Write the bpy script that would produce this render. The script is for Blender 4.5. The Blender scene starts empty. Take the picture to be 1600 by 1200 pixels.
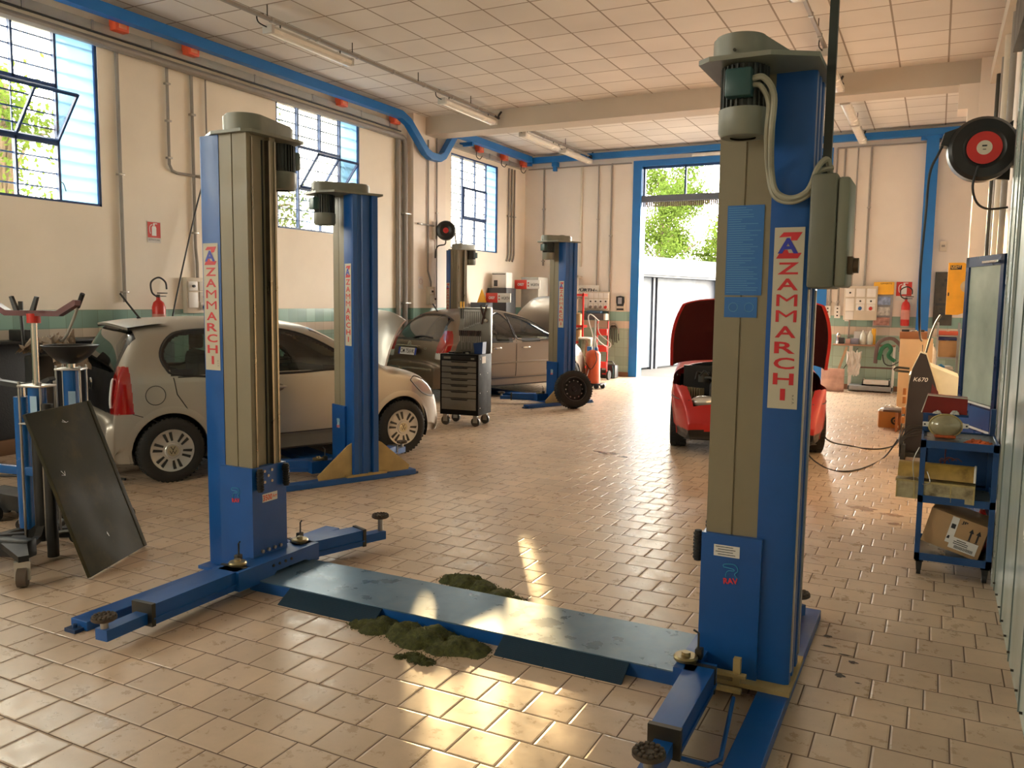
import bpy, bmesh, math, random
from mathutils import Vector, Matrix, noise
random.seed(7)
PI = math.pi
sc = bpy.context.scene
COL = sc.collection

# ------------------------------------------------------------------ materials
MATS = {}
def srgb(r, g, b):
    def f(c):
        c /= 255.0
        return c / 12.92 if c <= 0.04045 else ((c + 0.055) / 1.055) ** 2.4
    return (f(r), f(g), f(b), 1)
def new_mat(name):
    m = bpy.data.materials.new(name); m.use_nodes = True
    nt = m.node_tree; nt.nodes.clear()
    out = nt.nodes.new('ShaderNodeOutputMaterial')
    return m, nt, out
def pbr(name, col, rough=0.5, metal=0.0, var=0.12, scale=6.0, bump=0.0, bscale=60.0, coat=0.0, spec=0.5, stain=None, stain_amt=0.0, stain_scale=2.0):
    """procedural principled material: noise-varied colour, roughness and optional bump and dirt"""
    if name in MATS: return MATS[name]
    m, nt, out = new_mat(name)
    N = nt.nodes; L = nt.links
    p = N.new('ShaderNodeBsdfPrincipled')
    L.new(p.outputs[0], out.inputs[0])
    tc = N.new('ShaderNodeTexCoord')
    nz = N.new('ShaderNodeTexNoise'); nz.inputs['Scale'].default_value = scale; nz.inputs['Detail'].default_value = 5
    L.new(tc.outputs['Object'], nz.inputs['Vector'])
    mr = N.new('ShaderNodeMapRange'); mr.inputs[1].default_value = 0.3; mr.inputs[2].default_value = 0.7
    mr.inputs[3].default_value = 1 - var; mr.inputs[4].default_value = 1 + var * 0.6
    L.new(nz.outputs[0], mr.inputs[0])
    mx = N.new('ShaderNodeMix'); mx.data_type = 'RGBA'; mx.blend_type = 'MULTIPLY'; mx.inputs[0].default_value = 1
    mx.inputs[6].default_value = col; L.new(mr.outputs[0], mx.inputs[7])
    last = mx.outputs[2]
    if stain is not None:
        n2 = N.new('ShaderNodeTexNoise'); n2.inputs['Scale'].default_value = stain_scale; n2.inputs['Detail'].default_value = 8; n2.inputs['Roughness'].default_value = 0.65
        L.new(tc.outputs['Object'], n2.inputs['Vector'])
        r2 = N.new('ShaderNodeMapRange'); r2.inputs[1].default_value = 0.5; r2.inputs[2].default_value = 0.72; r2.inputs[3].default_value = 0; r2.inputs[4].default_value = stain_amt
        L.new(n2.outputs[0], r2.inputs[0])
        m2 = N.new('ShaderNodeMix'); m2.data_type = 'RGBA'; L.new(r2.outputs[0], m2.inputs[0]); L.new(last, m2.inputs[6]); m2.inputs[7].default_value = stain
        last = m2.outputs[2]
    L.new(last, p.inputs['Base Color'])
    p.inputs['Metallic'].default_value = metal
    p.inputs['Specular IOR Level'].default_value = spec
    rr = N.new('ShaderNodeMapRange'); rr.inputs[1].default_value = 0.3; rr.inputs[2].default_value = 0.7
    rr.inputs[3].default_value = max(0.02, rough * 0.85); rr.inputs[4].default_value = min(1, rough * 1.15)
    L.new(nz.outputs[0], rr.inputs[0]); L.new(rr.outputs[0], p.inputs['Roughness'])
    p.inputs['Coat Weight'].default_value = coat; p.inputs['Coat Roughness'].default_value = 0.08
    if bump > 0:
        n3 = N.new('ShaderNodeTexNoise'); n3.inputs['Scale'].default_value = bscale; n3.inputs['Detail'].default_value = 4
        L.new(tc.outputs['Object'], n3.inputs['Vector'])
        b = N.new('ShaderNodeBump'); b.inputs['Strength'].default_value = bump; b.inputs['Distance'].default_value = 0.01
        L.new(n3.outputs[0], b.inputs['Height']); L.new(b.outputs[0], p.inputs['Normal'])
    MATS[name] = m
    return m
def glass(name, tint=(0.8, 0.9, 0.88, 1), refl=0.5, rough=0.02):
    if name in MATS: return MATS[name]
    m, nt, out = new_mat(name); N = nt.nodes; L = nt.links
    t = N.new('ShaderNodeBsdfTransparent'); t.inputs[0].default_value = tint
    g = N.new('ShaderNodeBsdfGlossy'); g.inputs['Roughness'].default_value = rough
    lw = N.new('ShaderNodeFresnel'); lw.inputs[0].default_value = 1.5
    mm = N.new('ShaderNodeMath'); mm.operation = 'MULTIPLY'; mm.inputs[1].default_value = refl * 2; mm.use_clamp = True
    mx = N.new('ShaderNodeMixShader')
    L.new(lw.outputs[0], mm.inputs[0]); L.new(mm.outputs[0], mx.inputs[0]); L.new(t.outputs[0], mx.inputs[1]); L.new(g.outputs[0], mx.inputs[2])
    L.new(mx.outputs[0], out.inputs[0])
    MATS[name] = m
    return m
def frosted(name, col, tr=0.6):
    m, nt, out = new_mat(name); N = nt.nodes; L = nt.links
    t = N.new('ShaderNodeBsdfTranslucent'); t.inputs[0].default_value = col
    d = N.new('ShaderNodeBsdfPrincipled'); d.inputs['Base Color'].default_value = col; d.inputs['Roughness'].default_value = 0.3
    mx = N.new('ShaderNodeMixShader'); mx.inputs[0].default_value = tr
    L.new(d.outputs[0], mx.inputs[1]); L.new(t.outputs[0], mx.inputs[2])
    L.new(mx.outputs[0], out.inputs[0]); return m

blue = pbr('blue_paint', (0.002, 0.075, 0.30, 1), 0.40, var=0.12, stain=(0.003, 0.04, 0.13, 1), stain_amt=0.45, stain_scale=3)
blue_rail = pbr('blue_rail_paint', (0.004, 0.15, 0.48, 1), 0.4, var=0.06)
blue_plate = pbr('worn_blue_plate', (0.10, 0.19, 0.28, 1), 0.30, metal=0.35, var=0.3, scale=9, stain=(0.16, 0.19, 0.21, 1), stain_amt=0.5, stain_scale=9)
blue_dark = pbr('dark_blue_paint', (0.006, 0.035, 0.12, 1), 0.35, var=0.15, stain=(0.02, 0.02, 0.02, 1), stain_amt=0.4)
beige = pbr('beige_cover_plastic', (0.21, 0.175, 0.11, 1), 0.5, var=0.06, stain=(0.16, 0.13, 0.08, 1), stain_amt=0.25)
motorgrey = pbr('grey_green_motor_paint', (0.19, 0.19, 0.15, 1), 0.42, var=0.1, stain=(0.08, 0.06, 0.04, 1), stain_amt=0.4)
chrome = pbr('polished_steel', (0.62, 0.60, 0.56, 1), 0.18, metal=1, var=0.05)
steel = pbr('dull_steel', (0.40, 0.38, 0.35, 1), 0.4, metal=0.9, var=0.15)
darksteel = pbr('dark_greasy_steel', (0.05, 0.045, 0.035, 1), 0.45, metal=0.5, var=0.3)
black = pbr('black_plastic', (0.012, 0.012, 0.012, 1), 0.45, var=0.2)
rubber = pbr('black_rubber', (0.018, 0.017, 0.016, 1), 0.75, var=0.25, bump=0.2, bscale=90)
white = pbr('white_plastic', (0.72, 0.70, 0.66, 1), 0.45, var=0.05)
offwhite = pbr('yellowed_plastic', (0.58, 0.52, 0.42, 1), 0.5, var=0.06)
red = pbr('red_paint', (0.55, 0.02, 0.012, 1), 0.35, var=0.1)
redlet = pbr('red_lettering', (0.50, 0.012, 0.02, 1), 0.5, var=0.04)
bluelet = pbr('blue_lettering', (0.02, 0.03, 0.33, 1), 0.5, var=0.04)
blackink = pbr('black_ink', (0.015, 0.015, 0.02, 1), 0.6, var=0.05)
whiteink = pbr('white_ink', (0.8, 0.8, 0.8, 1), 0.6, var=0.03)
stickerw = pbr('cream_sticker', (0.46, 0.41, 0.31, 1), 0.5, var=0.04)
signblue = pbr('blue_sticker', (0.015, 0.12, 0.36, 1), 0.45, var=0.05)
palebluelet = pbr('pale_blue_print', (0.10, 0.28, 0.5, 1), 0.5, var=0.05)
orange = pbr('orange_box_paint', (0.75, 0.10, 0.035, 1), 0.45, var=0.08)
yellow = pbr('yellow_paint', (0.85, 0.45, 0.03, 1), 0.45, var=0.06)
conduitm = pbr('grey_conduit', (0.27, 0.245, 0.22, 1), 0.5, var=0.08)
traym = pbr('grey_busbar', (0.42, 0.41, 0.37, 1), 0.4, metal=0.4, var=0.08)
cable_black = pbr('black_cable', (0.015, 0.014, 0.014, 1), 0.5)
cable_beige = pbr('beige_cable_sleeve', (0.30, 0.28, 0.21, 1), 0.55)
cardboard = pbr('cardboard', (0.42, 0.26, 0.13, 1), 0.8, var=0.08, scale=12)
ochre = pbr('ochre_gusset_paint', (0.42, 0.30, 0.12, 1), 0.6, var=0.25)
brass = pbr('brass_disc', (0.33, 0.26, 0.13, 1), 0.4, metal=0.8, var=0.3)
alu = pbr('aluminium_frame', (0.52, 0.56, 0.54, 1), 0.3, metal=0.75, var=0.06)
galv = pbr('galvanised', (0.5, 0.5, 0.47, 1), 0.35, metal=0.8, var=0.15)
tablegrey = pbr('grey_shelf_metal', (0.30, 0.32, 0.33, 1), 0.5, var=0.08)
beltgreen = pbr('green_fabric', (0.02, 0.13, 0.06, 1), 0.8)
browncloth = pbr('brown_fabric', (0.13, 0.085, 0.075, 1), 0.85, var=0.2)
cloth = pbr('grey_white_rag', (0.6, 0.57, 0.53, 1), 0.9, var=0.2)
orangerag = pbr('orange_rag', (0.50, 0.10, 0.025, 1), 0.85, var=0.4, scale=20)
darkplast = pbr('dark_grey_plastic', (0.035, 0.036, 0.04, 1), 0.5)
paper = pbr('paper', (0.66, 0.64, 0.6, 1), 0.7, var=0.04)
dirtplast = pbr('dirty_yellow_plastic', (0.46, 0.36, 0.15, 1), 0.45, var=0.25, scale=14, stain=(0.08, 0.045, 0.015, 1), stain_amt=0.9, stain_scale=9)

def tread_mat():
    m, nt, out = new_mat('blue_chequer_plate'); N = nt.nodes; L = nt.links
    p = N.new('ShaderNodeBsdfPrincipled'); L.new(p.outputs[0], out.inputs[0])
    tc = N.new('ShaderNodeTexCoord'); mp = N.new('ShaderNodeMapping'); mp.inputs['Rotation'].default_value = (0, 0, 0.78)
    mp.inputs['Scale'].default_value = (40, 40, 40); L.new(tc.outputs['Object'], mp.inputs[0])
    ck = N.new('ShaderNodeTexBrick'); ck.inputs['Scale'].default_value = 1.0; ck.inputs['Mortar Size'].default_value = 0.12
    ck.inputs['Color1'].default_value = (0.012, 0.075, 0.16, 1); ck.inputs['Color2'].default_value = (0.01, 0.06, 0.13, 1); ck.inputs['Mortar'].default_value = (0.006, 0.03, 0.06, 1)
    L.new(mp.outputs[0], ck.inputs[0]); L.new(ck.outputs[0], p.inputs['Base Color'])
    b = N.new('ShaderNodeBump'); b.inputs['Strength'].default_value = 0.6; b.inputs['Distance'].default_value = 0.004; b.invert = True
    L.new(ck.outputs['Fac'], b.inputs['Height']); L.new(b.outputs[0], p.inputs['Normal'])
    p.inputs['Roughness'].default_value = 0.4; p.inputs['Metallic'].default_value = 0.3
    return m
tread = tread_mat()

def math_node(N, L, op, a, b=None, c=None):
    n = N.new('ShaderNodeMath'); n.operation = op
    for i, v in enumerate((a, b, c)):
        if v is None: continue
        if isinstance(v, (int, float)): n.inputs[i].default_value = v
        else: L.new(v, n.inputs[i])
    return n.outputs[0]

def floor_mat():
    m, nt, out = new_mat('glazed_floor_tiles'); N = nt.nodes; L = nt.links
    p = N.new('ShaderNodeBsdfPrincipled'); L.new(p.outputs[0], out.inputs[0])
    tc = N.new('ShaderNodeTexCoord'); sp = N.new('ShaderNodeSeparateXYZ'); L.new(tc.outputs['Object'], sp.inputs[0])
    x, y = sp.outputs[0], sp.outputs[1]
    v = math_node(N, L, 'DIVIDE', math_node(N, L, 'SUBTRACT', y, 2.504), 0.204)
    row = math_node(N, L, 'FLOOR', v); fv = math_node(N, L, 'FRACT', v)
    xs = math_node(N, L, 'SUBTRACT', x, math_node(N, L, 'MULTIPLY', math_node(N, L, 'SUBTRACT', row, 6.0), 0.0565))
    u = math_node(N, L, 'DIVIDE', math_node(N, L, 'ADD', xs, 0.164), 0.2075)
    colm = math_node(N, L, 'FLOOR', u); fu = math_node(N, L, 'FRACT', u)
    def edge(f):
        d = math_node(N, L, 'MINIMUM', f, math_node(N, L, 'SUBTRACT', 1.0, f))
        return d
    d = math_node(N, L, 'MINIMUM', edge(fu), edge(fv))
    mr = N.new('ShaderNodeMapRange'); mr.inputs[1].default_value = 0.010; mr.inputs[2].default_value = 0.018; L.new(d, mr.inputs[0])
    tile = mr.outputs[0]
    # per tile tint
    cb = N.new('ShaderNodeCombineXYZ'); L.new(colm, cb.inputs[0]); L.new(row, cb.inputs[1])
    wn = N.new('ShaderNodeTexWhiteNoise'); wn.noise_dimensions = '3D'; L.new(cb.outputs[0], wn.inputs['Vector'])
    n1 = N.new('ShaderNodeTexNoise'); n1.inputs['Scale'].default_value = 1.3; n1.inputs['Detail'].default_value = 8; n1.inputs['Roughness'].default_value = 0.6; L.new(tc.outputs['Object'], n1.inputs['Vector'])
    n2 = N.new('ShaderNodeTexNoise'); n2.inputs['Scale'].default_value = 9; n2.inputs['Detail'].default_value = 8; n2.inputs['Roughness'].default_value = 0.7; L.new(tc.outputs['Object'], n2.inputs['Vector'])
    br = N.new('ShaderNodeMapRange'); br.inputs[3].default_value = 0.90; br.inputs[4].default_value = 1.06; L.new(wn.outputs[0], br.inputs[0])
    b2 = N.new('ShaderNodeMapRange'); b2.inputs[1].default_value = 0.3; b2.inputs[2].default_value = 0.7; b2.inputs[3].default_value = 0.82; b2.inputs[4].default_value = 1.08; L.new(n1.outputs[0], b2.inputs[0])
    b3 = N.new('ShaderNodeMapRange'); b3.inputs[1].default_value = 0.3; b3.inputs[2].default_value = 0.7; b3.inputs[3].default_value = 0.9; b3.inputs[4].default_value = 1.05; L.new(n2.outputs[0], b3.inputs[0])
    bb = math_node(N, L, 'MULTIPLY', math_node(N, L, 'MULTIPLY', br.outputs[0], b2.outputs[0]), b3.outputs[0])
    mx = N.new('ShaderNodeMix'); mx.data_type = 'RGBA'; mx.blend_type = 'MULTIPLY'; mx.inputs[0].default_value = 1
    mx.inputs[6].default_value = FLOORC; L.new(bb, mx.inputs[7])
    # small black grit
    n3 = N.new('ShaderNodeTexNoise'); n3.inputs['Scale'].default_value = 55; n3.inputs['Detail'].default_value = 3; L.new(tc.outputs['Object'], n3.inputs['Vector'])
    n4 = N.new('ShaderNodeTexNoise'); n4.inputs['Scale'].default_value = 2.2; L.new(tc.outputs['Object'], n4.inputs['Vector'])
    g = math_node(N, L, 'MULTIPLY', math_node(N, L, 'GREATER_THAN', n3.outputs[0], 0.735), math_node(N, L, 'GREATER_THAN', n4.outputs[0], 0.5))
    m2 = N.new('ShaderNodeMix'); m2.data_type = 'RGBA'; L.new(g, m2.inputs[0]); L.new(mx.outputs[2], m2.inputs[6]); m2.inputs[7].default_value = (0.05, 0.035, 0.025, 1)
    # damp / oil marks
    n5 = N.new('ShaderNodeTexNoise'); n5.inputs['Scale'].default_value = 1.7; n5.inputs['Detail'].default_value = 10; n5.inputs['Roughness'].default_value = 0.62; n5.inputs['Distortion'].default_value = 0.6
    mpp = N.new('ShaderNodeMapping'); mpp.inputs['Location'].default_value = (4.2, 1.1, 0); L.new(tc.outputs['Object'], mpp.inputs[0]); L.new(mpp.outputs[0], n5.inputs['Vector'])
    s5 = N.new('ShaderNodeMapRange'); s5.inputs[1].default_value = 0.60; s5.inputs[2].default_value = 0.70; s5.inputs[4].default_value = 0.10; L.new(n5.outputs[0], s5.inputs[0])
    m3 = N.new('ShaderNodeMix'); m3.data_type = 'RGBA'; L.new(s5.outputs[0], m3.inputs[0]); L.new(m2.outputs[2], m3.inputs[6]); m3.inputs[7].default_value = (0.20, 0.115, 0.065, 1)
    m4 = N.new('ShaderNodeMix'); m4.data_type = 'RGBA'; L.new(tile, m4.inputs[0]); m4.inputs[6].default_value = (0.12, 0.07, 0.045, 1); L.new(m3.outputs[2], m4.inputs[7])
    L.new(m4.outputs[2], p.inputs['Base Color'])
    rg = N.new('ShaderNodeMapRange'); rg.inputs[1].default_value = 0.3; rg.inputs[2].default_value = 0.7; rg.inputs[3].default_value = 0.22; rg.inputs[4].default_value = 0.42; L.new(n2.outputs[0], rg.inputs[0])
    rr = N.new('ShaderNodeMix'); rr.data_type = 'FLOAT'; L.new(tile, rr.inputs[0]); rr.inputs[2].default_value = 0.8; L.new(rg.outputs[0], rr.inputs[3])
    L.new(rr.outputs[0], p.inputs['Roughness'])
    mb = N.new('ShaderNodeMapRange'); mb.inputs[1].default_value = 0.008; mb.inputs[2].default_value = 0.05; L.new(d, mb.inputs[0])
    wv = N.new('ShaderNodeTexNoise'); wv.inputs['Scale'].default_value = 5; L.new(tc.outputs['Object'], wv.inputs['Vector'])
    hh = math_node(N, L, 'ADD', mb.outputs[0], math_node(N, L, 'MULTIPLY', wv.outputs[0], 0.5))
    hh = math_node(N, L, 'ADD', hh, math_node(N, L, 'MULTIPLY', wn.outputs[0], 0.0))
    b = N.new('ShaderNodeBump'); b.inputs['Strength'].default_value = 0.5; b.inputs['Distance'].default_value = 0.003
    L.new(hh, b.inputs['Height']); L.new(b.outputs[0], p.inputs['Normal'])
    return m
FLOORC = (0.60, 0.45, 0.32, 1)

def ceiling_mat():
    m, nt, out = new_mat('ceiling_tiles'); N = nt.nodes; L = nt.links
    p = N.new('ShaderNodeBsdfPrincipled'); L.new(p.outputs[0], out.inputs[0])
    tc = N.new('ShaderNodeTexCoord'); sp = N.new('ShaderNodeSeparateXYZ'); L.new(tc.outputs['Object'], sp.inputs[0])
    u = math_node(N, L, 'DIVIDE', math_node(N, L, 'ADD', sp.outputs[0], 0.05), 0.6)
    v = math_node(N, L, 'DIVIDE', math_node(N, L, 'SUBTRACT', sp.outputs[1], 11.04), 0.6)
    cb = N.new('ShaderNodeCombineXYZ'); L.new(math_node(N, L, 'FLOOR', u), cb.inputs[0]); L.new(math_node(N, L, 'FLOOR', v), cb.inputs[1])
    wn = N.new('ShaderNodeTexWhiteNoise'); L.new(cb.outputs[0], wn.inputs['Vector'])
    def edge(f):
        f = math_node(N, L, 'FRACT', f)
        return math_node(N, L, 'MINIMUM', f, math_node(N, L, 'SUBTRACT', 1.0, f))
    d = math_node(N, L, 'MINIMUM', edge(u), edge(v))
    t = math_node(N, L, 'GREATER_THAN', d, 0.018)
    br = N.new('ShaderNodeMapRange'); br.inputs[3].default_value = 0.92; br.inputs[4].default_value = 1.03; L.new(wn.outputs[0], br.inputs[0])
    nz = N.new('ShaderNodeTexNoise'); nz.inputs['Scale'].default_value = 0.7; nz.inputs['Detail'].default_value = 6; L.new(tc.outputs['Object'], nz.inputs['Vector'])
    b2 = N.new('ShaderNodeMapRange'); b2.inputs[1].default_value = 0.3; b2.inputs[2].default_value = 0.7; b2.inputs[3].default_value = 0.9; b2.inputs[4].default_value = 1.05; L.new(nz.outputs[0], b2.inputs[0])
    mx = N.new('ShaderNodeMix'); mx.data_type = 'RGBA'; mx.blend_type = 'MULTIPLY'; mx.inputs[0].default_value = 1
    mx.inputs[6].default_value = (0.74, 0.70, 0.64, 1); L.new(math_node(N, L, 'MULTIPLY', br.outputs[0], b2.outputs[0]), mx.inputs[7])
    m4 = N.new('ShaderNodeMix'); m4.data_type = 'RGBA'; L.new(t, m4.inputs[0]); m4.inputs[6].default_value = (0.30, 0.25, 0.20, 1); L.new(mx.outputs[2], m4.inputs[7])
    L.new(m4.outputs[2], p.inputs['Base Color'])
    p.inputs['Roughness'].default_value = 0.75
    b = N.new('ShaderNodeBump'); b.inputs['Strength'].default_value = 0.5; b.inputs['Distance'].default_value = 0.006
    L.new(t, b.inputs['Height']); L.new(b.outputs[0], p.inputs['Normal'])
    return m

def wall_mat(name, horiz, bands, pl=None):
    """plaster above, glazed tile rows below. horiz: 0 = x runs along the wall, 1 = y. bands = [(z_top, colour, tile_w)] from bottom up"""
    m, nt, out = new_mat(name); N = nt.nodes; L = nt.links
    p = N.new('ShaderNodeBsdfPrincipled'); L.new(p.outputs[0], out.inputs[0])
    tc = N.new('ShaderNodeTexCoord'); sp = N.new('ShaderNodeSeparateXYZ'); L.new(tc.outputs['Object'], sp.inputs[0])
    h, z = sp.outputs[horiz], sp.outputs[2]
    nz = N.new('ShaderNodeTexNoise'); nz.inputs['Scale'].default_value = 0.9; nz.inputs['Detail'].default_value = 8; nz.inputs['Roughness'].default_value = 0.6; L.new(tc.outputs['Object'], nz.inputs['Vector'])
    b2 = N.new('ShaderNodeMapRange'); b2.inputs[1].default_value = 0.3; b2.inputs[2].default_value = 0.7; b2.inputs[3].default_value = 0.93; b2.inputs[4].default_value = 1.04; L.new(nz.outputs[0], b2.inputs[0])
    wn = N.new('ShaderNodeTexNoise'); wn.inputs['Scale'].default_value = 3.5; L.new(tc.outputs['Object'], wn.inputs['Vector'])
    mx = N.new('ShaderNodeMix'); mx.data_type = 'RGBA'; mx.blend_type = 'MULTIPLY'; mx.inputs[0].default_value = 1
    mx.inputs[6].default_value = pl or PLASTER; L.new(b2.outputs[0], mx.inputs[7])
    last = mx.outputs[2]; rough = None
    u = math_node(N, L, 'FRACT', math_node(N, L, 'DIVIDE', h, 0.2))
    eu = math_node(N, L, 'LESS_THAN', u, 0.03)
    ev = math_node(N, L, 'LESS_THAN', math_node(N, L, 'FRACT', math_node(N, L, 'DIVIDE', math_node(N, L, 'SUBTRACT', bands[-1][0], z), 0.2)), 0.03)
    gr = math_node(N, L, 'MAXIMUM', eu, ev)
    tcell = N.new('ShaderNodeTexWhiteNoise'); cb = N.new('ShaderNodeCombineXYZ')
    L.new(math_node(N, L, 'FLOOR', math_node(N, L, 'DIVIDE', h, 0.2)), cb.inputs[0]); L.new(math_node(N, L, 'FLOOR', math_node(N, L, 'DIVIDE', math_node(N, L, 'SUBTRACT', bands[-1][0], z), 0.2)), cb.inputs[1]); L.new(cb.outputs[0], tcell.inputs['Vector'])
    tv = N.new('ShaderNodeMapRange'); tv.inputs[3].default_value = 0.85; tv.inputs[4].default_value = 1.1; L.new(tcell.outputs[0], tv.inputs[0])
    for zt, c in reversed(bands):
        t1 = N.new('ShaderNodeMix'); t1.data_type = 'RGBA'; t1.blend_type = 'MULTIPLY'; t1.inputs[0].default_value = 1; t1.inputs[6].default_value = c; L.new(tv.outputs[0], t1.inputs[7])
        t2 = N.new('ShaderNodeMix'); t2.data_type = 'RGBA'; L.new(gr, t2.inputs[0]); L.new(t1.outputs[2], t2.inputs[6]); t2.inputs[7].default_value = (c[0]*0.75, c[1]*0.7, c[2]*0.65, 1)
        below = math_node(N, L, 'LESS_THAN', z, zt)
        t3 = N.new('ShaderNodeMix'); t3.data_type = 'RGBA'; L.new(below, t3.inputs[0]); L.new(last, t3.inputs[6]); L.new(t2.outputs[2], t3.inputs[7])
        last = t3.outputs[2]
    L.new(last, p.inputs['Base Color'])
    bl = math_node(N, L, 'LESS_THAN', z, bands[-1][0])
    rr = N.new('ShaderNodeMapRange'); L.new(bl, rr.inputs[0]); rr.inputs[3].default_value = 0.75; rr.inputs[4].default_value = 0.22
    L.new(rr.outputs[0], p.inputs['Roughness'])
    bp = N.new('ShaderNodeBump'); bp.inputs['Strength'].default_value = 0.15; bp.inputs['Distance'].default_value = 0.01
    L.new(wn.outputs[0], bp.inputs['Height']); L.new(bp.outputs[0], p.inputs['Normal'])
    return m
PLASTER = (0.80, 0.72, 0.635, 1)
plaster = pbr('cream_plaster', PLASTER, 0.75, var=0.04, scale=1.5, bump=0.1, bscale=8)
beamm = pbr('painted_beam', (0.52, 0.46, 0.38, 1), 0.7, var=0.06, scale=2)

# ------------------------------------------------------------------ mesh helpers
SPLIT = {'side_window', 'window_frame', 'collar', 'gusset', 'tail_light', 'reversing_light', 'sill_panel', 'headlight', 'edge_strip', 'guide_strip', 'end_cap', 'hanger', 'clip', 'joint_clamp', 'bracket', 'arm_foot', 'anchor_foot', 'weld_rib', 'instruction_panel', 'strut_top', 'dark_slot', 'transom_mullion', 'tow_slot', 'plate_band', 'bolt', 'cam_cover', 'side_canister', 'clamp_plate', 'lower_bumper', 'coupling'}
class MB:
    def __init__(s): s.v = []; s.f = []; s.M = Matrix.Identity(4)
    def _a(s, vs, fs):
        o = len(s.v); s.v += [tuple(s.M @ Vector(p)) for p in vs]; s.f += [tuple(i + o for i in f) for f in fs]; return s
    def at(s, loc=(0, 0, 0), rz=0, rx=0, ry=0):
        s.M = Matrix.Translation(loc) @ Matrix.Rotation(rz, 4, 'Z') @ Matrix.Rotation(ry, 4, 'Y') @ Matrix.Rotation(rx, 4, 'X'); return s
    def reset(s): s.M = Matrix.Identity(4); return s
    def box(s, x0, x1, y0, y1, z0, z1, b=0.0):
        if x0 > x1: x0, x1 = x1, x0
        if y0 > y1: y0, y1 = y1, y0
        if z0 > z1: z0, z1 = z1, z0
        b = min(b, (x1 - x0) * .45, (y1 - y0) * .45, (z1 - z0) * .45)
        if b <= 0:
            return s._a([(x0, y0, z0), (x1, y0, z0), (x1, y1, z0), (x0, y1, z0), (x0, y0, z1), (x1, y0, z1), (x1, y1, z1), (x0, y1, z1)],
                        [(3, 2, 1, 0), (4, 5, 6, 7), (0, 1, 5, 4), (1, 2, 6, 5), (2, 3, 7, 6), (3, 0, 4, 7)])
        bm = bmesh.new(); bmesh.ops.create_cube(bm, size=1)
        for v in bm.verts:
            v.co = Vector(((x0 + x1) / 2 + v.co.x * (x1 - x0), (y0 + y1) / 2 + v.co.y * (y1 - y0), (z0 + z1) / 2 + v.co.z * (z1 - z0)))
        bmesh.ops.bevel(bm, geom=bm.edges[:], offset=b, segments=2, affect='EDGES', profile=0.5)
        bm.verts.index_update()
        s._a([tuple(v.co) for v in bm.verts], [tuple(v.index for v in f.verts) for f in bm.faces]); bm.free(); return s
    def prism(s, poly, a0, a1, axis='z'):
        """poly: list of 2d points; extruded between a0 and a1 along axis. axis x: (y,z); y: (x,z); z: (x,y)"""
        def P(p, a):
            return {'x': (a, p[0], p[1]), 'y': (p[0], a, p[1]), 'z': (p[0], p[1], a)}[axis]
        n = len(poly)
        vs = [P(p, a0) for p in poly] + [P(p, a1) for p in poly]
        fs = [tuple(reversed(range(n))), tuple(range(n, 2 * n))] + [(i, (i + 1) % n, (i + 1) % n + n, i + n) for i in range(n)]
        return s._a(vs, fs)
    def cyl(s, p0, p1, r0, r1=None, n=20, caps=True):
        r1 = r0 if r1 is None else r1
        p0 = Vector(p0); p1 = Vector(p1); d = (p1 - p0).normalized()
        a = d.orthogonal().normalized(); b = d.cross(a)
        vs = [tuple(p0 + (a * math.cos(t) + b * math.sin(t)) * r0) for t in (2 * PI * i / n for i in range(n))]
        vs += [tuple(p1 + (a * math.cos(t) + b * math.sin(t)) * r1) for t in (2 * PI * i / n for i in range(n))]
        fs = [(i, (i + 1) % n, (i + 1) % n + n, i + n) for i in range(n)]
        if caps: fs += [tuple(reversed(range(n))), tuple(range(n, 2 * n))]
        return s._a(vs, fs)
    def lathe(s, prof, p0=(0, 0, 0), d=(0, 0, 1), n=32):
        """prof: [(r, h)] along direction d from p0"""
        p0 = Vector(p0); d = Vector(d).normalized(); a = d.orthogonal().normalized(); b = d.cross(a)
        vs = []; fs = []
        for r, h in prof:
            for i in range(n):
                t = 2 * PI * i / n
                vs.append(tuple(p0 + d * h + (a * math.cos(t) + b * math.sin(t)) * max(r, 1e-4)))
        for k in range(len(prof) - 1):
            for i in range(n):
                fs.append((k * n + i, k * n + (i + 1) % n, (k + 1) * n + (i + 1) % n, (k + 1) * n + i))
        return s._a(vs, fs)
    def tube(s, pts, r, n=8, smooth=True, closed=False):
        pts = [Vector(p) for p in pts]
        if smooth and len(pts) > 2: pts = crom(pts, 6)
        N = len(pts); vs = []; fs = []; prev = None
        for i, p in enumerate(pts):
            t = (pts[min(i + 1, N - 1)] - pts[max(i - 1, 0)]).normalized()
            if prev is None: a = t.orthogonal().normalized()
            else:
                a = prev - t * prev.dot(t)
                a = a.normalized() if a.length > 1e-6 else t.orthogonal().normalized()
            prev = a; b = t.cross(a)
            for k in range(n):
                w = 2 * PI * k / n
                vs.append(tuple(p + (a * math.cos(w) + b * math.sin(w)) * r))
        for i in range(N - 1):
            for k in range(n):
                fs.append((i * n + k, i * n + (k + 1) % n, (i + 1) * n + (k + 1) % n, (i + 1) * n + k))
        fs += [tuple(reversed(range(n))), tuple(range((N - 1) * n, N * n))]
        return s._a(vs, fs)
    def ball(s, c, r, n=12, sc=(1, 1, 1)):
        vs = []; fs = []; c = Vector(c)
        for i in range(n // 2 + 1):
            ph = PI * i / (n // 2)
            for k in range(n):
                t = 2 * PI * k / n
                vs.append((c.x + r * sc[0] * math.sin(ph) * math.cos(t), c.y + r * sc[1] * math.sin(ph) * math.sin(t), c.z + r * sc[2] * math.cos(ph)))
        for i in range(n // 2):
            for k in range(n):
                fs.append((i * n + k, (i + 1) * n + k, (i + 1) * n + (k + 1) % n, i * n + (k + 1) % n))
        return s._a(vs, fs)
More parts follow.
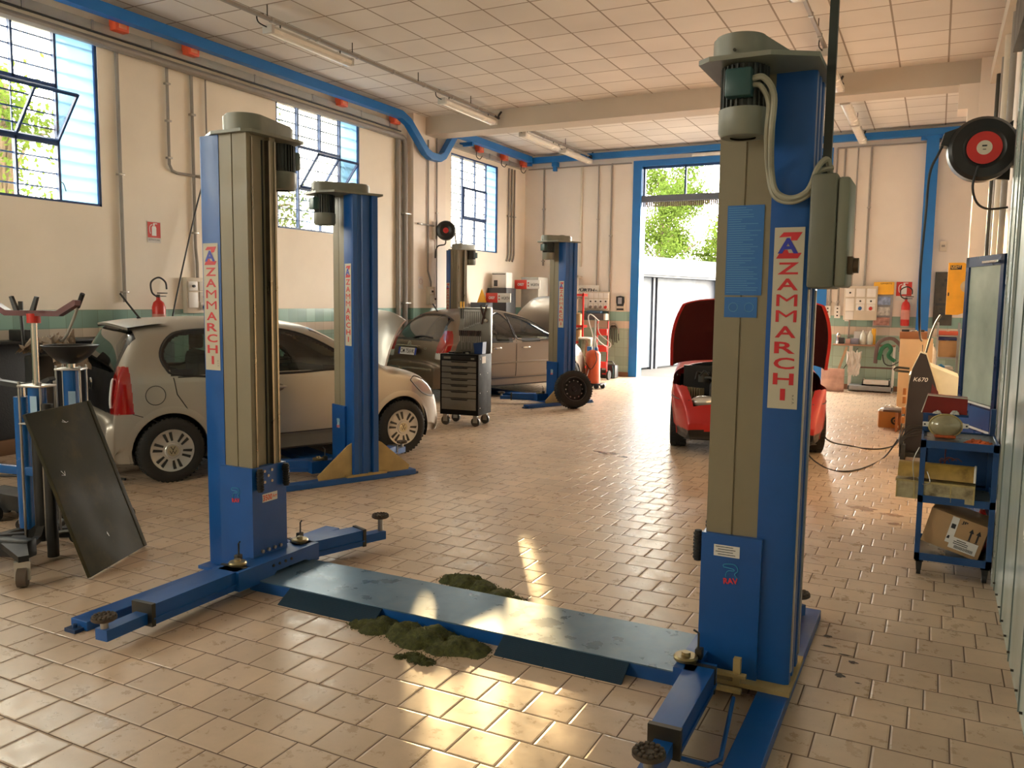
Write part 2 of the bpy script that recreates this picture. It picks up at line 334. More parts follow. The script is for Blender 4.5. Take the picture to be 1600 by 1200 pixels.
    def grid(s, fn, nu, nv):
        vs = [fn(i / nu, j / nv) for i in range(nu + 1) for j in range(nv + 1)]
        fs = [(i * (nv + 1) + j, (i + 1) * (nv + 1) + j, (i + 1) * (nv + 1) + j + 1, i * (nv + 1) + j + 1) for i in range(nu) for j in range(nv)]
        return s._a(vs, fs)
    def islands(s):
        par = list(range(len(s.v)))
        def fd(a):
            while par[a] != a: par[a] = par[par[a]]; a = par[a]
            return a
        for f in s.f:
            r = fd(f[0])
            for i in f[1:]: par[fd(i)] = r
        g = {}
        for f in s.f: g.setdefault(fd(f[0]), []).append(f)
        out = []
        for fs in g.values():
            m = MB(); ix = {}
            for f in fs:
                for i in f:
                    if i not in ix: ix[i] = len(m.v); m.v.append(s.v[i])
            m.f = [tuple(ix[i] for i in f) for f in fs]; out.append(m)
        return out
    def build(s, name, mat, parent=None, smooth=True, ang=35, label=None, recalc=True):
        if name in SPLIT and parent is not None:
            isl = [i for i in s.islands() if len(i.f) > 3]
            if 1 < len(isl) <= 24:
                for i in isl: o = i._build(name, mat, parent, smooth, ang, label, recalc)
                return o
        return s._build(name, mat, parent, smooth, ang, label, recalc)
    def _build(s, name, mat, parent=None, smooth=True, ang=35, label=None, recalc=True):
        me = bpy.data.meshes.new(name); me.from_pydata(s.v, [], s.f)
        if recalc:
            bm = bmesh.new(); bm.from_mesh(me); bmesh.ops.remove_doubles(bm, verts=bm.verts, dist=1e-6); bmesh.ops.recalc_face_normals(bm, faces=bm.faces); bm.to_mesh(me); bm.free()
        me.materials.append(mat)
        if smooth:
            me.polygons.foreach_set('use_smooth', [True] * len(me.polygons)); me.set_sharp_from_angle(angle=math.radians(ang))
        o = bpy.data.objects.new(name, me); COL.objects.link(o)
        if parent: o.parent = parent
        if label: o['label'] = label
        return o
def crom(pts, k):
    out = []
    P = [pts[0]] + list(pts) + [pts[-1]]
    for i in range(1, len(P) - 2):
        a, b, c, d = P[i - 1], P[i], P[i + 1], P[i + 2]
        for j in range(k):
            t = j / k
            out.append(0.5 * ((2 * b) + (c - a) * t + (2 * a - 5 * b + 4 * c - d) * t * t + (3 * b - a - 3 * c + d) * t ** 3))
    out.append(pts[-1]); return out
def tag(o, label, cat, group=None, kind=None):
    if label: o['label'] = label
    if cat: o['category'] = cat
    if group: o['group'] = group
    if kind: o['kind'] = kind
    return o
def thing(name, label, cat, loc=(0, 0, 0), rz=0, group=None, rx=0, ry=0):
    o = bpy.data.objects.new(name, None); COL.objects.link(o); o.empty_display_size = 0.05
    o.matrix_world = Matrix.Translation(loc) @ Matrix.Rotation(rz, 4, 'Z') @ Matrix.Rotation(ry, 4, 'Y') @ Matrix.Rotation(rx, 4, 'X')
    o.rotation_euler = o.matrix_world.to_euler(); o.location = loc
    return tag(o, label, cat, group)
def struct(o): o['kind'] = 'structure'; return o
def text_mb(mb, s, w, h, fr, thick=0.0015, stretch=True, bold=0.0):
    """text fitted into w x h centred at frame fr (4x4: local x = reading direction, local y = up, z = out of surface)"""
    cu = bpy.data.curves.new('t', 'FONT'); cu.body = s; cu.extrude = 0.0; cu.offset = bold; cu.resolution_u = 3
    ob = bpy.data.objects.new('t', cu); COL.objects.link(ob)
    me = bpy.data.meshes.new_from_object(ob)
    vs = [v.co.copy() for v in me.vertices]; fs = [tuple(p.vertices) for p in me.polygons]
    bpy.data.objects.remove(ob); bpy.data.curves.remove(cu); bpy.data.meshes.remove(me)
    if not vs: return mb
    x0 = min(v.x for v in vs); x1 = max(v.x for v in vs); y0 = min(v.y for v in vs); y1 = max(v.y for v in vs)
    sx = w / (x1 - x0); sy = h / (y1 - y0)
    if not stretch: sx = sy = min(sx, sy)
    cx, cy = (x0 + x1) / 2, (y0 + y1) / 2
    mb._a([tuple(fr @ Vector(((v.x - cx) * sx, (v.y - cy) * sy, thick))) for v in vs], fs)
    return mb
def frame(c, xdir, ydir):
    x = Vector(xdir).normalized(); y = Vector(ydir).normalized(); z = x.cross(y)
    return Matrix(((x.x, y.x, z.x, c[0]), (x.y, y.y, z.y, c[1]), (x.z, y.z, z.z, c[2]), (0, 0, 0, 1)))
FY = lambda c: frame(c, (1, 0, 0), (0, 0, 1))      # faces -Y
def quad(mb, fr, pts, z=0.0):
    mb._a([tuple(fr @ Vector((p[0], p[1], z))) for p in pts], [tuple(range(len(pts)))]); return mb
def rect(mb, fr, w, h, z=0.0, cx=0, cy=0):
    return quad(mb, fr, [(cx - w / 2, cy - h / 2), (cx + w / 2, cy - h / 2), (cx + w / 2, cy + h / 2), (cx - w / 2, cy + h / 2)], z)
def copy_tree(o, parent=None):
    c = o.copy(); COL.objects.link(c)
    if parent is not None: c.parent = parent
    for ch in [x for x in bpy.data.objects if x.parent == o and x != c]: copy_tree(ch, c)
    return c
SKY = 12.0; SUN = 11.0; EXPO = 1.3
# ------------------------------------------------------------------ the setting
YB = 17.6; XL = -8.7; XR = 0.6; YF = -4.0; ZC = 5.0
mb = MB(); mb.box(XL - .25, XR + .25, YF - .25, YB + .25, -0.2, 0)
struct(mb.build('floor', floor_mat(), smooth=False))
mb = MB(); mb.box(XL - .25, XR + .25, YF - .25, YB + .25, ZC, ZC + .2)
struct(mb.build('ceiling', ceiling_mat(), smooth=False))
TEAL = (0.25, 0.42, 0.37, 1); WT = (0.58, 0.51, 0.42, 1); GRN = (0.33, 0.45, 0.37, 1)
wl = wall_mat('left_wall_plaster_and_tiles', 1, [(1.17, (0.30, 0.42, 0.36, 1)), (1.30, WT), (1.51, TEAL)], (0.86, 0.79, 0.68, 1))
wb = wall_mat('back_wall_plaster_and_tiles', 0, [(1.08, GRN), (1.24, WT), (1.45, TEAL)], (0.72, 0.66, 0.59, 1))
WINS = [(4.54, 6.52), (9.40, 11.36), (14.28, 16.25), (-0.32, 1.66), (-3.6, -1.62)]
mb = MB()
mb.box(XL - .25, XL, YF, YB, 0, 2.70); mb.box(XL - .25, XL, YF, YB, 4.56, ZC)
ys = [YF] + [v for w in sorted(WINS) for v in w] + [YB]
for i in range(0, len(ys), 2): mb.box(XL - .25, XL, ys[i], ys[i + 1], 2.70, 4.56)
struct(mb.build('wall_left', wl, smooth=False))
mb = MB()
DX0, DX1, DZ = -5.98, -2.03, 4.66
mb.box(XL - .25, DX0, YB, YB + .25, 0, ZC); mb.box(DX1, XR + .25, YB, YB + .25, 0, ZC); mb.box(DX0, DX1, YB, YB + .25, DZ, ZC)
struct(mb.build('wall_back', wb, smooth=False))
mb = MB(); mb.box(XR, XR + .25, YF, YB, 0, ZC)
struct(mb.build('wall_right', plaster, smooth=False))
# wall behind the photographer, with an unseen high window strip added for light
mb = MB()
FW = (-8.2, 2.6, -6.0, 4.5)
mb.box(XL - .25, XR + .25, YF - .25, YF, 0, FW[1]); mb.box(XL - .25, XR + .25, YF - .25, YF, FW[3], ZC)
mb.box(XL - .25, FW[0], YF - .25, YF, FW[1], FW[3]); mb.box(FW[2], XR + .25, YF - .25, YF, FW[1], FW[3])
struct(mb.build('wall_front', plaster, smooth=False))
fr5 = MB()
for k in range(4):
    x = FW[0] + (FW[2] - FW[0]) * k / 3; fr5.box(x - .03, x + .03, YF - .18, YF - .1, FW[1], FW[3])
for z in (FW[1] + .03, FW[3] - .03): fr5.box(FW[0], FW[2], YF - .18, YF - .1, z - .03, z + .03)
w5 = struct(fr5.build('window_5', blue_dark, smooth=False)); fg = MB(); fg.box(FW[0], FW[2], YF - .15, YF - .14, FW[1], FW[3]); fg.build('pane', glass('window_glass', (0.93, 0.95, 0.93, 1), 0.35), w5, smooth=False)
# cross beam and its bearing on the left wall, stepped bearing on the right
mb = MB(); mb.box(XL + .1, XR, 13.15, 13.6, 4.68, ZC); struct(mb.build('trim_1', beamm, smooth=False))
mb = MB(); mb.box(XL, XL + .14, 12.75, 13.85, 0, ZC); struct(mb.build('trim_2', wall_mat('pilaster_plaster_and_tiles', 1, [(1.17, (0.30, 0.42, 0.36, 1)), (1.30, WT), (1.51, TEAL)]), smooth=False))
mb = MB(); mb.box(XR - .25, XR, 13.1, 13.65, 0, ZC); mb.box(XR - .5, XR - .24, 13.12, 13.63, 4.35, 4.68); mb.box(XR - .38, XR - .24, 13.12, 13.63, 4.1, 4.35)
struct(mb.build('trim_3', plaster, smooth=False))
terr = pbr('terracotta_skirting', (0.27, 0.13, 0.065, 1), 0.4, var=0.15)
mb = MB(); mb.box(XL, XL + .015, YF, 12.74, 0, .1); mb.box(XL, XL + .015, 13.86, YB, 0, .1); struct(mb.build('baseboard_left', terr, smooth=False))
mb = MB(); mb.box(XL + .02, DX0, YB - .015, YB, 0, .1); mb.box(DX1 + .12, XR, YB - .015, YB, 0, .1); struct(mb.build('baseboard_back', terr, smooth=False))

bluefr = pbr('blue_window_steel', (0.012, 0.05, 0.17, 1), 0.45, var=0.1)
wglass = glass('window_glass', (0.93, 0.95, 0.93, 1), 0.35)
frost = frosted('frosted_blue_glass', (0.36, 0.52, 0.66, 1), 0.75)
def window(n, y0, y1, tilt):
    X = XL - .03; t = .018; z0, z1 = 2.70, 4.56
    cols = [y0, y0 + .49, y0 + 1.0, y0 + 1.48, y1]
    mb = MB()
    for z in (z0, z1): mb.box(X - .04, X + .02, y0, y1, z - t * (1 if z == z1 else 0) * 1.5, z + t * (1.5 if z == z0 else 0))
    for y in (y0, y1): mb.box(X - .04, X + .02, y - (t * 1.8 if y == y1 else 0), y + (t * 1.8 if y == y0 else 0), z0, z1)
    root = struct(mb.build('window_%d' % n, bluefr, smooth=False))
    mb = MB()
    for i, y in enumerate(cols[1:-1]):
        if i == 1: mb.box(X - .02, X + .012, y - .012, y + .012, 3.94, z1); mb.box(X - .02, X + .012, y - .012, y + .012, z0, 3.34)
        else: mb.box(X - .02, X + .012, y - .014, y + .014, z0, z1)
    for z in (3.33, 3.95): mb.box(X - .02, X + .012, cols[1], cols[3], z - .02, z + .02)
    mb.build('muntin', bluefr, root, smooth=False)
    mb = MB(); k = 0
    z = 4.44
    while z > 2.75:
        mb.box(X - .05, X - .035, y0, y1, z - .008, z + .008); z -= .159; k += 1
    for y in cols[1:-1]: mb.box(X - .05, X - .035, y - .006, y + .006, z0, z1)
    mb.build('glazing_bars', bluefr, root, smooth=False)
    mb = MB()
    mb.box(X - .012, X - .008, y0, cols[3], 3.95, z1); mb.box(X - .012, X - .008, y0, cols[1], z0, 3.95); mb.box(X - .012, X - .008, cols[1], cols[3], z0, 3.33)
    mb.build('clear_pane', wglass, root, smooth=False)
    mb = MB(); mb.box(X - .012, X - .008, cols[3], y1, z0, z1); mb.build('frosted_pane', frost, root, smooth=False, label='pale blue frosted end column of panes')
    # bottom hinged sash, leaning into the room when open
    a = math.radians(tilt)
    M = Matrix.Translation((X + .012, 0, 3.35)) @ Matrix.Rotation(a, 4, 'Y')
    mb = MB(); mb.M = M; h = .60; ya, yb = cols[1] + .02, cols[3] - .0
    for z in (0, h - .03): mb.box(-.015, .015, ya, yb, z, z + .03)
    for y in (ya, (ya + yb) / 2 - .012, yb - .025): mb.box(-.015, .015, y, y + .025, 0, h)
    sash = mb.build('tilting_sash', bluefr, root, smooth=False)
    mb = MB(); mb.M = M; mb.box(-.003, .003, ya, yb, .02, h - .02); mb.build('sash_pane', wglass, sash, smooth=False)
    mb = MB(); mb.tube([(X + .02, cols[3], z0 + .22), (X + .05, cols[3] + .01, z0 + .2), (X + .06, cols[3] + .03, z0 + .12)], .006, 6); mb.build('latch', darksteel, root)
    return root
window(1, *WINS[0], 38); window(2, *WINS[1], 38); window(3, *WINS[2], 1); window(4, *WINS[3], 1); window(6, *WINS[4], 1)  # the sixth is out of view, added to brighten the near floor

# big doorway in the back wall: blue frame, transom lights
mb = MB()
mb.box(-6.06, -5.87, YB - .03, YB + .3, 0, 4.72); mb.box(-2.15, -1.97, YB - .03, YB + .3, 0, 4.72); mb.box(-5.87, -2.15, YB - .03, YB + .2, 4.60, 4.72)
d1 = struct(mb.build('door_1', blue_rail, smooth=False))
mb = MB(); mb.box(-5.87, -2.15, YB + .02, YB + .2, 3.84, 3.97); mb.build('transom_bar', pbr('grey_blue_steel', (0.10, 0.12, 0.16, 1), 0.5), d1, smooth=False)
mb = MB()
for i in range(90): mb.box(-5.86 + i * .041, -5.86 + i * .041 + .03, YB + .1, YB + .11, 3.74 - .015 * random.random(), 3.85)
mb.build('brush_seal', browncloth, d1, smooth=False)
mb = MB()
for x in (-5.84, -4.93, -4.02, -3.11, -2.19): mb.box(x - .02, x + .02, YB + .08, YB + .14, 3.97, 4.60)
mb.box(-5.87, -2.15, YB + .08, YB + .14, 4.55, 4.60)
mb.build('transom_mullion', bluefr, d1, smooth=False)
mb = MB(); mb.box(-5.85, -2.17, YB + .105, YB + .11, 3.97, 4.56); mb.build('transom_pane', wglass, d1, smooth=False)
mb = MB(); mb.box(-5.868, -5.866, YB + .05, YB + .14, 2.1, 2.55); st = mb.build('warning_sticker', pbr('pale_cyan_sticker', (0.25, 0.5, 0.7, 1), .5), d1, smooth=False)
mb = MB()
for k in range(3): mb.box(-5.8655, -5.865, YB + .06, YB + .13, 2.15 + k * .13, 2.22 + k * .13)
mb.build('sticker_print', whiteink, st, smooth=False)
# blue column on the back wall
mb = MB(); mb.box(-.34, -.13, YB - .16, YB - .002, 0, 4.80); mb.box(-.44, -.03, YB - .14, YB - .01, 4.74, 4.80)
tag(mb.build('steel_column', blue_rail, smooth=False), 'blue steel column standing against back wall right of fire extinguisher', 'column')

# ------------------------------------------------------------------ overhead services
def sweep_yz(mb, pts, x0, x1, h):
    """rectangular bar following (y, z) points"""
    n = len(pts); up = []; dn = []
    for i, p in enumerate(pts):
        a = Vector(pts[max(i - 1, 0)]); b = Vector(pts[min(i + 1, n - 1)])
        if 0 < i < n - 1:
            d1 = (Vector(p) - a).normalized(); d2 = (b - Vector(p)).normalized(); nn = Vector((-(d1 + d2).y, (d1 + d2).x)).normalized(); k = 1 / max(.4, nn.dot(Vector((-d1.y, d1.x))))
        else:
            d = (b - a).normalized(); nn = Vector((-d.y, d.x)); k = 1
        up.append(Vector(p) + nn * h / 2 * k); dn.append(Vector(p) - nn * h / 2 * k)
    for i in range(n - 1):
        q = [up[i], up[i + 1], dn[i + 1], dn[i]]
        mb.prism([(v.x, v.y) for v in q], x0, x1, 'x')
rail = thing('overhead_rail', 'long bright blue square rail under the ceiling, dipping below the beam', 'rail', (-8.5, 12, 4.84))
def child(o, parent):
    o.parent = parent; o.matrix_parent_inverse = parent.matrix_world.inverted(); return o
def builds(mb, name, mat, parent, **k):
    """build a mesh given in world coordinates as a child of a placed empty"""
    inv = parent.matrix_world.inverted()
    mb.v = [tuple(inv @ Vector(v)) for v in mb.v]
    return mb.build(name, mat, parent, **k)
mb = MB(); sweep_yz(mb, [(YF, 4.84), (12.15, 4.84), (12.4, 4.76), (12.95, 4.34), (13.1, 4.29), (13.4, 4.29), (13.55, 4.36), (13.95, 4.80), (14.15, 4.86), (17.3, 4.86)], -8.5, -8.38, .13)
builds(mb, 'side_run', blue_rail, rail, smooth=False)
mb = MB(); mb.box(-8.5, XR, YB - .18, YB - .06, 4.80, 4.925); builds(mb, 'end_run', blue_rail, rail, smooth=False)
mb = MB()
for y in (14.6, 17.3): mb.box(-8.7, -8.4, y, y + .05, 4.72, 4.80)
for x in (-7.9, .02): mb.box(x - .06, x + .06, YB - .16, YB - .0, 4.70, 4.80); mb.box(x - .04, x + .04, YB - .14, YB - .06, 4.60, 4.70)
builds(mb, 'bracket', blue_rail, rail, smooth=False)

def add_pipe(name, pts, r, label, cat='pipe', mat=conduitm, n=10, clips=(), smooth=False, group=None):
    mb = MB(); mb.tube(pts, r, n, smooth=smooth); o = mb.build(name, mat)
    tag(o, label, cat, group)
    if clips:
        m2 = MB()
        for c in clips: m2.box(c[0] - r * 1.6, c[0] + r * 1.6, c[1] - r * 1.8, c[1] + r * 1.8, c[2] - .012, c[2] + .012, .003)
        m2.build('clip', steel, o)
    return o
mb = MB(); mb.box(XL, XL + .08, YF, 12.35, 4.645, 4.745)
t = tag(mb.build('power_busbar', traym, smooth=False), 'grey busbar duct under the blue rail, from the near end to the dip', 'busbar')
m2 = MB()
for y in [5.6, 6.4, 7.2, 8.9, 10.1, 11.3, 12.1]: m2.box(XL, XL + .088, y, y + .03, 4.638, 4.752)
m2.build('joint_clamp', steel, t, smooth=False)
mb = MB(); mb.box(XL, XL + .08, 13.95, 17.4, 4.655, 4.745)
t = tag(mb.build('power_busbar', traym, smooth=False), 'grey busbar duct above the farthest window, ending at the back corner', 'busbar')
m2 = MB()
for y in [14.2, 15.7, 16.6]: m2.box(XL, XL + .088, y, y + .03, 4.648, 4.752)
m2.build('joint_clamp', steel, t, smooth=False)
add_pipe('steam_pipe', [(XL + .07, YF, 4.53), (XL + .07, 12.5, 4.53), (XL + .07, 12.56, 4.50), (XL + .07, 12.58, 4.42), (XL + .07, 12.58, .02)], .05, 'thick grey pipe running above the windows and down beside the pilaster', clips=[(XL + .07, 12.58, z) for z in (1.6, 3.2)])
add_pipe('duct_pipe', [(XL + .05, 12.40, 4.48), (XL + .05, 12.40, .02)], .045, 'grey vertical pipe just left of the thick pipe by the pilaster')
add_pipe('cable_run', [(XL + .11, YF, 4.62), (XL + .11, 12.4, 4.615)], .012, 'thin dark cable along the top of the thick grey pipe', 'cable', cable_black)
OB = [(6.73, 'orange outlet box on busbar above right edge of the nearest window'), (7.76, 'orange outlet box on busbar between the nearest and second windows'), (10.75, 'orange outlet box on busbar above the second window'), (12.2, 'orange outlet box on busbar where the blue rail starts to dip'),
      (15.2, 'orange outlet box on busbar above middle of the farthest window'), (16.3, 'orange outlet box on busbar above right edge of the farthest window'), (17.25, 'orange outlet box on busbar in the far corner')]
for y, lab in OB:
    t = thing('outlet_box', lab, 'outlet box', (XL + .12, y, 4.70), 0, 'orange outlet boxes on the busbar')
    MB().box(-.06, .06, -.09, .09, 0, .13, .008).build('body', orange, t); MB().box(.058, .07, -.05, .05, .03, .1, .004).build('cover', pbr('pale_orange', (0.8, 0.25, 0.12, 1)), t)
    if y > 13: MB().tube([(.0, -.1, .02), (.01, -.14, -.1), (.01, 0, -.14), (0, .12, -.06)], .009, 6).build('cable_loop', cable_black, t)
# conduits on the left wall
X = XL + .03
add_pipe('conduit_pipe', [(X, 6.75, 4.5), (X, 6.75, 1.6)], .021, 'grey vertical conduit right of the nearest window, ending above tiles', 'conduit', clips=[(X, 6.75, z) for z in (1.72, 3.1)], group='conduits on left wall')
add_pipe('conduit_pipe', [(X, 7.46, 4.5), (X, 7.46, 3.32), (X, 7.50, 3.25), (X, 7.57, 3.23), (X, 8.6, 3.23)], .018, 'grey conduit that turns sharply right at mid height on left wall', 'conduit', clips=[(X, 7.46, z) for z in (3.4, 3.85, 4.3)], group='conduits on left wall')
add_pipe('conduit_pipe', [(X, 7.84, 4.5), (X, 7.84, 2.3), (X, 7.86, 2.1), (X, 7.86, 1.9)], .02, 'grey conduit dropping straight to the switch box on left wall', 'conduit', clips=[(X, 7.84, z) for z in (2.5, 4.0)], group='conduits on left wall')
add_pipe('conduit_pipe', [(X, 8.07, 4.5), (X, 8.07, 2.6)], .01, 'thinnest conduit on left wall, behind the near left lift post', 'conduit', group='conduits on left wall')
add_pipe('conduit_pipe', [(XL + .17, 12.85, 3.05), (XL + .17, 14.0, 3.05), (XL + .17, 14.15, 3.0), (XL + .17, 14.2, 2.8), (XL + .17, 14.35, 2.2)], .016, 'dark horizontal conduit above the far hose reel', 'conduit', clips=[(XL + .16, 12.95, 3.05)], group='conduits on left wall')
add_pipe('conduit_pipe', [(XL + .165, 13.2, 4.6), (XL + .165, 13.2, 2.2), (XL + .165, 13.3, 2.0), (XL + .165, 13.3, 1.85)], .016, 'conduit on pilaster dropping to the small switch box', 'conduit', group='conduits on left wall')
add_pipe('conduit_pipe', [(XL + .165, 13.5, 4.7), (XL + .165, 13.5, 1.5)], .014, 'thin conduit on pilaster nearest the far hose reel', 'conduit', clips=[(XL + .165, 13.5, 3.3)], group='conduits on left wall')
for i, y in enumerate((16.72, 16.86, 17.0)):
    add_pipe('conduit_pipe', [(X, y, 4.6), (X, y, 2.7), (X, y - .03, 2.6), (X, y - .08, 2.55)], .02, ['first of three side by side conduits right of the farthest window', 'middle of three side by side conduits right of the farthest window', 'last of three side by side conduits right of the farthest window'][i], 'conduit', clips=[(X, y, 3.55)], group='conduits on left wall')
# conduits on the back wall
Y = YB - .03
BC = [(-8.2, 4.7, 2.48, .02, 'conduit on back wall left of the far lift post'), (-6.86, 4.7, 1.82, .016, 'conduit on back wall dropping to the row of sockets'), (-6.55, 4.7, .95, .02, 'conduit on back wall nearest the doorway, running lowest'),
      (-1.90, 4.7, 1.62, .018, 'conduit just right of the doorway, leftmost of a pair'), (-1.75, 4.7, 1.62, .018, 'conduit just right of the doorway, rightmost of a pair'), (-1.52, 4.7, .95, .014, 'thin long conduit on back wall beside the electric panel'), (-1.28, 4.7, 1.93, .02, 'conduit on back wall entering the electric panel from above')]
for x, za, zb, r, lab in BC:
    add_pipe('conduit_pipe', [(x, Y, za), (x, Y, zb)], r, lab, 'conduit', clips=[(x, Y, za - (za - zb) * .42), (x, Y, zb + .1)], group='conduits on back wall')
add_pipe('cable_duct', [(-7.27, YB - .02, 4.7), (-7.27, YB - .02, 2.45)], .03, 'cream flat cable duct on back wall above the lettered sign', 'duct', offwhite, n=4)
add_pipe('conduit_pipe', [(-8.6, Y, 4.68), (-6.1, Y, 4.68)], .016, 'horizontal conduit under blue rail, left of the doorway', 'conduit', group='conduits on back wall')
add_pipe('conduit_pipe', [(-1.9, Y, 4.70), (XR - .02, Y, 4.70)], .016, 'horizontal conduit under blue rail, right of the doorway', 'conduit', group='conduits on back wall')
# tube lights
lens = pbr('tube_light_diffuser', (0.74, 0.70, 0.62, 1), 0.25, var=0.03)
hous = pbr('tube_light_housing', (0.50, 0.48, 0.44, 1), 0.45, var=0.06)
def tube_light(x, y0, y1, lab, z=4.68):
    t = thing('tube_light', lab, 'ceiling light', (x, y0, z), 0, 'tube lights hanging from the ceiling bars')
    Ln = y1 - y0
    MB().prism([(-.07, .06), (-.055, .095), (.055, .095), (.07, .06)], .02, Ln - .02, 'y').build('housing', hous, t)
    MB().prism([(-.072, .06), (-.066, .02), (-.035, 0), (.035, 0), (.066, .02), (.072, .06)], .03, Ln - .03, 'y').build('diffuser', lens, t)
    m = MB(); m.box(-.074, .074, 0, .05, .005, .1, .01); m.box(-.074, .074, Ln - .05, Ln, .005, .1, .01); m.build('end_cap', hous, t)
    m = MB()
    for yy in (.22, Ln - .2): m.cyl((0, yy, .09), (0, yy, .155), .008, n=6)
    m.build('hanger', darksteel, t)
    MB().tube([(0, .02, .07), (-.03, -.1, .1), (-.02, -.13, .18), (0, -.05, .2)], .008, 6).build('supply_cable', cable_black, t)
for a in [(-7.0, 7.44, 8.95, 'tube light over the near left bay, nearest of the left row'), (-7.0, 11.2, 12.9, 'tube light just before the beam, in the left row'), (-7.0, 14.0, 15.6, 'tube light just past the beam, in the left row'), (-7.0, 15.85, 17.35, 'tube light at the far end of the left row'),
          (-1.42, 7.3, 8.98, 'tube light at top edge above the near right lift post'), (-1.42, 11.0, 12.95, 'tube light just before the beam, in the right row'), (-1.42, 13.75, 15.4, 'tube light just past the beam, in the right row'), (-1.42, 15.5, 17.2, 'tube light at the far end of the right row')]:
    tube_light(*a)
t = thing('tube_light', 'short tube light fixed flat above the doorway', 'ceiling light', (-4.75, YB - .08, 4.72))
MB().box(0, 1.2, -.06, .04, 0, .06, .01).build('diffuser', lens, t)
def light_bar(x, y0, y1, lab):
    t = thing('ceiling_bar', lab, 'bar', (x, y0, 4.85))
    Ln = y1 - y0
    MB().box(-.02, .02, 0, Ln, -.018, .018).build('bar', conduitm, t, smooth=False)
    m = MB(); y = .6
    while y < Ln: m.cyl((.0, y, 0), (.0, y, .15), .006, n=6); y += 1.55
    m.build('suspension_rod', darksteel, t)
    m = MB(); y = .3
    while y < Ln: m.box(-.026, .026, y, y + .04, -.024, .024); y += .8
    m.build('coupling', steel, t, smooth=False)
    MB().tube([(0, Ln - .05, 0), (.04, Ln + .05, -.04), (.0, Ln + .12, .02), (.02, Ln + .18, .1)], .018, 8).build('cable_tail', cable_black, t)
light_bar(-7.0, YF, 12.95, 'long grey bar carrying the near lights of the left row')
light_bar(-7.0, 13.85, 17.3, 'short grey bar carrying the far lights of the left row')
light_bar(-1.42, YF, 12.95, 'long grey bar carrying the near lights of the right row')
light_bar(-1.42, 13.75, 17.2, 'short grey bar carrying the far lights of the right row')
# ------------------------------------------------------------------ two-post lifts
HS = 1.695
def zam_sticker(parent, fr, w=.118, h=.74):
    """vertical lettered sticker; fr origin at its centre"""
    m = MB(); rect(m, fr, w, h, .0012); s = m.build('brand_sticker', stickerw, parent, smooth=False, recalc=False)
    word = 'ZAMMARCHI'; m = MB(); lh = .058
    top = h / 2 - .165
    for i, ch in enumerate(word):
        cy = top - i * (lh + .0065)
        wd = w * (.70 if ch != 'I' else .17)
        text_mb(m, ch, wd, .048, fr @ Matrix.Translation((0, cy, 0)), .0022, bold=.0 if ch == 'M' else .02)
    # logo: red bars of a Z behind a blue A
    def L(pts): quad(m, fr, [(x * w, y + h / 2 - .075) for x, y in pts], .0022)
    L([(-.35, .035), (-.2, .055), (.42, .055), (.25, .022), (.05, .022), (.05, .038)])
    L([(-.42, -.05), (.30, -.05), (.42, -.028), (.0, -.028), (-.05, -.015), (-.25, -.015)])
    m.build('red_lettering', redlet, s, smooth=False, recalc=False)
    m = MB(); A = text_mb(m, 'A', w * .68, .062, fr @ Matrix.Translation((-.004, h / 2 - .074, 0)), .0034, bold=.03)
    m.build('blue_lettering', bluelet, s, smooth=False, recalc=False)
    m = MB(); text_mb(m, 's.r.l.', .04, .008, fr @ Matrix.Translation((w * .36, -h / 2 + .04, 0)) @ Matrix.Rotation(-PI / 2, 4, 'Z'), .002); m.build('small_print', blackink, s, smooth=False, recalc=False)
    return s
def rav(parent, fr, sc_=1.0, boxed=False):
    """small outlined figure with red letters RAV"""
    m = MB()
    if boxed: rect(m, fr, .055, .085, .0010); 
    pts = [(-.03, .03), (-.028, .042), (.012, .046), (.028, .034), (.03, .018), (.018, .004), (.03, -.012)]
    T = lambda p: tuple(fr @ Vector((p[0] * sc_, p[1] * sc_, .0022)))
    base = None
    if boxed: base = m.build('small_badge', pbr('pale_blue_badge', (0.35, .5, .6, 1)), parent, smooth=False, recalc=False)
    m = MB(); m.tube([T(p) for p in pts], .0018, 5); m.tube([T(p) for p in [(-.03, .03), (.01, .026), (.014, .018), (-.012, .014), (-.02, -.004), (-.018, -.014)]], .0018, 5)
    o = m.build('badge_outline', pbr('cyan_print', (0.03, 0.30, 0.50, 1)), base or parent)
    m = MB(); text_mb(m, 'RAV', .062 * sc_, .026 * sc_, fr @ Matrix.Translation((.002, -.028 * sc_, 0)) @ Matrix.Rotation(.12, 4, 'Z'), .0030, bold=.03)
    m.build('badge_lettering', pbr('red_badge', (.65, .03, .04, 1)), base or parent, smooth=False, recalc=False)
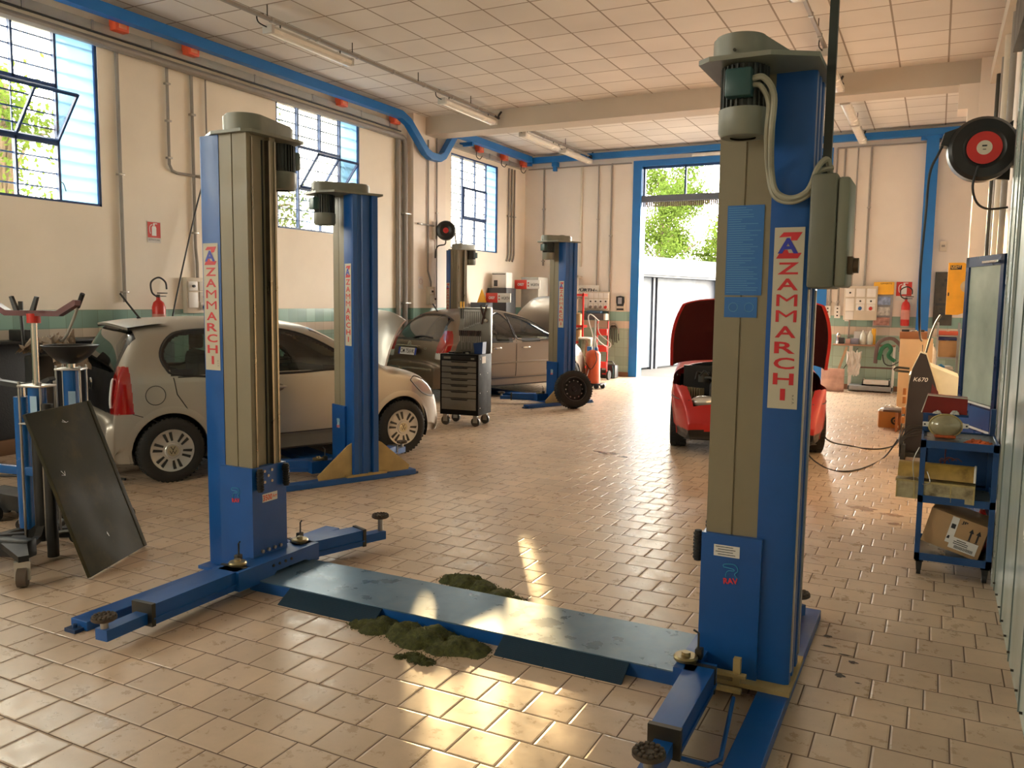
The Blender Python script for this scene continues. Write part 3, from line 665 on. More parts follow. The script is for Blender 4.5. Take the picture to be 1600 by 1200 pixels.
def column(P, s, top=2.6, sticker=True, main=False, trims=False, motor_y=-1, strips=True):
    """s = +1 right column, -1 left. d measured inward from the outer face"""
    def X(d): return s * (HS - d)
    def poly(m, pts, z0, z1): m.prism([(X(d), y) for d, y in pts], z0, z1, 'z'); return m
    D = .27
    m = MB(); poly(m, [(.155, 0), (.02, 0), (0, .01), (0, .055), (.014, .065), (.014, .095), (0, .105), (0, .15), (.03, .165), (.03, .195), (0, .21), (0, D - .01), (.02, D), (.155, D)], .07, top)
    m.build('column', blue, P)
    if trims:
        m = MB(); m.box(X(-.006), X(.004), .02, .045, .12, 1.74); m.box(X(-.006), X(.004), .235, .262, .12, 1.74)
        m.build('edge_strip', galv, P, smooth=False)
    m = MB(); poly(m, [(.15, .004), (.255, 0), (.257, .006), (.262, .006), (.264, 0), (.37, 0), (.373, .012), (.373, .03), (.345, .04), (.345, .17), (.373, .18), (.373, .225), (.15, .225)], .67, top)
    m.build('column_cover', beige, P)
    m = MB()
    for a, b in ((.030, .042), (.168, .182), (.212, .226)): m.box(X(.345), X(.378), a, b, .69, top - .02)
    m.build('guide_strip', pbr('worn_guide_rail', (.26, .235, .19, 1), .3, metal=.9, var=.2), P, smooth=False)
    m = MB(); m.box(X(.33), X(.349), .05, .06, .69, top - .02); m.box(X(.33), X(.349), .14, .15, .69, top - .02); m.build('dark_slot', black, P, smooth=False)
    m = MB(); m.prism([(X(d), z) for d, z in [(.13, .05), (.385, .05), (.385, .69), (.13, .69)]], -.02, .262, 'y')
    car = m.build('carriage', blue, P, smooth=False)
    for y in (.02, .235):
        m = MB()
        for k in range(8): m.cyl((X(.41), y, .56 + k * .015), (X(.41), y, .568 + k * .015), .021, n=12)
        m.cyl((X(.41), y, .55), (X(.41), y, .685), .016, n=10); m.box(X(.38), X(.41), y - .008, y + .008, .64, .67); m.build('spring', rubber, car)
    m = MB()
    for k in range(4): m.cyl((X(.385), .05 + k * .05, .185), (X(.397), .05 + k * .05, .185), .011, n=8)
    for a, b in ((.08, .66), (.14, .66), (.11, .63), (.08, .595), (.14, .595)): m.cyl((X(.385), a, b), (X(.390), a, b), .009, n=8)
    m.build('bolt', steel, car)
    # arm head, arms and pads
    m = MB(); m.prism([(-.25, .05), (-.25, .16), (.42, .16), (.42, .05), (.36, .05), (.30, .085), (.05, .085), (0, .05)], X(.34), X(.50 if s == -1 else .43), 'x')
    head = m.build('arm_carrier', blue, P, smooth=False)
    m = MB()
    for k in range(4): m.cyl((X(.505 if s == -1 else .435), .02 + k * .05, .125), (X(.42), .02 + k * .05, .125), .009, n=8)
    m.build('hole', black, head)
    for sg, y in ((-1, -.16), (1, .36)):
        m = MB(); m.lathe([(0, 0), (.05, 0), (.052, .012), (.046, .02), (.02, .02), (.018, .034), (0, .034)], (X(.40), y, .165), (0, 0, 1), 24)
        m.build('locking_disc', brass, head)
        m = MB(); m.tube([(X(.36), y + .05, .165), (X(.36), y + .05, .27), (X(.38), y + .04, .285)], .005, 6, smooth=False); m.box(X(.37), X(.34), y + .03, y + .07, .16, .205, .004)
        m.build('locking_pin', darksteel, head)
    return X, car
def arm(P, p0, p1, w0=.085, w1=.055, ztop=.16, pad_z=.16, name='lifting_arm', stub=None):
    """two-stage arm from pivot p0 to pad p1 (x, y)"""
    a = Vector((p0[0], p0[1])); b = Vector((p1[0], p1[1])); d = b - a; L = d.length; ang = math.atan2(d.y, d.x)
    M = Matrix.Translation((a.x, a.y, 0)) @ Matrix.Rotation(ang, 4, 'Z')
    m = MB(); m.M = M; e = L * .72
    m.prism([(-.03, -w0), (e, -w1), (e, w1), (-.03, w0)], .055, ztop, 'z')
    o = m.build(name, blue, P, smooth=False)
    m = MB(); m.M = M; m.box(e - .012, e + .012, -w1 - .006, w1 + .006, .05, ztop + .006); m.box(0, .02, -w0 - .003, w0 + .003, .05, ztop + .005); m.build('collar', darksteel, o, smooth=False)
    m = MB(); m.M = M
    m.prism([(-.0, w0 + .001), (e, w1 + .001), (e, w1 + .008), (0, w0 + .008)], .085, .092, 'z'); m.prism([(-.0, -w0 - .001), (e, -w1 - .001), (e, -w1 - .008), (0, -w0 - .008)], .085, .092, 'z'); m.build('weld_rib', blue, o, smooth=False)
    m = MB(); m.M = M; m.box(e - .02, L + .0, -w1 * .62, w1 * .62, .06, ztop - .045); m.build('arm_extension', blue, o, smooth=False)
    m = MB(); m.M = M; m.cyl((L - .02, 0, ztop - .05), (L - .02, 0, pad_z), .018, n=12); st = m.build('pad_stem', steel, o)
    m = MB(); m.M = M; m.lathe([(0, -.006), (.05, -.006), (.058, 0), (.058, .012), (0, .014)], (L - .02, 0, pad_z), (0, 0, 1), 20)
    for k in range(14):
        t = 2 * PI * k / 14; m.box(L - .02 + .045 * math.cos(t) - .008, L - .02 + .045 * math.cos(t) + .008, .045 * math.sin(t) - .008, .045 * math.sin(t) + .008, pad_z + .008, pad_z + .022, .004)
    for k in range(7):
        t = 2 * PI * k / 7 + .2; m.box(L - .02 + .024 * math.cos(t) - .007, L - .02 + .024 * math.cos(t) + .007, .024 * math.sin(t) - .007, .024 * math.sin(t) + .007, pad_z + .008, pad_z + .021, .004)
    m.build('rubber_pad', pbr('worn_rubber_pad', (0.075, 0.052, 0.035, 1), .8, var=.4, scale=30), o)
    return o
def motor_head(P, s, sg, top=2.6, main=False):
    """gear cover on top of a column with the motor hanging on the side sg (-1 = -y, +1 = +y)"""
    def X(d): return s * (HS - d)
    yc = .12; ym = -.14 if sg < 0 else .40
    y0, y1 = (ym - .14, .30) if sg < 0 else (-.03, ym + .12)
    m = MB(); m.prism([(X(-.03), y0 + .10), (X(-.03), y1), (X(.10), y1 + .01), (X(.40), y1 + .01 if sg < 0 else y1 - .08), (X(.41), y1 - .12), (X(.41), y0 + .04), (X(.36), y0), (X(.13), y0)], top, top + .018, 'z')
    cap = m.build('top_plate', motorgrey, P, smooth=False)
    xc0, xc1 = X(.30), X(.12)
    def stad(r0, r1, ya, yb, n=14):
        pts = []
        for k in range(n + 1): t = PI * k / n; pts.append((X(.27) + r0 * math.cos(t + PI), ya - r0 * math.sin(t)))
        for k in range(n + 1): t = PI * k / n; pts.append((X(.22) + r1 * math.cos(t), yb + r1 * math.sin(t)))
        return pts
    ya, yb = (ym, .16) if sg < 0 else (.10, ym)
    ra, rb = (.105, .125) if sg < 0 else (.125, .10)
    m = MB(); m.prism(stad(ra, rb, ya, yb), top + .018, top + .10, 'z'); m.prism(stad(ra * .9, rb * .9, ya, yb), top + .10, top + .112, 'z')
    g = m.build('gear_cover', motorgrey, P)
    m = MB(); m.ball((X(.25), .14, top + .105), .07, 14, (1, 1, .42)); m.build('cover_boss', motorgrey, g)
    m = MB(); m.cyl((X(.27) , (ya if sg < 0 else yb) - .11 * (1 if sg < 0 else -1), top + .04), (X(.27), (ya if sg < 0 else yb) - .118 * (1 if sg < 0 else -1), top + .04), .006, n=8); m.build('cover_screw', darksteel, g)
    xm = X(.25)
    m = MB(); m.cyl((xm, ym, top - .2), (xm, ym, top), .078, n=24)
    for k in range(26):
        t = 2 * PI * k / 26; c_, s_ = math.cos(t), math.sin(t)
        m.prism([(xm + .07 * c_ - .002 * s_, ym + .07 * s_ + .002 * c_), (xm + .092 * c_ - .002 * s_, ym + .092 * s_ + .002 * c_), (xm + .092 * c_ + .002 * s_, ym + .092 * s_ - .002 * c_), (xm + .07 * c_ + .002 * s_, ym + .07 * s_ - .002 * c_)], top - .17, top - .005, 'z')
    mo = m.build('motor', pbr('dark_motor_body', (0.05, 0.055, 0.05, 1), .5, var=.1), P)
    m = MB(); m.lathe([(.05, -.27), (.085, -.268), (.097, -.25), (.097, -.165), (.09, -.162)], (xm, ym, top), (0, 0, 1), 28); m.lathe([(0, -.262), (.055, -.262)], (xm, ym, top), (0, 0, 1), 20)
    m.build('fan_cowl', motorgrey, mo)
    m = MB(); yy = ym + sg * .10; m.box(xm - .05, xm + .05, yy - .03, yy + .03, top - .135, top - .03, .008); m.build('terminal_box', pbr('dark_teal_box', (0.015, 0.06, 0.06, 1), .4), mo)
    return xm, ym
def lift(label, loc, rz, kind):
    P = thing('car_lift', label, 'car lift', loc, rz, 'blue two post car lifts')
    near = kind == 1
    y0r, y1r = (-.93, 1.05) if near else (-.72, .66)
    for s in (-1, 1):
        def X(d): return s * (HS - d)
        if kind == 2 and s == -1: pass
        Xf, carr = column(P, s, trims=(near and s == 1))
        motor_head(P, s, -1 if s == 1 else 1)
        off = .03 if s == -1 else -.01
        m = MB(); m.box(X(off), X(off + .125), y0r, y1r, 0, .05, .004); r = m.build('floor_rail', blue, P, smooth=False)
        m = MB(); m.box(X(-.015), X(.33), -.07, .34, .05, .07); m.build('base_plate', ochre if s == 1 else blue, P, smooth=False)
        m = MB(); m.box(X(off + .02), X(off + .10), y0r - .05, y0r + .02, 0, .018); m.cyl((X(off + .06), y0r - .02, .018), (X(off + .06), y0r - .02, .035), .012, n=6); m.box(X(off + .02), X(off + .10), y1r - .02, y1r + .04, 0, .018); m.build('anchor_foot', blue_dark, r, smooth=False)
        if not near:
            m = MB(); m.prism([(-.0, .05), (-.33, .05), (-.34, .09), (-.04, .34), (0, .36)], X(.03), X(.045), 'x'); m.prism([(D_, z) for D_, z in [(.27, .05), (.60, .05), (.61, .09), (.31, .34), (.27, .36)]], X(.03), X(.045), 'x')
            m.build('gusset', ochre, P, smooth=False)
        fr = frame((X(.077), -.0005, 1.62), (1, 0, 0), (0, 0, 1))
        zam_sticker(P, fr)
        rav(P, frame((X(.255), -.0205, .52), (1, 0, 0), (0, 0, 1)), 1.0, boxed=(kind > 1))
    # connecting plate with ramps
    if near:
        m = MB(); m.box(-HS + .42, HS - .42, -.09, .36, .060, .067)
        m.build('crossing_plate', blue_plate, P, smooth=False, label='worn grey blue top of the crossing plate')
        for ya, yb in ((-.089, -.075), (.345, .359)): m = MB(); m.box(-HS + .421, HS - .421, ya, yb, .0, .06); m.build('plate_side', blue, P, smooth=False)
        for a, b in ((-.97, -.34), (.38, 1.02)):
            m = MB(); m.prism([(-.195, 0), (-.09, .062), (-.09, .052), (-.18, 0)], a, b, 'x'); m.build('ramp', tread, P, smooth=False, label='chequered dark blue ramp')
    else:
        m = MB(); m.box(-HS + .42, HS - .42, .0, .3, 0, .06); m.build('crossing_plate', blue, P, smooth=False)
    if near:
        L = lambda x, y: (x - loc[0], y - loc[1])
        arm(P, L(-3.47, 3.36), L(-3.42, 2.47), .085, .062)
        arm(P, L(-3.50, 3.88), L(-3.27, 4.50), .085, .06, pad_z=.21)
        arm(P, L(-.80, 3.36), L(-.78, 2.56), .06, .055)
        arm(P, L(-.84, 3.88), L(-.55, 4.45), .07, .05)
        m = MB(); m.tube([L(-.66, 3.35) + (.05,), L(-.60, 2.86) + (.05,), L(-.63, 2.80) + (.05,), L(-.76, 2.80) + (.05,)], .009, 8, smooth=False); m.build('foot_guard', blue, P)
        m = MB(); m.box(HS - .30, HS - .16, -.10, -.07, .10, .115); m.box(HS - .30, HS - .17, -.14, -.11, .05, .065); m.box(HS - .215, HS - .185, -.09, -.06, .07, .18); m.build('ochre_latch', ochre, P, smooth=False)
        # right column: blue instruction panels, rating plate, 3500 kg label on the left
        m = MB(); rect(m, FY((HS - .255, -.0005, 1.90)), .15, .37, .0006); q = m.build('instruction_panel', signblue, P, smooth=False, recalc=False)
        m = MB(); rnd = random.Random(3)
        for k in range(38):
            w = .05 + rnd.random() * .085; rect(m, FY((HS - .325 + w / 2 - .0, -.0005, 2.075 - k * .0094)), w, .0022, .0014)
        m.build('printed_lines', palebluelet, q, smooth=False, recalc=False)
        m = MB(); rect(m, FY((HS - .262, -.0005, 1.665)), .135, .085, .0006); q = m.build('instruction_panel', signblue, P, smooth=False, recalc=False)
        m = MB()
        for cx in (-.03, .035): m.tube([(HS - .262 + cx + .018 * math.cos(t), -.0018, 1.665 + .018 * math.sin(t)) for t in [k * PI / 6 for k in range(13)]], .0015, 5)
        m.build('printed_symbols', palebluelet, q, smooth=False)
        m = MB(); rect(m, FY((HS - .275, -.0205, .62)), .11, .05, .0008); q = m.build('rating_plate', paper, P, smooth=False, recalc=False)
        m = MB()
        for k in range(4): rect(m, FY((HS - .285 + .01 * (k % 2), -.0205, .637 - k * .011)), .075, .003, .0016)
        m.build('printed_lines', blackink, q, smooth=False, recalc=False)
        frk = frame((-HS + .3858, .12, .50), (0, 1, 0), (0, 0, 1))
        m = MB(); rect(m, frk, .125, .05, .0008); q = m.build('load_label', paper, P, smooth=False, recalc=False)
        m = MB(); text_mb(m, '3500', .075, .036, frk @ Matrix.Translation((-.02, 0, 0)), .002, bold=.03); text_mb(m, 'kg', .032, .026, frk @ Matrix.Translation((.042, -.001, 0)), .002, bold=.02)
        m.build('label_lettering', orange, q, smooth=False, recalc=False)
        # control box on the right column outer face
        x0 = HS + .002
        m = MB(); m.box(x0, x0 + .10, -.06, .21, 1.745, 2.19, .012); cb = m.build('control_box', pbr('olive_grey_box', (0.13, 0.13, 0.095, 1), .45, var=.06), P)
        m = MB(); m.box(x0 + .10, x0 + .145, -.05, .20, 1.75, 2.175, .012); m.build('box_door', pbr('olive_grey_door', (0.17, 0.17, 0.12, 1), .45, var=.06), cb)
        m = MB(); m.box(x0 + .142, x0 + .165, -.02, .05, 1.80, 1.87, .004); m.cyl((x0 + .165, .015, 1.835), (x0 + .185, .015, 1.835), .03, n=14); m.build('isolator_switch', pbr('brown_switch', (0.08, 0.045, 0.02, 1), .4), cb)
        m = MB(); m.box(x0 + .03, x0 + .062, .02, .05, 2.19, 4.97); m.build('supply_duct', pbr('dark_green_duct', (0.02, 0.026, 0.02, 1), .5), P, smooth=False)
        m = MB(); xm, ym = HS - .25, -.14
        m.tube([(xm + .05, ym - .10, 2.53), (xm + .09, ym - .10, 2.53), (xm + .125, ym - .07, 2.47), (xm + .12, ym - .06, 2.33), (xm + .10, -.06, 2.22), (xm + .12, -.05, 2.13), (xm + .18, -.05, 2.10), (xm + .24, -.04, 2.13), (x0 + .02, -.02, 2.22), (x0 + .05, .0, 2.25), (x0 + .06, .03, 2.2)], .012, 8)
        m.tube([(xm + .05, ym - .09, 2.51), (xm + .08, ym - .09, 2.50), (xm + .105, ym - .06, 2.44), (xm + .10, ym - .05, 2.33), (xm + .085, -.05, 2.22), (xm + .11, -.04, 2.115), (xm + .18, -.04, 2.085), (xm + .25, -.03, 2.12), (x0 + .02, -.01, 2.20), (x0 + .07, .02, 2.22)], .010, 8)
        m.build('motor_cable', cable_beige, P)
    else:
        for s in (-1, 1):
            arm(P, (s * (HS - .42), -.12), (s * (HS - .85), -.80 if kind == 2 else -.62), .07, .05)
            arm(P, (s * (HS - .42), .34), (s * (HS - .8), 1.0), .07, .05)
    return P
lift('nearest blue two post lift, unoccupied, with 3500 kg label and crossing plate between its posts', (-2.165, 3.53, 0), 0, 1)
RZ = math.atan2(-.415, .91)
lift('blue two post lift straddling the silver hatchback in the middle', (-6.21, 6.68, 0), RZ, 2)
lift('farthest blue two post lift, straddling the bronze hatchback', (-5.28 - HS * .91, 12.15 + HS * .415, 0), RZ, 3)
# ------------------------------------------------------------------ cars
def paint(name, col, metal=.6, rough=.3):
    return pbr(name, col, rough + .10, metal=metal, var=.03, coat=.25)
silver = paint('silver_paint', (0.40, 0.37, 0.32, 1)); bronze = paint('bronze_paint', (0.175, 0.135, 0.10, 1)); redp = paint('red_car_paint', (0.42, 0.012, 0.010, 1), .15, .3)
carglass = glass('tinted_car_glass', (0.42, 0.52, 0.48, 1), 0.9, .01)
redlens = pbr('red_lamp_lens', (0.30, 0.005, 0.004, 1), .12, coat=1.0); clearlens = pbr('clear_lamp_lens', (0.62, 0.62, 0.60, 1), .12, metal=.4, coat=1.0)
blacktrim = pbr('black_car_trim', (0.010, 0.010, 0.011, 1), .35)
interior = pbr('dark_car_interior', (0.03, 0.03, 0.032, 1), .8)
sill = pbr('grey_sill_plastic', (0.15, 0.14, 0.12, 1), .5)

def inpoly(x, y, P):
    c = False; n = len(P); j = n - 1
    for i in range(n):
        if (P[i][1] > y) != (P[j][1] > y) and x < (P[j][0] - P[i][0]) * (y - P[i][1]) / (P[j][1] - P[i][1]) + P[i][0]: c = not c
        j = i
    return c
def pdist(x, y, P):
    d = 1e9; n = len(P)
    for i in range(n):
        ax, ay = P[i]; bx, by = P[(i + 1) % n]; vx, vy = bx - ax, by - ay
        t = max(0, min(1, ((x - ax) * vx + (y - ay) * vy) / (vx * vx + vy * vy + 1e-12)))
        d = min(d, math.hypot(x - ax - t * vx, y - ay - t * vy))
    return d
def spline_poly(P, k=5):
    pts = [Vector((p[0], p[1], 0)) for p in P]; n = len(pts); out = []
    for i in range(n):
        a, b, c, d = pts[i - 1], pts[i], pts[(i + 1) % n], pts[(i + 2) % n]
        for j in range(k):
            t = j / k; q = 0.5 * ((2 * b) + (c - a) * t + (2 * a - 5 * b + 4 * c - d) * t * t + (3 * b - a - 3 * c + d) * t ** 3); out.append((q.x, q.y))
    return out
class Car:
    def __init__(s, S):
        s.S = S; prof = crom([Vector((x, 0, z)) for x, z in S['prof']], 8)
        L = [0]
        for i in range(1, len(prof)): L.append(L[-1] + (prof[i] - prof[i - 1]).length)
        N = S.get('N', 260); s.pr = []; k = 0
        for i in range(N + 1):
            t = L[-1] * i / N
            while k < len(L) - 2 and L[k + 1] < t: k += 1
            f = (t - L[k]) / max(1e-9, L[k + 1] - L[k]); s.pr.append(prof[k].lerp(prof[k + 1], f))
        xs = {}
        s.tx = []
        for p in s.pr: s.tx.append((p.x, p.z))
    def top(s, x):
        best = 0
        for i in range(len(s.tx) - 1):
            a, b = s.tx[i], s.tx[i + 1]
            if (a[0] <= x <= b[0]) or (b[0] <= x <= a[0]):
                f = (x - a[0]) / ((b[0] - a[0]) or 1e-9); best = max(best, a[1] + (b[1] - a[1]) * f)
        return best or s.S['H'] * .3
    def hw(s, x):
        S = s.S; L = S['L']; w = S['W'] / 2
        r = S.get('rr', .5); f = S.get('rf', .9)
        if x < r: w *= 1 - S.get('kr', .16) * (1 - max(0, x) / r) ** 2.4
        if x > L - f: w *= 1 - S.get('kf', .30) * (1 - max(0, L - x) / f) ** 2.4
        return w
    def sec(s, x, top, q):
        """q 0..1 from sill up the side to roof centre"""
        S = s.S; zb0 = S['z0']; belt = min(S['belt'], top - (.10 if top > zb0 + .2 else 0.02)); belt = max(belt, zb0 + .005)
        w = s.hw(x)
        if q < .45:
            t = q / .45; z = zb0 + (belt - zb0) * t
            bul = 1 - .055 * (1 - t) ** 2 - .012 * t ** 3 - (.02 if t < .18 else 0)
            return w * bul, z
        t = (q - .45) / .55; th = t * PI / 2
        n = S.get('n', 3.4); c = math.cos(th); si = math.sin(th)
        y = w * .988 * c ** (2 / n) if c > 1e-6 else 0; z = belt + (top - belt) * si ** (2 / n)
        hgt = top - belt
        y *= 1 - S.get('tumble', .26) * max(0, (z - belt)) / .55
        return max(y, 0), z
    def W(s, x, z):
        top = s.top(x); lo, hi = 0, 1
        for _ in range(22):
            m = (lo + hi) / 2; y, zz = s.sec(x, top, m)
            if zz < z: lo = m
            else: hi = m
        return s.sec(x, top, lo)[0]
    def side(s, pts, sg=-1, off=.003):
        return [(x, sg * (s.W(x, z) + off), z) for x, z in pts]
    def build(s, P, body_mat, regions, arches, seams):
        """regions: list of (part name, material, predicate(x,y,z,i), label)"""
        NQ = s.S.get('NQ', 46); n = len(s.pr); V = []; buckets = {}
        # nonuniform q so that the shoulder stays smooth
        for p in s.pr:
            row = []
            for j in range(-NQ, NQ + 1):
                q = 1 - abs(j) / NQ; y, z = s.sec(p.x, p.z, q); row.append((p.x, y if j > 0 else -y, z))
            V.append(row)
        s.V = V
        for i in range(n - 1):
            for j in range(2 * NQ):
                a, b, c, d = V[i][j], V[i + 1][j], V[i + 1][j + 1], V[i][j + 1]
                x = (a[0] + b[0] + c[0] + d[0]) / 4; y = (a[1] + b[1] + c[1] + d[1]) / 4; z = (a[2] + b[2] + c[2] + d[2]) / 4
                key = 'body'
                for ax, R in arches:
                    if abs(y) > .35 and math.hypot(x - ax, z - s.S['ra']) < R: key = None
                if key:
                    for r in regions:
                        if r[2](x, y, z, i / n): key = r[0]; break
                if key is None or key == 'cut': continue
                buckets.setdefault(key, []).append((a, b, c, d))
        out = {}
        mats = {r[0]: (r[1], r[3] if len(r) > 3 else None) for r in regions}
        for key, fs in buckets.items():
            idx = {}; m = MB(); F = []
            for f in fs:
                ff = []
                for v in f:
                    k = (round(v[0], 6), round(v[1], 6), round(v[2], 6))
                    if k not in idx: idx[k] = len(m.v); m.v.append(v)
                    if idx[k] not in ff: ff.append(idx[k])
                if len(ff) >= 3: F.append(tuple(ff))
            m.f = F
            mat, lab = (body_mat, None) if key == 'body' else mats[key]
            o = m.build(key, mat, P, label=lab, recalc=False, ang=50); out[key] = o
            if key != 'body' or s.S.get('shell', True):
                pass
        body = out['body']
        # wheel arch lips and liners
        for ax, R in arches:
            for sg in (-1, 1):
                m = MB(); pts = []
                za = s.S['ra']
                ts = [t * PI / 180 for t in range(-22, 203, 5)]
                def ring(r, off): return [(ax + r * math.cos(t), sg * (s.W(ax + r * math.cos(t), max(s.S['z0'] + .01, za + r * math.sin(t))) + off), max(s.S['z0'] + .0, za + r * math.sin(t))) for t in ts]
                A = ring(R - .012, .006); B = ring(R + .012, .009); C = ring(R + .05, .0035); D_ = [(p[0], p[1] - sg * .05, p[2]) for p in A]
                vs = D_ + A + B + C; k = len(ts); fs = [(r * k + i, r * k + i + 1, (r + 1) * k + i + 1, (r + 1) * k + i) for r in range(3) for i in range(k - 1)]
                m._a(vs, fs); m.build('wheel_arch', body_mat, body)
                m = MB(); yo = s.S['W'] / 2 - .06
                vs = [(ax + (R + .01) * math.cos(t), sg * yy, za + (R + .01) * math.sin(t)) for yy in (yo, yo - .30) for t in ts]
                m._a(vs, [(i, i + 1, k + i + 1, k + i) for i in range(k - 1)]); m._a([(ax, sg * (yo - .30), za)] + vs[k:], [(0, i + 1, i + 2) for i in range(k - 1)])
                m.build('wheel_well', black, body)
        for nm, pts, r in seams:
            pts = [(a[0] + (b[0] - a[0]) * k / 8, a[1] + (b[1] - a[1]) * k / 8) for a, b in zip(pts[:-1], pts[1:]) for k in range(8)] + [pts[-1]]
            for sg in (-1, 1):
                m = MB(); m.tube(s.side(pts, sg, .0), r, 6, smooth=False); m.build(nm, body_mat if nm == 'side_rubbing_strip' else black, body)
        m = MB(); m.box(.25, s.S['L'] - .3, -s.S['W'] / 2 + .18, s.S['W'] / 2 - .18, s.S['z0'] - .04, s.S['z0'] + .06); m.build('underbody', black, P, smooth=False)
        return out
def wheel(P, x, y, sg, R=.29, w=.18, cap='cover', name='wheel'):
    t = MB(); p0 = (x, y, R); d = (0, sg, 0)
    t.lathe([(R * .66, -w / 2 + .0), (R * .93, -w / 2), (R * .985, -w / 2 + .012), (R, -w / 2 + .03), (R, w / 2 - .03), (R * .985, w / 2 - .012), (R * .93, w / 2), (R * .74, w / 2 + .004), (R * .66, w / 2 - .006), (R * .64, w / 2 - .03)], p0, d, 48)
    for k in range(44):
        a = 2 * PI * k / 44; t.M = Matrix.Translation(p0) @ Matrix.Rotation(a, 4, 'Y'); t.box(R - .004, R + .005, -w / 2 + .01, -w / 2 + .07, -.012, .006); t.box(R - .004, R + .005, w / 2 - .07, w / 2 - .01, -.006, .012)
    t.M = Matrix.Identity(4)
    o = t.build(name, rubber, P)
    if cap == 'cover':
        m = MB(); f = w / 2
        m.lathe([(R * .66, f - .012), (R * .655, f + .004), (R * .60, f + .002), (R * .56, f - .004), (R * .30, f + .006), (R * .24, f + .004), (R * .22, f + .010), (0, f + .010)], p0, d, 48)
        m.build('wheel_cover', pbr('silver_wheel_cover', (0.47, 0.45, 0.42, 1), .35, metal=.5), o)
        m = MB()
        for k in range(6):
            for dd in (-.16, .16):
                a = 2 * PI * k / 6 + .25; M = Matrix.Translation((x, y, R)) @ Matrix.Rotation(a, 4, 'Y'); m.M = M
                yy = sg * (f + .002)
                off = dd * R * .42
                m.prism([(R * .30, off - .011), (R * .57, off - .013 + dd * .06), (R * .58, off + .013 + dd * .06), (R * .30, off + .008)], yy - .004, yy + .0055, 'y')
        m.build('cover_slot', black, o)
        m = MB(); m.cyl((x, y + sg * (f + .008), R), (x, y + sg * (f + .013), R), R * .17, n=24); c = m.build('hub_badge', pbr('brassy_badge', (.45, .40, .28, 1), .3, metal=.7), o)
        m = MB(); fr = frame((x, y + sg * (f + .0135), R), (-sg, 0, 0), (0, 0, 1)) if sg > 0 else frame((x, y + sg * (f + .0135), R), (1, 0, 0), (0, 0, 1))
        text_mb(m, 'V', R * .16, R * .12, fr @ Matrix.Translation((0, R * .07, 0)), .001); text_mb(m, 'W', R * .22, R * .12, fr @ Matrix.Translation((0, -R * .05, 0)), .001); m.build('badge_letters', darksteel, c, smooth=False, recalc=False)
    elif cap == 'steel':
        m = MB(); f = w / 2
        m.lathe([(R * .65, f - .02), (R * .60, f - .03), (R * .57, f - .06), (R * .42, f - .045), (R * .36, f - .03), (R * .24, f - .035), (R * .15, f - .04), (R * .13, f - .02), (0, f - .02)], p0, d, 40)
        rim = m.build('rim', pbr('black_steel_rim', (0.02, 0.02, 0.022, 1), .4, metal=.3), o)
        m = MB(); m.lathe([(R * .655, f - .004), (R * .645, f + .002), (R * .635, f - .004)], p0, d, 40); m.build('rim_edge', steel, rim)
        m = MB()
        for k in range(12):
            a = 2 * PI * k / 12; c0 = Vector((x + R * .47 * math.cos(a), y + sg * (f - .052), R + R * .47 * math.sin(a))); m.cyl(c0, c0 + Vector((0, sg * .01, 0)), .011, n=8)
        m.build('rim_hole', steel, rim)
    return o
def seat(m, x, y):
    m.box(x, x + .48, y - .23, y + .23, .45, .62, .06); m.box(x - .08, x + .08, y - .22, y + .22, .55, 1.12, .06); m.box(x - .07, x + .03, y - .12, y + .12, 1.14, 1.30, .04)
def cabin(P, x0, x1, W, dash, bench=True, left=True):
    m = MB(); w = W / 2 - .16
    m.box(x0, x1, -w, w, .28, .34)
    for y in (-.36, .36): seat(m, dash - .95, y)
    if bench: m.box(x0 + .15, x0 + .30, -w, w, .4, 1.02, .06)
    m.box(dash - .02, dash + .35, -w, w, .55, .93, .06)
    o = m.build('cabin_interior', interior, P)
    m = MB(); yy = .36
    m.tube([(dash - .16 + .06 * math.sin(t), yy + .19 * math.cos(t), .92 + .18 * math.sin(t)) for t in [2 * PI * k / 16 for k in range(17)]], .014, 6, smooth=False); m.build('steering_wheel', black, o)
    return o

# --- silver hatchback
S1 = dict(L=3.54, W=1.645, H=1.48, z0=.20, belt=.93, ra=.30, n=3.6, tumble=.20, kr=.13, rr=.35, kf=.26, rf=.75, N=420, NQ=84,
          prof=[(.06, .205), (.01, .34), (0, .50), (.01, .60), (.055, .635), (.07, .80), (.10, .98), (.16, 1.16), (.235, 1.33), (.285, 1.40), (.36, 1.435), (.60, 1.468), (1.1, 1.482), (1.6, 1.47), (1.95, 1.42), (2.15, 1.35), (2.45, 1.18), (2.72, 1.01), (2.80, .975), (2.95, .95), (3.2, .88), (3.38, .78), (3.48, .66), (3.53, .50), (3.54, .38), (3.52, .27), (3.47, .205)])
c1 = thing('hatchback_car', 'silver small hatchback with black tailgate and raised bonnet, parked behind the left post', 'car', (-7.03, 5.01, 0), math.atan2(.915, .403), 'cars under repair')
C = Car(S1)
rearwin = spline_poly([(.62, .97), (.50, 1.04), (.47, 1.17), (.56, 1.30), (.72, 1.36), (1.12, 1.375), (1.22, 1.36), (1.22, .97)], 4)
frontwin = spline_poly([(1.29, .97), (1.29, 1.36), (1.45, 1.375), (1.75, 1.35), (2.02, 1.25), (2.28, 1.09), (2.38, .99), (2.34, .97)], 4)
def r1(x, y, z, t):
    return False
tail = spline_poly([(.02, .64), (.26, .64), (.29, .78), (.26, .98), (.20, 1.13), (.10, 1.13), (.02, .95)], 3)
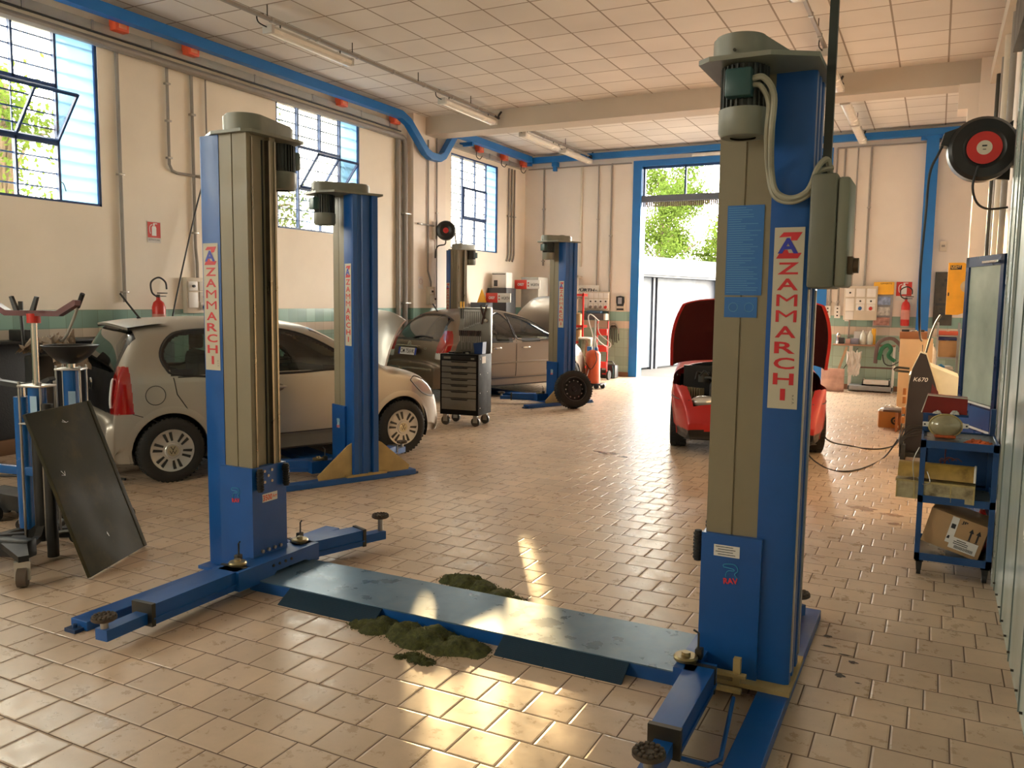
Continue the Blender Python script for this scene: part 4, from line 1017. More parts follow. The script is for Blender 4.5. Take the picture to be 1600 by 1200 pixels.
regs = [
    ('tail_light', redlens, lambda x, y, z, t: .60 < abs(y) and z < 1.06 and x < .22 - .06 * (z - .64) and z > .645 and abs(y) > .635 - .0 * z, 'tall red lamp at the rear corner'),
    ('rear_window', carglass, lambda x, y, z, t: x < .30 and 1.0 < z < 1.36 and abs(y) < .60 - .18 * (z - 1.0), 'tinted rear window'),
    ('tailgate', blacktrim, lambda x, y, z, t: x < .30 and .645 < z < 1.37 and abs(y) < .665 - .14 * (z - .95), 'glossy black tailgate'),
    ('windshield', carglass, lambda x, y, z, t: 2.0 < x < 2.74 and z > C.top(x) - .07 and z > 1.0 and abs(y) < .60 - .1 * (z - 1), None),
    ('side_window', carglass, lambda x, y, z, t: abs(y) > .42 and (inpoly(x, z, rearwin) and pdist(x, z, rearwin) > .035 or inpoly(x, z, frontwin) and pdist(x, z, frontwin) > .03), None),
    ('window_frame', blacktrim, lambda x, y, z, t: abs(y) > .42 and .94 < z and (inpoly(x, z, rearwin) or inpoly(x, z, frontwin) or (1.2 < x < 1.31 and .965 < z < 1.37)), None),
    ('cut', black, lambda x, y, z, t: 2.80 < x < 3.36 and z > C.top(x) - .06 and abs(y) < .62, None),
    ('sill_panel', sill, lambda x, y, z, t: .95 < x < 2.55 and z < .36 and abs(y) > .5, 'darker strip along the sill'),
    ('headlight', clearlens, lambda x, y, z, t: abs(y) > .44 and x > 3.08 and .60 < z < .60 + .26 * (1 - (3.50 - x) / .9) + .02, 'clear headlight'),
]
parts = C.build(c1, silver, regs, [(.53, .345), (2.95, .345)], [
    ('door_gap', [(.93, .32), (.70, .62), (.585, .80), (.56, .95)], .005), ('door_gap', [(1.255, .36), (1.255, .95)], .004), ('door_gap', [(2.42, .36), (2.47, .70), (2.40, .95)], .004),
    ('bumper_gap', [(.205, .645), (.38, .58), (.50, .50)], .0035), ('window_seal', [(.6, .952), (1.2, .952), (1.8, .952), (2.36, .952)], .006), ('sill_line', [(.95, .355), (1.7, .35), (2.55, .355)], .005)])
for P_, C_, wins, of in ((parts['body'], C, (rearwin, frontwin), .035),):
    for w_ in wins:
        for sg in (-1, 1):
            m = MB(); m.tube(C_.side(w_ + [w_[0]], sg, -.002), .012, 6, smooth=False); m.build('window_seal', blacktrim, P_)
for sg in (-1, 1):
    m = MB(); m.tube(C.side([(3.06, .80), (3.12, .84), (3.24, .80), (3.36, .72), (3.44, .62), (3.38, .60), (3.22, .66), (3.06, .80)], sg, .0), .007, 6); m.build('headlight_rim', blacktrim, parts['body'])
    for ax in (.53, 2.95): wheel(c1, ax, sg * .735, sg, .292, .165)
    y = -1
m = MB()
for x, z in ((1.02, .83), (2.02 - .65, .80)):
    pass
for sg in (-1, 1):
    for x in (.98, 1.52):
        yy = sg * (C.W(x, .81) + .0)
        m = MB(); m.M = Matrix.Translation((x, yy, .81)); m.ball((0, 0, 0), 1, 14, (.085, .012, .042)); rc = m.build('door_handle', sill, parts['body'])
        m = MB(); m.M = Matrix.Translation((x - .01, yy + sg * .018, .815)); m.ball((0, 0, 0), 1, 14, (.115, .016, .019)); m.build('door_handle', silver, parts['body'])
m = MB(); m.tube(C.side([(.40 + .085 * math.cos(t), .80 + .085 * math.sin(t)) for t in [2 * PI * k / 24 for k in range(25)]], -1, 0), .0035, 6, smooth=False); m.build('fuel_flap_gap', black, parts['body'])
m = MB(); m.prism([(.02, 1.405), (.40, 1.445), (.45, 1.452), (.10, 1.425)], -.62, .62, 'y'); m.box(.02, .30, -.60, .60, 1.395, 1.41)
m = MB()
def spo(u, v):
    y = (v * 2 - 1) * .52; x = .19 + u * .34 + .10 * (abs(y) / .6) ** 3; z = 1.425 + .04 * math.sin(u * 1.4) - .05 * (abs(y) / .6) ** 2.5
    return (x, y, z)
m.grid(spo, 8, 20); m.grid(lambda u, v: (spo(u, v)[0] + .012 * u, spo(u, v)[1], spo(u, v)[2] - .02), 8, 20); m.grid(lambda u, v: (spo(0, v)[0] + .004 * u, spo(0, v)[1], spo(0, v)[2] - .02 * u), 1, 20)
m.build('roof_spoiler', silver, parts['body'])
m = MB(); m.cyl((.055, .0, .86), (.040, 0, .86), .055, n=24); b = m.build('rear_badge', chrome, parts['tailgate'])
m = MB(); m.cyl((.041, .0, .86), (.036, 0, .86), .043, n=24); m.build('badge_field', black, b)
m = MB(); fr = frame((.035, 0, .86), (0, -1, 0), (0, 0, 1)); text_mb(m, 'V', .04, .03, fr @ Matrix.Translation((0, .018, 0)), .001); text_mb(m, 'W', .06, .03, fr @ Matrix.Translation((0, -.014, 0)), .001); m.build('badge_letters', chrome, b, smooth=False, recalc=False)
m = MB(); m.tube([(.16, 0.05, 1.03), (.13, -.15, 1.01), (.13, -.38, 1.0)], .010, 6); m.build('rear_wiper', black, parts['tailgate'])
m = MB(); m.tube([(.03, .30, .60), (-.004, .29, .52), (-.006, .28, .38), (-.006, -.28, .38), (-.004, -.30, .52), (.0, -.30, .60)], .006, 6, smooth=False); m.build('plate_recess', sill, parts['body'])
for sg in (-1,):
    m = MB(); m.tube([(.055, sg * .695, .70), (.05, sg * .71, .78), (.07, sg * .70, .92), (.09, sg * .66, .95)], .010, 6); m.build('lamp_bar', whiteink, parts['tail_light'])
m = MB(); m.tube([(.50, -.02, 1.462), (.40, -.02, 1.60), (.33, -.02, 1.70)], .009, 6, smooth=False); m.cyl((.50, -.02, 1.45), (.48, -.02, 1.48), .02, .012); m.build('aerial', black, c1)
for sg in (-1, 1):
    m = MB(); m.ball((2.42, sg * .90, .99), .09, 14, (.7, .9, .75)); m.box(2.40, 2.44, sg * .78, sg * .86, .95, .99); m.build('door_mirror', silver, c1)
cabin(c1, .4, 2.6, 1.6, 2.12)
m = MB(); m.box(2.75, 3.4, -.55, .55, .45, .80, .05); m.box(2.95, 3.2, -.35, .15, .8, .88, .03); m.cyl((3.05, .3, .8), (3.05, .3, .9), .09); m.build('engine', darksteel, c1)
def bonnet(P, Cx, xa, xb, yw, ang, mat, flat=1.0, zoff=0.0, name='bonnet'):
    """raised bonnet hinged along its rear edge at x = xa"""
    H0 = Vector((xa, 0, Cx.top(xa) - .02)); th = math.radians(ang); ca, sa = math.cos(th), math.sin(th)
    def P_(u, v, t):
        y = (v * 2 - 1); x = xa + (xb - xa) * u; w = min(yw, Cx.hw(x) * .97) * (1 - .07 * u ** 3)
        X_ = x - .10 * abs(y) ** 3 * u; yy = y * w
        top = Cx.top(x); z = top - (.05 + .10 * u * 0) * abs(y) ** 4 * flat - t
        dx, dz = X_ - H0.x, z - H0.z
        return (H0.x + dx * ca - dz * sa, yy * (1 - .02 * (t > 0)), H0.z + dx * sa + dz * ca + zoff)
    m = MB(); m.grid(lambda u, v: P_(u, v, 0), 18, 24); o = m.build(name, mat, P, recalc=False)
    m = MB(); m.grid(lambda u, v: P_(u, v, .03), 18, 24)
    m.grid(lambda u, v: P_(1, v, .03 * u), 1, 24); m.grid(lambda u, v: P_(v, 0, .03 * u), 1, 18); m.grid(lambda u, v: P_(v, 1, .03 * u), 1, 18); i_ = m.build('bonnet_lining', mat, o)
    m = MB(); m.grid(lambda u, v: P_(.12 + .76 * u, .12 + .76 * v, .036), 10, 14); m.build('sound_pad', black, o)
    m = MB(); m.tube([(xb - .15, yw * .75, Cx.top(xb - .15) - .05), P_(.7, .88, .04)], .006, 6, smooth=False); m.build('prop_rod', steel, o)
    return o
bonnet(c1, C, 2.80, 3.42, .64, 84, silver)

# --- bronze hatchback
S2 = dict(L=3.72, W=1.667, H=1.52, z0=.22, belt=.95, ra=.30, n=3.0, tumble=.24, kr=.17, rr=.5, kf=.30, rf=.95, N=320, NQ=60,
          prof=[(.06, .225), (.01, .34), (0, .46), (.01, .60), (.03, .64), (.09, .66), (.11, .80), (.17, .98), (.30, 1.20), (.44, 1.39), (.55, 1.455), (.80, 1.50), (1.3, 1.525), (1.8, 1.50), (2.2, 1.42), (2.55, 1.24), (2.85, 1.06), (2.95, 1.02), (3.15, .97), (3.4, .87), (3.6, .70), (3.69, .52), (3.72, .40), (3.68, .28), (3.62, .225)])
c2 = thing('hatchback_car', 'bronze rounded hatchback with number plate and raised bonnet, standing between the two farther lifts', 'car', (-7.85, 11.55, 0), math.atan2(.934, .358), 'cars under repair')
C2 = Car(S2)
rearglass = glass('dark_rear_glass', (0.10, 0.15, 0.14, 1), 1.0, .02)
rw = spline_poly([(.98, 1.0), (1.0, 1.2), (1.12, 1.38), (1.40, 1.425), (1.60, 1.42), (1.66, 1.0)], 4)
fw = spline_poly([(1.74, 1.0), (1.70, 1.41), (1.9, 1.405), (2.2, 1.33), (2.5, 1.16), (2.66, 1.03), (2.6, 1.0)], 4)
regs = [
    ('tail_light', redlens, lambda x, y, z, t: abs(y) > .58 - .0 * z and .80 < z < 1.16 and x < .12 + .38 * (z - .72) + .10 and abs(y) > .60, 'red lamp with clear foot at rear corner'),
    ('reversing_light', clearlens, lambda x, y, z, t: abs(y) > .60 and .70 < z <= .80 and x < .20, 'clear lower lamp'),
    ('rear_window', rearglass, lambda x, y, z, t: x < .50 and 1.02 < z < 1.40 and abs(y) < .60 - .25 * (z - 1.02), 'tinted rear window'),
    ('rear_window_frame', blacktrim, lambda x, y, z, t: x < .52 and .985 < z < 1.43 and abs(y) < .64 - .25 * (z - 1.02), None),
    ('windshield', carglass, lambda x, y, z, t: 2.15 < x < 2.86 and z > C2.top(x) - .08 and z > 1.06 and abs(y) < .62 - .1 * (z - 1), None),
    ('side_window', carglass, lambda x, y, z, t: abs(y) > .40 and (inpoly(x, z, rw) and pdist(x, z, rw) > .02 or inpoly(x, z, fw) and pdist(x, z, fw) > .02), None),
    ('window_frame', blacktrim, lambda x, y, z, t: abs(y) > .40 and .97 < z and (inpoly(x, z, rw) or inpoly(x, z, fw)), None),
    ('cut', black, lambda x, y, z, t: 2.95 < x < 3.5 and z > C2.top(x) - .07 and abs(y) < .64, None),
    ('headlight', clearlens, lambda x, y, z, t: abs(y) > .40 and x > 3.15 and .66 < z < .85, None),
]
p2 = C2.build(c2, bronze, regs, [(.62, .345), (3.02, .345)], [('door_gap', [(1.70, .36), (1.70, .98)], .005), ('door_gap', [(2.66, .36), (2.70, .7), (2.62, .98)], .005), ('door_gap', [(1.02, .5), (.95, .75), (1.0, .98)], .005), ('side_rubbing_strip', [(1.1, .60), (2.0, .61), (2.8, .60)], .016), ('sill_line', [(1.0, .34), (2.6, .34)], .012)])
for w_ in (rw, fw):
    for sg in (-1, 1):
        m = MB(); m.tube(C2.side(w_ + [w_[0]], sg, -.002), .012, 6, smooth=False); m.build('window_seal', blacktrim, p2['body'])
for sg in (-1, 1):
    for ax in (.62, 3.02): wheel(c2, ax, sg * .74, sg, .295, .17)
    for x in (1.25, 1.92):
        m = MB(); m.M = Matrix.Translation((x, sg * (C2.W(x, .86) + .012), .86)); m.ball((0, 0, 0), 1, 14, (.10, .016, .02)); m.build('door_handle', chrome, p2['body'])
    m = MB(); m.ball((2.60, sg * .93, 1.03), .10, 14, (.7, .9, .75)); m.box(2.58, 2.62, sg * .80, sg * .88, .98, 1.02); m.build('door_mirror', blacktrim, c2)
frp = frame((.035, .10, .80), (0, -1, 0), (-.12, 0, 1))
frp = frame((.062, .10, .80), (0, -1, 0), (.2, 0, 1))
m = MB(); rect(m, frp, .52, .12, .02); pl = m.build('number_plate', whiteink, p2['body'], smooth=False, recalc=False)
m = MB(); text_mb(m, 'CM 756VK', .40, .075, frp, .0225, bold=.01); m.build('plate_characters', blackink, pl, smooth=False, recalc=False)
m = MB(); rect(m, frp, .05, .12, .0215, -.235); rect(m, frp, .05, .12, .0215, .235); m.build('plate_band', pbr('plate_blue', (.02, .05, .4, 1)), pl, smooth=False, recalc=False)
m = MB(); m.M = frp; m.box(-.30, .30, .075, .10, -.02, .05, .01); m.build('plate_lamp_strip', pbr('light_bronze_trim', (.40, .36, .30, 1), .25, metal=.7), p2['body'])
m = MB(); fe = frame((.105, .10, .94), (0, -1, 0), (.25, 0, 1))
for k in range(2):
    o_ = k * .03 - .02; quad(m, fe, [(-.05, o_ - .02), (0, o_ + .012), (.05, o_ - .02), (.05, o_ - .006), (0, o_ + .028), (-.05, o_ - .006)], .015)
m.build('chevron_badge', chrome, p2['body'], smooth=False, recalc=False)
m = MB(); text_mb(m, 'C3', .07, .03, frame((.10, -.36, .86), (0, -1, 0), (.25, 0, 1)), .018); m.build('model_lettering', chrome, p2['body'], smooth=False, recalc=False)
m = MB(); m.box(-.01, .05, -.62, .62, .50, .545, .012); m.build('bumper_strip', pbr('light_bronze_trim', (.40, .36, .30, 1), .25, metal=.7), p2['body'])
m = MB(); m.tube([(.18, .12, 1.03), (.20, -.1, 1.06), (.20, -.40, 1.04)], .012, 6); m.build('rear_wiper', black, p2['body'])
m = MB(); m.tube([(.60, 0, 1.47), (.50, 0, 1.60)], .012, 6, smooth=False); m.build('aerial', black, c2)
cabin(c2, .5, 2.7, 1.6, 2.25)
m = MB(); m.box(2.9, 3.5, -.55, .55, .45, .84, .05); m.build('engine', darksteel, c2)
bonnet(c2, C2, 2.95, 3.66, .74, 98, bronze, 1.6)

# --- red hatchback facing the camera, clamshell bonnet up
S3 = dict(L=4.0, W=1.70, H=1.42, z0=.20, belt=.80, ra=.30, n=2.6, tumble=.24, kr=.15, rr=.6, kf=.24, rf=.85, N=240, NQ=46,
          prof=[(.05, .205), (0, .45), (.03, .80), (.25, .98), (.6, 1.28), (.95, 1.40), (1.6, 1.425), (2.1, 1.36), (2.5, 1.18), (2.82, 1.01), (2.9, .99), (3.2, .95), (3.55, .86), (3.8, .74), (3.93, .60), (3.985, .46), (4.0, .36), (3.97, .27), (3.9, .205)])
hv = Vector((.25, -.968)); C3 = Car(S3)
c3 = thing('hatchback_car', 'red hatchback facing the viewer with clamshell bonnet wide open, before the doorway', 'car', (-2.69, 12.74, 0), math.atan2(hv.y, hv.x), 'cars under repair')
regs = [
    ('windshield', carglass, lambda x, y, z, t: 2.15 < x < 2.84 and z > C3.top(x) - .10 and z > 1.0 and abs(y) < .66 - .15 * (z - 1), None),
    ('side_window', carglass, lambda x, y, z, t: abs(y) > .42 and .95 < x < 2.5 and .98 < z < 1.30 and z < 1.34 - .55 * max(0, x - 1.95) and z < 1.34, None),
    ('cut', black, lambda x, y, z, t: 2.88 < x < 3.93 and z > .57 and (z > .76 or abs(y) < C3.hw(x) * .86), None),
    ('lower_bumper', blacktrim, lambda x, y, z, t: z < .31, 'black lower bumper edge'),
]
p3 = C3.build(c3, redp, regs, [(.78, .34), (3.15, .34)], [('door_gap', [(2.55, .36), (2.6, .75)], .005), ('door_gap', [(1.3, .36), (1.2, .75)], .005)])
for sg in (-1, 1):
    for ax in (.78, 3.15): wheel(c3, ax, sg * .755, sg, .30, .185, 'steel')
cabin(c3, .6, 2.6, 1.6, 2.2)
m = MB(); m.box(2.9, 3.75, -.70, .70, .30, .36); m.box(2.86, 2.92, -.72, .72, .3, .93); bay = m.build('engine_bay', black, c3, smooth=False)
m = MB(); m.box(3.15, 3.60, -.42, .30, .36, .78, .05); m.box(3.25, 3.5, -.36, .1, .78, .84, .03); m.cyl((3.1, .2, .7), (3.1, .2, .88), .11, n=20); m.cyl((3.62, -.30, .6), (3.62, .10, .6), .05); m.build('engine_block', pbr('grimy_engine', (.045, .043, .04, 1), .45, metal=.5, var=.5, scale=25), bay)
m = MB(); m.box(3.40, 3.60, -.28, -.02, .80, .845, .01)
for k in range(3): m.cyl((3.44 + k * .06, -.2, .845), (3.44 + k * .06, -.2, .86), .014, n=8)
m.build('cam_cover', steel, bay)
m = MB(); m.box(3.28, 3.52, .38, .60, .55, .80, .02); m.build('battery', darkplast, bay); m = MB(); m.box(3.27, 3.53, .37, .61, .80, .825, .006); m.build('battery_lid', pbr('pale_lid', (.45, .45, .42, 1)), bay)
m = MB(); rd = random.Random(5)
for k in range(16):
    a = Vector((3.0 + rd.random() * .5, -.6 + rd.random() * 1.2, .75 + rd.random() * .1)); b = a + Vector((.1 + rd.random() * .3, -.2 + rd.random() * .4, -.08 + rd.random() * .12)); m.tube([a, (a + b) / 2 + Vector((0, 0, .05)), b], .009 + .006 * rd.random(), 6)
m.build('hoses', rubber, bay)
m = MB(); m.cyl((3.05, -.48, .75), (3.05, -.48, .86), .07); m.cyl((3.05, .48, .75), (3.05, .48, .86), .07); m.box(3.58, 3.70, -.62, .62, .50, .56, .01); m.build('strut_top', darksteel, bay)
m = MB(); m.box(3.50, 3.66, .40, .54, .50, .66, .03); m.build('washer_bottle', pbr('cloudy_plastic', (.5, .5, .42, 1)), bay)
for sg in (-1, 1):
    m = MB(); m.M = Matrix.Translation((3.76, sg * .48, .60)) @ Matrix.Rotation(sg * -.45, 4, 'Z'); m.ball((0, 0, 0), 1, 18, (.10, .16, .065)); h = m.build('headlight', clearlens, c3)
    m = MB(); m.M = Matrix.Translation((3.42, sg * .60, .62)) @ Matrix.Rotation(sg * -.9, 4, 'Z')
    for k in range(7): m.box(-.12 + k * .035, -.112 + k * .035, -.01, .07, -.08, .09)
    m.build('wing_stiffener', pbr('dull_yellow_metal', (.28, .24, .15, 1), .5), bay, smooth=False)
    m = MB(); m.tube([C3.side([(x, .62)], sg, .004)[0] for x in (3.35, 3.55, 3.75, 3.88)], .006, 6); m.build('bumper_gap', black, p3['body'])
m = MB(); m.box(3.985, 4.01, -.30, -.26, .42, .50, .004); m.box(3.985, 4.01, -.20, -.15, .42, .50, .004); m.build('tow_slot', black, p3['body'])
# clamshell bonnet
th = math.radians(64); ca, sa = math.cos(th), math.sin(th); H0 = Vector((2.90, 0, .97))
def cl(u, v, t):
    a = (v * 2 - 1) * PI / 2 * .98; x = 2.92 + (3.84 - 2.92) * u
    top = C3.top(x); w = C3.hw(x) * (1.035 - .0 * u) - t; n_ = 2.35
    si, co = math.sin(a), math.cos(a)
    yy = w * math.copysign(abs(si) ** (2 / n_), si); zz = .76 - .10 * u + (top - .76 + .10 * u - t) * abs(co) ** (2 / n_)
    dx, dz = x - H0.x - .06 * abs(si) ** 4 * u, zz - H0.z
    return (H0.x + dx * ca - dz * sa, yy, H0.z + dx * sa + dz * ca + .03)
m = MB(); m.grid(lambda u, v: cl(u, v, 0), 20, 48); bo = m.build('bonnet', redp, c3, recalc=False)
m = MB(); m.grid(lambda u, v: cl(1, v, .035 * u), 1, 48); m.grid(lambda u, v: cl(v, 0, .035 * u), 1, 20); m.grid(lambda u, v: cl(v, 1, .035 * u), 1, 20); m.build('bonnet_edge', redp, bo)
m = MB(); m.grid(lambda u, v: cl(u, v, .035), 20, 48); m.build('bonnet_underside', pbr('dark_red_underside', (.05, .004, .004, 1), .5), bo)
m = MB(); m.tube([(3.6, .5, .7), (3.1, .52, 1.2), cl(.75, .8, .04)], .008, 6, smooth=False); m.build('prop_rod', steel, bo)
# ------------------------------------------------------------------ left side, floor objects
def rot_frame(o0, o1, o2): ...
# leaning dark panel
t = thing('leaning_panel', 'dark scuffed metal panel leaning to the left against the workshop jacks', 'panel', (-4.507, 3.389, 0))
M = Matrix(((-.393, -.317, .863, 0), (.92, -.137, .368, 0), (.002, .938, .345, .012), (0, 0, 0, 1)))
pm = pbr('scuffed_dark_metal', (0.028, 0.026, 0.013, 1), .65, metal=.0, spec=.2, var=.25, scale=3, stain=(0.09, 0.06, .02, 1), stain_amt=.5, stain_scale=4)
m = MB(); m.M = M; m.box(-.31, .31, 0, 1.035, -.012, .012, .004); b = m.build('sheet', pm, t)
m = MB(); m.M = M; m.box(.305, .345, 0, 1.035, -.03, .016, .004); m.build('folded_edge', pm, b)
m = MB(); m.M = M; rd = random.Random(2)
for cx, cy in ((.02, .93), (.0, .17), (-.18, .62)):
    for k in range(3):
        a = rd.random() * 3; L_ = .02 + .02 * rd.random(); m.tube([(cx, cy, .0125), (cx + L_ * math.cos(a), cy + L_ * math.sin(a), .0128)], .0016, 4, smooth=False)
m.build('paint_scratch', whiteink, b)
# transmission jacks
def jack(label, x, y, ztop, zc0, zc1, kind, rz):
    t = thing('transmission_jack', label, 'jack', (x, y, 0), rz, 'hydraulic jacks behind the leaning panel')
    m = MB(); m.cyl((0, 0, zc0), (0, 0, zc1), .055, n=24); cy = m.build('hydraulic_cylinder', pbr('jack_blue', (.01, .10, .33, 1), .25, var=.1), t)
    m = MB(); rect(m, frame((.02, -.053, (zc0 + zc1) / 2), (1, 0, 0), (0, 0, 1)), .05, .12, .003); m.build('label_print', pbr('pale_label', (.3, .45, .6, 1)), cy, smooth=False, recalc=False)
    m = MB(); m.box(-.09, .09, -.07, .07, zc1, zc1 + .015, .004); m.box(-.09, .09, -.07, .07, zc0 - .01, zc0, .004); m.build('clamp_plate', steel, t)
    for px_, py_ in ((-.08, -.06), (.08, -.06), (-.08, .06), (.08, .06)): MB().cyl((px_, py_, .1), (px_, py_, zc1 + .035), .008, n=8).build('tie_rod', steel, t)
    MB().cyl((0, 0, .08), (0, 0, zc0), .045, n=16).build('lower_tube', black, t)
    MB().cyl((0, 0, zc1), (0, 0, ztop - .03), .021 if kind == 'fork' else .03, n=20).build('piston_rod', chrome, t)
    if kind == 'fork':
        m = MB(); m.prism([(-.33, .035), (-.20, -.035), (.20, -.035), (.33, .035), (.335, .065), (.32, .07), (.19, .0), (-.19, .0), (-.32, .07), (-.335, .065)], -.025, .025, 'y'); m.M = Matrix.Translation((0, 0, ztop - .02)); m.v = [(v[0], v[1], v[2] + ztop - .02) for v in m.v]
        sd = m.build('saddle_fork', pbr('dark_red_iron', (.10, .012, .012, 1), .4, var=.3), t)
        m = MB(); m.M = Matrix.Translation((0, 0, ztop - .02)); m.cyl((0, 0, -.08), (0, 0, -.02), .04, n=14)
        m.build('saddle_socket', red, sd)
        for s_ in (-1, 1):
            m = MB(); m.prism([(s_ * .045, ztop - .02), (s_ * .085, ztop + .07), (s_ * .105, ztop + .065), (s_ * .075, ztop - .02)], -.08, -.06, 'y'); m.build('locating_fin', black, sd)
    else:
        m = MB(); m.lathe([(0, -.13), (.06, -.12), (.13, -.07), (.185, 0), (.19, .01), (.18, .01), (.12, -.05), (0, -.08)], (0, 0, ztop), (0, 0, 1), 28); m.build('saddle_tray', black, t)
    for a in range(4):
        an = a * PI / 2 + .4; c_, s_ = math.cos(an), math.sin(an)
        m = MB(); m.M = Matrix.Rotation(an, 4, 'Z'); m.prism([(.0, .22), (.0, .10), (.36, .09), (.36, .125), (.10, .135)], -.022, .022, 'y'); lg = m.build('leg', black, t, smooth=False)
        m = MB(); m.M = Matrix.Rotation(an, 4, 'Z'); m.cyl((.35, -.016, .042), (.35, .016, .042), .042, n=18); m.build('caster_wheel', pbr('worn_caster', (.05, .04, .035, 1), .5), lg)
        m = MB(); m.M = Matrix.Rotation(an, 4, 'Z'); m.box(.33, .37, -.024, .024, .05, .095, .004); m.build('caster_fork', galv, lg)
    MB().tube([(.06, 0, .12), (.16, .0, .15), (.3, .02, .16)], .012, 8, smooth=False).build('foot_pedal', darksteel, t)
    return t
jack('tall hydraulic jack with chrome pole and dark red forked saddle', -5.13, 3.32, 1.60, .86, 1.09, 'fork', .25)
jack('shorter hydraulic jack with black bowl saddle, right of the forked jack', -5.56, 3.86, 1.31, .72, 1.14, 'bowl', .6)
t = thing('transmission_jack', 'blue hydraulic jack with dark curved saddle, low between the other two jacks', 'jack', (-5.42, 3.40, 0), .3, 'hydraulic jacks behind the leaning panel')
MB().cyl((0, 0, .1), (0, 0, 1.0), .05, n=20).build('hydraulic_cylinder', pbr('jack_blue', (.01, .10, .33, 1), .25), t)
MB().cyl((0, 0, 1.0), (0, 0, 1.07), .025, n=14).build('piston_rod', chrome, t)
MB().prism([(-.28, .10), (-.18, .02), (0, 0), (.18, .02), (.24, .06), (.23, .08), (.16, .05), (0, .03), (-.17, .05), (-.265, .12)], -.03, .03, 'y').at().build('saddle', black, t).location = (0, 0, 1.06)
for an in (0.2, 2.3, 4.4):
    m = MB(); m.M = Matrix.Rotation(an, 4, 'Z'); m.box(0, .34, -.025, .025, .07, .11, .004); lg = m.build('leg', black, t)
    m = MB(); m.M = Matrix.Rotation(an, 4, 'Z'); m.cyl((.32, -.016, .04), (.32, .016, .04), .04, n=16); m.build('caster_wheel', rubber, lg)
# floor jack / hoist legs at lower left
t = thing('engine_hoist', 'black wheeled hoist base at the left edge, caster in front', 'hoist', (-5.1, 2.95, 0))
m = MB(); m.M = Matrix.Rotation(.35, 4, 'Z'); m.box(-1.0, .30, -.05, .03, .09, .20, .01); m.build('base_beam', black, t)
m = MB(); m.prism([(.16, -.02), (.50, -.13), (.52, -.08), (.30, .05), (.12, .16), (.05, .12)], .15, .185, 'z'); m.build('caster_arm', black, t, smooth=False)
m = MB(); m.cyl((.48, -.125, .058), (.515, -.09, .058), .056, n=22); m.build('caster_wheel', pbr('brown_caster', (.09, .065, .05, 1), .4), t); m = MB(); m.prism([(.47, -.14), (.53, -.08), (.50, -.06), (.44, -.12)], .04, .15, 'z'); m.build('caster_fork', galv, t)
m = MB(); m.cyl((-.02, -.02, .07), (-.02, .03, .07), .07, n=20); m.build('rear_wheel', rubber, t)
m = MB(); m.M = Matrix.Rotation(.15, 4, 'Z'); m.box(-1.2, .12, .46, .50, .47, .53, .008); m.build('blue_handle', pbr('jack_blue', (.01, .10, .33, 1), .25), t)
m = MB(); m.cyl((.17, .30, .02), (.17, .30, 1.0), .035, n=14); m.build('upright_post', black, t)
t = thing('trolley_jack', 'low black trolley jack with paired wheels behind the hoist', 'jack', (-6.0, 3.75, 0), .2)
m = MB(); m.prism([(-.35, .16), (-.30, .22), (.3, .18), (.55, .12), (.55, .07), (-.35, .10)], -.10, .10, 'y'); m.build('frame', black, t, smooth=False)
for x in (-.30, -.16, .42):
    for y in (-.12, .12): m = MB(); m.cyl((x, y - .02, .06), (x, y + .02, .06), .06, n=18); m.build('wheel', rubber, t)
t = thing('workshop_hose', 'dark hose lying on the floor at the far left', 'hose', (-7.5, 4.6, .012))
m = MB(); m.tube([(-1.1, -.1, 0), (-.5, -.25, 0), (.1, .05, 0), (.6, .35, 0), (1.0, .4, 0)], .012, 8); m.build('hose', cable_black, t)
# black boards along the left wall, rag, lever
bm_ = pbr('black_sheet', (0.008, 0.008, 0.010, 1), .6, var=.3, scale=40, bump=.2, bscale=70)
for y0, y1, lab in ((3.2, 5.62, 'black sheet panel against the left wall, nearest one'), (5.63, 7.4, 'black sheet panel against the left wall, behind the silver car')):
    m = MB(); m.box(XL + .03, XL + .10, y0, y1, .16, 1.20, .006); tag(m.build('wall_board_panel'.replace('wall_', ''), bm_), lab, 'board', 'black boards by the left wall')
    
m = MB(); m.box(XL + .02, XL + .14, 3.2, 7.4, .0, .16, .004); tag(m.build('timber_plinth', pbr('brown_timber', (.16, .075, .03, 1), .6)), 'brown timber plinth under the black boards', 'plinth')
m = MB(); m.box(XL + .11, XL + .30, 5.28, 5.45, 1.20, 1.31, .01); tag(m.build('small_box', black), 'small black box on top edge of the black boards', 'box')
MB_shelf = MB(); MB_shelf.box(XL + .1, XL + .34, 3.4, 7.0, 1.17, 1.20, .004); tag(MB_shelf.build('ledge', black), 'narrow black ledge along top of the black boards', 'ledge')
def rag(name, label, loc, sc_, mat, seed, rz=0, n=26):
    rd = random.Random(seed); ox, oy = rd.random() * 50, rd.random() * 50
    t = MB()
    def f(u, v):
        a, b = u * 2 - 1, v * 2 - 1
        e = max(abs(a), abs(b)); h = (1 - e ** 3) * .5
        nn = noise.noise(Vector((a * 2.6 + ox, b * 2.6 + oy, 0))); n2 = noise.noise(Vector((a * 7 + oy, b * 7 + ox, 3)))
        return ((a + .22 * nn) * sc_[0], (b + .25 * n2) * sc_[1], max(.004, (h * (.7 + .9 * nn) + .18 * abs(n2))) * sc_[2])
    t.grid(f, n, n); o = t.build(name, mat); o.location = loc; o.rotation_euler = (0, 0, rz); return tag(o, label, 'cloth')
t = thing('engine_stand_load', 'rag draped over dark part with lever handle, behind the bowl-topped jack', 'machine part', (-6.62, 4.47, 0))
m = MB(); m.box(-.30, -.12, -.10, .10, .02, 1.16, .02); m.build('body', black, t)
